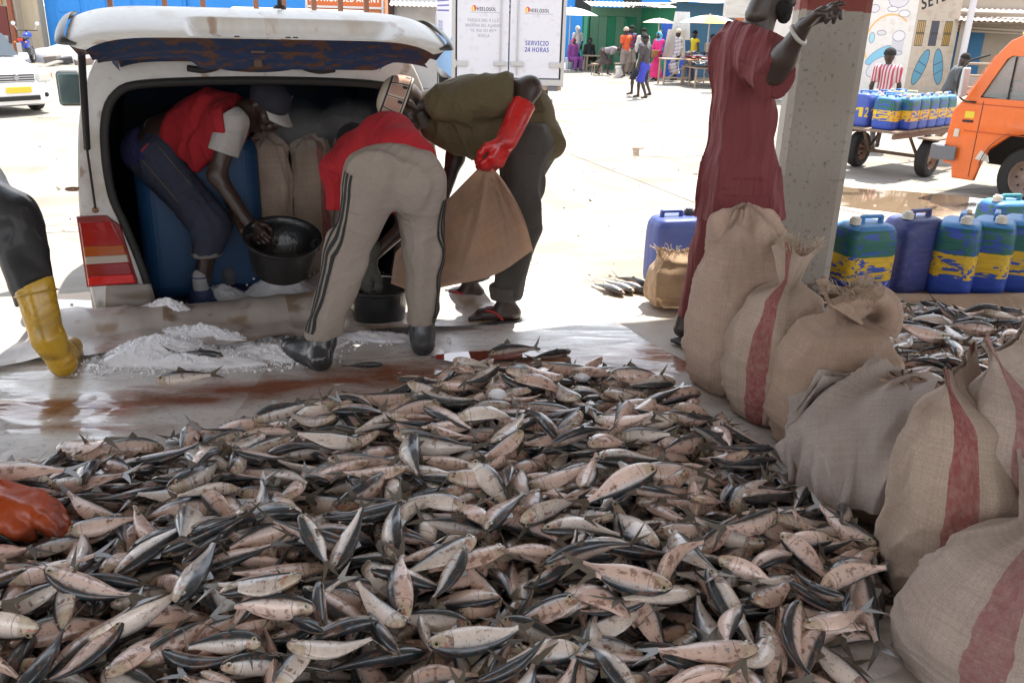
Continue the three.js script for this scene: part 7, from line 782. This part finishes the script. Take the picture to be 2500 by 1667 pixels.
  const dr = part(g, 'door', at(BX(0.50, 2.35, 0.06, 0.01), -2.02, 1.2, 0.42), M([0.14, 0.42, 0.58], 0.6)); for (const y of [0.75, 1.35, 1.95]) part(dr, 'rail', at(BX(0.50, 0.03, 0.03, 0.004), -2.02, y, 0.465), M([0.05, 0.2, 0.3], 0.6));
  const p = thing('porch_house', 'house with blue door under a sagging pole porch and tin roof', 'building', null, [14.4, 0, -28.5], -0.35); part(p, 'wall', at(BX(4.4, 3.0, 0.3, 0.02), 0.6, 1.5, -0.6), plaster(8, [0.40, 0.34, 0.27], 0.6)); part(p, 'door', at(BX(1.05, 1.9, 0.06, 0.01), -0.75, 1.05, -0.38), M([0.03, 0.16, 0.32], 0.6, { map: clothT })); part(p, 'roof', corr(4.6, 2.0, 60).rotateX(0.22).translate(0.9, 2.75, -0.7), rustTin); const q = rng(4); for (let k = 0; k < 6; k++) part(p, 'pole', rod([-1.9 + q() * 0.3, 2.05 + 0.1 * k, 0.1 + 0.1 * k], [0.7 + q() * 0.6, 1.95 + 0.10 * k + 0.2 * q(), 0.9 + 0.1 * q()], 0.045, 7), M([0.36, 0.30, 0.24], 0.9)); part(p, 'post', beam([-1.0, 0, 0.9], [-1.0, 2.4, 0.9], 0.12, 0.12), M([0.3, 0.25, 0.2], 0.9)); part(p, 'post', beam([2.2, 0, 0.9], [2.2, 2.4, 0.9], 0.12, 0.12), M([0.3, 0.25, 0.2], 0.9));
  solo('white_pole', rod([12.3, 0, -25.9], [12.35, 5, -25.9], 0.09, 14), M([0.56, 0.52, 0.52], 0.6), 'slim white pole at the corner of the painted shop', 'pole');
  const cp = thing('concrete_pylon', 'ladder-like concrete power pylon behind the orange truck cab', 'pole', null, [14.15, 0, -25.4], 0.2); for (const x of [-0.15, 0.15]) part(cp, 'leg', at(BX(0.09, 6, 0.20, 0.01), x, 3, 0), M([0.42, 0.40, 0.37], 0.8)); for (let k = 0; k < 6; k++) part(cp, 'rung', at(BX(0.30, 0.10, 0.14, 0.01), 0, 0.4 + k, 0), M([0.42, 0.40, 0.37], 0.8)); part(cp, 'web', at(BX(0.24, 6, 0.06, 0.005), 0, 3, -0.03), M([0.40, 0.38, 0.35], 0.8));
  const f = thing('rail_fence', 'rough rail fence of weathered sticks before the blue door', 'fence', null, [12.9, 0, -24.0], -0.1), fm = M([0.30, 0.22, 0.16], 0.9); for (let k = 0; k < 4; k++) part(f, 'rail', rod([-1.5, 0.35 + k * 0.30, 0.02 * k], [2.2, 0.32 + k * 0.31, 0], 0.035, 7), fm); for (const x of [-1.4, -0.2, 0.9, 2.1]) part(f, 'post', rod([x, 0, 0.05], [x + 0.1, 1.45, 0.05], 0.045, 7), fm); part(f, 'low_wall', at(BX(3.6, 0.9, 0.15, 0.02), 0.3, 0.45, -0.5), plaster(6, [0.36, 0.32, 0.28], 0.5));
}
// ---------------------------------------------------------------- parasols, stalls, small market goods
function parasol(label, x, z, r, y, cols) { const g = thing('parasol', label, 'parasol', null, [x, 0, z], 0.4); part(g, 'pole', rod([0, 0, 0], [0, y + r * 0.30, 0], 0.025), steel); for (let k = 0; k < 8; k++) part(g, 'panel', sheet(6, 8, (u, v) => { const a = (k + u) / 8 * 6.283, R = r * v * (1 - 0.05 * Math.sin(u * Math.PI) * v); return [Math.cos(a) * R, y + r * 0.32 * Math.cos(v * 1.35) - 0.07 * r, Math.sin(a) * R]; }), M(cols[k % cols.length], 0.8)); }
parasol('white parasol beside the refrigerated truck', 1.95, -37.6, 1.15, 2.12, [[0.66, 0.66, 0.68]]);
parasol('colourful parasol over the clothes stall', 6.45, -32.2, 1.05, 2.0, [[0.42, 0.60, 0.72], [0.66, 0.64, 0.62], [0.55, 0.46, 0.08], [0.66, 0.3, 0.2], [0.25, 0.55, 0.45], [0.66, 0.64, 0.62]]);
parasol('small cream parasol by the blue sheet', 5.05, -34.4, 0.62, 1.95, [[0.62, 0.54, 0.42], [0.62, 0.48, 0.32]]);
{
  const tm = M([0.33, 0.25, 0.18], 0.85), mk = (x, z, w, d, h, turn, label) => { const g = thing('market_table', label, 'table', null, [x, 0, z], turn); for (let k = 0; k < 4; k++) part(g, 'plank', at(BX(w, 0.035, d / 4 - 0.01, 0.005), 0, h, -d / 2 + d / 8 + k * d / 4), tm); for (const a of [-1, 1]) for (const b of [-1, 1]) part(g, 'leg', beam([a * (w / 2 - 0.05), 0, b * (d / 2 - 0.05)], [a * (w / 2 - 0.06), h - 0.02, b * (d / 2 - 0.06)], 0.055, 0.055), tm); part(g, 'brace', beam([-w / 2 + 0.06, 0.15, d / 2 - 0.09], [w / 2 - 0.06, h - 0.1, d / 2 - 0.09], 0.04, 0.04), tm); part(g, 'rail', beam([-w / 2 + 0.06, 0.25, d / 2 - 0.03], [w / 2 - 0.06, 0.25, d / 2 - 0.03], 0.045, 0.045), tm); return g; };
  mk(5.25, -31.3, 1.0, 0.7, 0.84, 0.15, 'bare wooden market table at the end of the clothes stall'); mk(6.25, -30.9, 1.3, 1.5, 0.62, 0.15, 'low wooden table buried under second-hand clothes'); mk(7.7, -30.3, 1.3, 1.5, 0.66, 0.15, 'wooden table of clothes near the orange pillar'); mk(2.95, -37.6, 0.7, 0.5, 0.6, 0.2, 'small wooden table of goods beside the woman in white');
  const pile = new THREE.Group(); pile.name = 'clothes_pile'; pile.userData = { kind: 'stuff', label: 'jumbled second-hand clothes heaped on the market tables' }; scene.add(pile); const q = rng(12), cols = [[0.5, 0.5, 0.55], [0.2, 0.28, 0.48], [0.55, 0.52, 0.5], [0.42, 0.04, 0.06], [0.35, 0.45, 0.6], [0.05, 0.05, 0.07], [0.5, 0.2, 0.08], [0.4, 0.36, 0.3]].map(c => cloth(c));
  for (let k = 0; k < 90; k++) { const x = 5.75 + 2.6 * q(), z = -30.2 - 1.5 * q(), s = q() * 9, w = 0.35 + 0.35 * q(), d = 0.25 + 0.3 * q(), t = q() * 3; part(pile, 'garments', sheet(8, 8, (u, v) => { const X = (u - 0.5) * w, Z = (v - 0.5) * d; return [x + X * Math.cos(t) - Z * Math.sin(t), 0.70 + 0.30 * (-30.2 - z) / 1.5 + 0.16 * fbm(u * 3 + s, v * 3, s, 2), z + X * Math.sin(t) + Z * Math.cos(t)]; }), cols[k % 8]); }
  const hang = (label, x, y, z, w, h, c) => solo('hanging_garment', sheet(8, 10, (u, v) => [x + (u - 0.5) * w * (0.7 + 0.3 * v), y - h * v, z + 0.05 * Math.sin(u * 9 + v * 2)]), cloth(c), label, 'garment');
  hang('long white garment hanging beside the blue sheet', 5.75, 2.35, -33.7, 0.75, 0.95, [0.62, 0.60, 0.57]); hang('cream checked cloth hanging below the white garment', 5.55, 1.75, -33.5, 0.85, 0.95, [0.60, 0.55, 0.47]); hang('white shirt hanging in front of the orange pillar', 6.60, 1.95, -29.8, 0.36, 0.75, [0.60, 0.58, 0.55]); hang('dark jacket hanging next to the orange pillar', 6.88, 1.9, -29.7, 0.22, 0.75, [0.05, 0.04, 0.08]); hang('white spotted dress hanging behind the orange pillar', 7.25, 1.95, -29.8, 0.3, 0.95, [0.58, 0.56, 0.56]); hang('black shirt lying over the clothes stall', 7.15, 1.30, -29.9, 0.5, 0.45, [0.02, 0.02, 0.02]);
  const bucket = (label, x, z, r, h, c) => { const g = thing('bucket', label, 'bucket', null, [x, 0, z]); part(g, 'pail', lathe([[0.001, 0], [r * 0.85, 0], [r, h], [r * 1.06, h], [r * 1.06, h + 0.03], [r * 0.95, h + 0.02], [r * 0.8, 0.02]], 24), M(c, 0.5)); part(g, 'rim', new THREE.TorusGeometry(r * 1.05, 0.015, 6, 24).rotateX(Math.PI / 2).translate(0, h * 0.9, 0), M(c, 0.5)); };
  bucket('white paint bucket beside the bending woman', 3.72, -34.4, 0.16, 0.36, [0.62, 0.60, 0.58]); bucket('pale blue bucket by the woman in the patterned skirt', 2.05, -38.6, 0.18, 0.42, [0.36, 0.42, 0.52]);
  const st = (label, x, z) => { const g = thing('stool', label, 'stool', null, [x, 0, z], 0.3); part(g, 'seat', at(BX(0.4, 0.04, 0.3, 0.01), 0, 0.4, 0), tm); for (const a of [-1, 1]) for (const b of [-1, 1]) part(g, 'leg', rod([a * 0.17, 0, b * 0.12], [a * 0.15, 0.4, b * 0.1], 0.02), tm); }; st('small wooden stool beside the bending woman', 2.95, -35.3); st('low wooden stool next to the white bucket', 3.9, -36.0); st('low wooden bench leg stool under the black-clad seller', 2.82, -38.3);
}
// ---------------------------------------------------------------- people in the square
function figure(label, o) {
  const g = thing('person', label, 'person', 'people in the market square', [o.x, o.y ?? 0, o.z], o.face), k = (o.h ?? 1.7) / 1.7, ln = o.lean ?? 0, c = Math.cos(ln), s = Math.sin(ln), up = (x, y, z) => { const a = (y - 0.9) * c - z * s, b = (y - 0.9) * s + z * c; return [x * k, (0.9 + a) * k, b * k]; }, lo = (x, y, z) => [x * k, y * k, z * k], sd = o.stride ?? 0, sit = o.sit;
  const hipY = 0.9, leg = (sg, st) => sit ? [lo(sg * 0.1, 0.5, 0), lo(sg * 0.14, 0.52, 0.42), lo(sg * 0.14, 0.08, 0.40)] : [lo(sg * 0.09, hipY, 0), lo(sg * 0.10, 0.49, 0.10 + st * 0.6), lo(sg * 0.09, 0.08, st)];
  const U = sit ? (x, y, z) => { const p = up(x, y, z); return [p[0], p[1] - 0.4 * k, p[2]]; } : up, [h1, k1, a1] = leg(-1, sd), [h2, k2, a2] = leg(1, -sd), ch = U(0, 1.33, 0), wa = U(0, 1.05, 0), s1 = U(-0.17, 1.40, 0), s2 = U(0.17, 1.40, 0), nk = U(0, 1.48, 0.01), hd = U(0, 1.60, 0.03), arm = (sg, a) => a ?? [[sg * 0.23, 1.12, -0.02], [sg * 0.22, 0.86, 0.05]], AB = [arm(-1, o.armR), arm(1, o.armL)].map(q => q.map(p => U(...p))), R = (r) => r * k;
  const caps = [...legCaps(h1, k1, a1, R(0.075), R(0.05), R(0.036)), ...legCaps(h2, k2, a2, R(0.075), R(0.05), R(0.036)), cap(a1, add3(a1, [0, -0.04 * k, 0.15 * k]), R(0.036), R(0.03)), cap(a2, add3(a2, [0, -0.04 * k, 0.15 * k]), R(0.036), R(0.03)), cap(h1, h2, R(0.09)), cap(mid3(h1, h2), ch, R(0.10), R(0.115)), cap(s1, s2, R(0.055)), cap(nk, hd, R(0.05)), cap(hd, add3(hd, sub3(U(0, 1.64, 0.0), U(0, 1.6, 0))), R(0.088), R(0.088)), cap(U(0, 1.53, 0.06), U(0, 1.55, 0.075), R(0.045)), cap(U(0, 1.585, 0.125), U(0, 1.575, 0.13), R(0.012)), ...[[s1, AB[0]], [s2, AB[1]]].flatMap(([sh, [e, w]]) => [cap(sh, e, R(0.047), R(0.038)), cap(e, w, R(0.038), R(0.027)), cap(w, add3(w, sub3(w, e), 0.32), R(0.034), R(0.022))])];
  part(g, 'body', netCaps(caps, 0.03, 0.02), o.skin ?? SK);
  const fo = [fold([0, 1, 0], 9, 0.010, o.x * 3)], topM = o.topM ?? cloth(o.top); const sl = o.sleeve ?? 0.6, tc = [cap(wa, ch, R(0.128), R(0.135)), cap(s1, s2, R(0.078)), cap(U(0, 0.95, 0), wa, R(o.hem ?? 0.128), R(0.128))]; if (sl) tc.push(cap(s1, mid3(s1, AB[0][0], Math.min(1, sl)), R(0.07), R(0.064)), cap(s2, mid3(s2, AB[1][0], Math.min(1, sl)), R(0.07), R(0.064))); if (sl > 1) for (const [e, w] of AB) tc.push(cap(e, w, R(0.06), R(0.05)));
  part(g, 'shirt', garment(tc, { h: 0.02, k: 0.04, fold: fo, cut: sit ? [] : [half(U(0, o.low ?? 0.86, 0), sub3(U(0, 0, 0), U(0, 1, 0)))] }), topM);
  const B = cloth(o.bot), Bm = o.botM ?? B; if (o.skirt) part(g, 'skirt', garment([cap(mid3(h1, h2), wa, R(0.13), R(0.125)), cap(mid3(h1, h2), mid3(k1, k2), R(0.135), R(0.16)), cap(mid3(k1, k2), mid3(a1, a2, 0.5), R(0.16), R(o.skirt)), cap(k1, a1, R(0.12), R(0.12)), cap(k2, a2, R(0.12), R(0.12))], { h: 0.022, k: 0.08, fold: [fold([0, 1, 0], 8, 0.02, o.x)], cut: [(x, y, z) => (o.skirtY ?? 0.12) * k - y] }), Bm); else { const q = o.short ?? 1, e1 = q < 1 ? mid3(h1, k1, 0.95) : mid3(k1, a1, 0.9), e2 = q < 1 ? mid3(h2, k2, 0.95) : mid3(k2, a2, 0.9), L = [cap(h1, h2, R(0.125)), cap(h1, k1, R(0.105), R(0.085)), cap(h2, k2, R(0.105), R(0.085))]; if (q >= 1) L.push(cap(k1, e1, R(0.08), R(0.06)), cap(k2, e2, R(0.08), R(0.06))); part(g, q < 1 ? 'shorts' : 'trousers', garment(L, { h: 0.02, k: 0.04, fold: fo, cut: [(x, y, z) => (q < 1 ? 0.46 : 0.12) * k * (sit ? 0 : 1) - y] }), Bm); }
  const hu = nrm(sub3(U(0, 1.7, 0), U(0, 1.6, 0))), hc = add3(hd, hu, 0.04 * k); if (o.wrap) part(g, 'headscarf', garment([cap(add3(hc, hu, 0.01), U(0, 1.60, -0.02), R(0.108), R(0.10)), cap(U(0, 1.50, -0.01), U(0, 1.40, 0), R(0.08), R(0.11)), ...(o.drape ? [cap(U(0, 1.40, 0), U(0.02, 1.15, -0.03), R(0.12), R(0.13))] : [])], { h: 0.018, cut: [half(U(0, 1.60, 0.085), sub3(U(0, 1.6, 1), U(0, 1.6, 0)))] }), cloth(o.wrap)); else part(g, o.cap ? 'cap' : 'hair', garment([cap(add3(hd, hu, 0.045 * k), add3(hd, hu, 0.06 * k), R(o.cap ? 0.104 : 0.097))], { h: 0.014, cut: [half(add3(hd, hu, 0.03 * k), hu.map(q => -q))] }), o.cap ? cloth(o.cap) : M([0.012, 0.011, 0.01], 0.95)); if (o.peak) part(g, 'cap_peak', garment([cap(U(0, 1.64, 0.10), U(0, 1.63, 0.17), R(0.06), R(0.05))], { h: 0.014, cut: [half(U(0, 1.645, 0), hu), half(U(0, 1.620, 0), hu.map(q => -q))] }), cloth(o.cap)); return g;
}
const stripeT = (a, b, n, horiz) => M([1, 1, 1], 0.9, { map: tex(128, 128, (u, v) => (Math.floor((horiz ? v : u) * n) & 1 ? a : b)) }), checkT = M([1, 1, 1], 0.9, { map: tex(128, 128, (u, v) => { const q = (Math.floor(u * 16) & 1) + (Math.floor(v * 16) & 1); return q === 2 ? [0.2, 0.2, 0.24] : q ? [0.45, 0.42, 0.42] : [0.6, 0.58, 0.56]; }) }), flowerT = M([1, 1, 1], 0.9, { map: tex(128, 128, (u, v) => fbm(u * 9, v * 9, 4, 2) > 0.56 ? [0.4, 0.32, 0.42] : [0.035, 0.03, 0.12]) });
figure('person in grey t-shirt and blue shorts walking across the bright square', { x: 3.42, z: -25.4, h: 1.66, face: -2.3, stride: 0.20, top: [0.075, 0.06, 0.062], bot: [0.05, 0.06, 0.42], short: 0.5, low: 0.84 });
figure('person in dark shorts walking beside the one in blue shorts', { x: 3.50, z: -26.3, h: 1.68, face: -2.2, stride: -0.26, top: [0.06, 0.08, 0.13], bot: [0.02, 0.02, 0.03], short: 0.5 });
figure('person in orange shirt, grey trousers and tan cap standing by the green kiosk', { x: 3.86, z: -34.2, h: 1.72, face: -2.6, stride: 0.16, top: [0.62, 0.10, 0.03], bot: [0.24, 0.20, 0.18], short: 0.5, cap: [0.46, 0.38, 0.28], armR: [[-0.22, 1.14, 0.1], [-0.05, 1.05, 0.22]] });
figure('person in striped red and navy shirt behind the orange-shirted one', { x: 4.2, z: -35.6, h: 1.78, face: 0.5, topM: stripeT([0.30, 0.03, 0.05], [0.06, 0.07, 0.14], 16, true), bot: [0.28, 0.24, 0.2] });
figure('person in brown skirt with red hem bending down over a bucket', { x: 3.12, z: -35.2, h: 1.62, face: 1.35, lean: 1.35, stride: 0.25, top: [0.24, 0.21, 0.22], bot: [0.07, 0.05, 0.05], skirt: 0.22, skirtY: 0.42, cap: [0.34, 0.27, 0.16], peak: 1, armR: [[-0.2, 1.18, 0.22], [-0.15, 1.15, 0.5]], armL: [[0.2, 1.18, 0.22], [0.15, 1.15, 0.5]] });
figure('person in white blouse and flowered navy skirt standing by the white parasol', { x: 2.36, z: -38.9, h: 1.66, face: -2.7, top: [0.60, 0.58, 0.60], bot: [0, 0, 0], botM: flowerT, skirt: 0.19, wrap: [0.52, 0.50, 0.50], sleeve: 0.8 });
figure('person in black headscarf sitting behind the small goods table', { x: 2.83, z: -38.3, h: 1.6, face: 0.2, sit: 1, top: [0.02, 0.02, 0.022], bot: [0.02, 0.02, 0.022], wrap: [0.02, 0.025, 0.025], sleeve: 1.2 });
figure('person in pink dress and blue headscarf carrying a brown basin', { x: 4.90, z: -33.0, h: 1.62, face: -0.9, top: [0.58, 0.03, 0.20], bot: [0.62, 0.03, 0.16], skirt: 0.25, wrap: [0.12, 0.42, 0.58], drape: 1, sleeve: 1.2, armR: [[-0.2, 1.1, 0.12], [-0.12, 0.98, 0.32]], armL: [[0.2, 1.1, 0.12], [0.12, 0.98, 0.32]] });
solo('basin', lathe([[0.001, 0], [0.20, 0], [0.29, 0.22], [0.32, 0.225], [0.32, 0.24], [0.28, 0.235], [0.19, 0.02], [0.001, 0.02]], 28), M([0.38, 0.17, 0.07], 0.6), 'brown plastic basin held by the person in the pink dress', 'basin', null, [4.62, 0.82, -32.76]);
figure('person in checked robe and cream cap standing at the clothes stall', { x: 5.62, z: -33.2, h: 1.72, face: -1.4, topM: checkT, bot: [0, 0, 0], botM: checkT, skirt: 0.17, skirtY: 0.25, cap: [0.56, 0.48, 0.36], sleeve: 1.2 });
figure('person in yellow sleeveless top standing behind the clothes', { x: 6.15, z: -32.9, h: 1.7, face: -1.2, top: [0.66, 0.50, 0.03], bot: [0.05, 0.05, 0.1], sleeve: 0 });
figure('person in beige shirt sitting under the colourful parasol', { x: 6.75, z: -32.8, h: 1.75, face: -0.2, y: 0.25, sit: 1, top: [0.42, 0.38, 0.30], bot: [0.2, 0.22, 0.32] });
figure('person in red and white striped robe walking behind the loaded cart', { x: 6.45, z: -16.2, h: 1.72, face: 3.0, stride: 0.22, topM: stripeT([0.40, 0.06, 0.09], [0.56, 0.50, 0.48], 34), bot: [0, 0, 0], botM: stripeT([0.40, 0.06, 0.09], [0.56, 0.50, 0.48], 34), skirt: 0.2, skirtY: 0.42, cap: [0.02, 0.018, 0.018] });
figure('person in dark grey shirt leading the donkey past the fence', { x: 8.4, z: -18.0, h: 1.66, face: 1.4, lean: 0.25, stride: 0.2, top: [0.09, 0.095, 0.10], bot: [0.06, 0.05, 0.05], armR: [[-0.24, 1.12, 0.05], [-0.2, 1.0, 0.32]] });
figure('person in teal shirt resting an arm on the loaded jerrycans', { x: 4.74, z: -14.35, h: 1.6, face: 1.7, top: [0.10, 0.36, 0.38], bot: [0.07, 0.05, 0.05], armL: [[0.24, 1.18, 0.18], [0.20, 1.16, 0.42]], armR: [[-0.22, 1.2, 0.2], [-0.1, 1.17, 0.42]] });

figure('person in white robe standing at the far edge of the blue sheet', { x: 4.62, z: -35.2, h: 1.7, face: 2.9, top: [0.6, 0.58, 0.55], bot: [0, 0, 0], botM: cloth([0.58, 0.56, 0.53]), skirt: 0.18, sleeve: 1.2 });
figure('person in navy shirt standing in the doorway of the green kiosk', { x: 4.50, z: -38.7, h: 1.7, face: 0.4, top: [0.04, 0.05, 0.12], bot: [0.1, 0.09, 0.08] });
figure('person in purple dress sitting beside the white parasol pole', { x: 2.1, z: -37.3, h: 1.6, face: 0.6, sit: 1, top: [0.2, 0.05, 0.22], bot: [0.2, 0.05, 0.22], wrap: [0.5, 0.1, 0.2], sleeve: 1.2 });
figure('person in black shirt leaning over the clothes near the orange pillar', { x: 7.0, z: -31.9, h: 1.7, face: -0.3, lean: 0.35, top: [0.02, 0.02, 0.022], bot: [0.1, 0.1, 0.16] });
figure('person in green dress walking past the blue stall', { x: 5.25, z: -35.4, h: 1.64, face: 1.2, top: [0.05, 0.28, 0.16], bot: [0.05, 0.28, 0.16], skirt: 0.2, wrap: [0.5, 0.4, 0.1], sleeve: 0.9 });
scene.traverse(o => { if (o.isMesh) { o.castShadow = true; o.receiveShadow = true; } });
renderer.render(scene, camera);
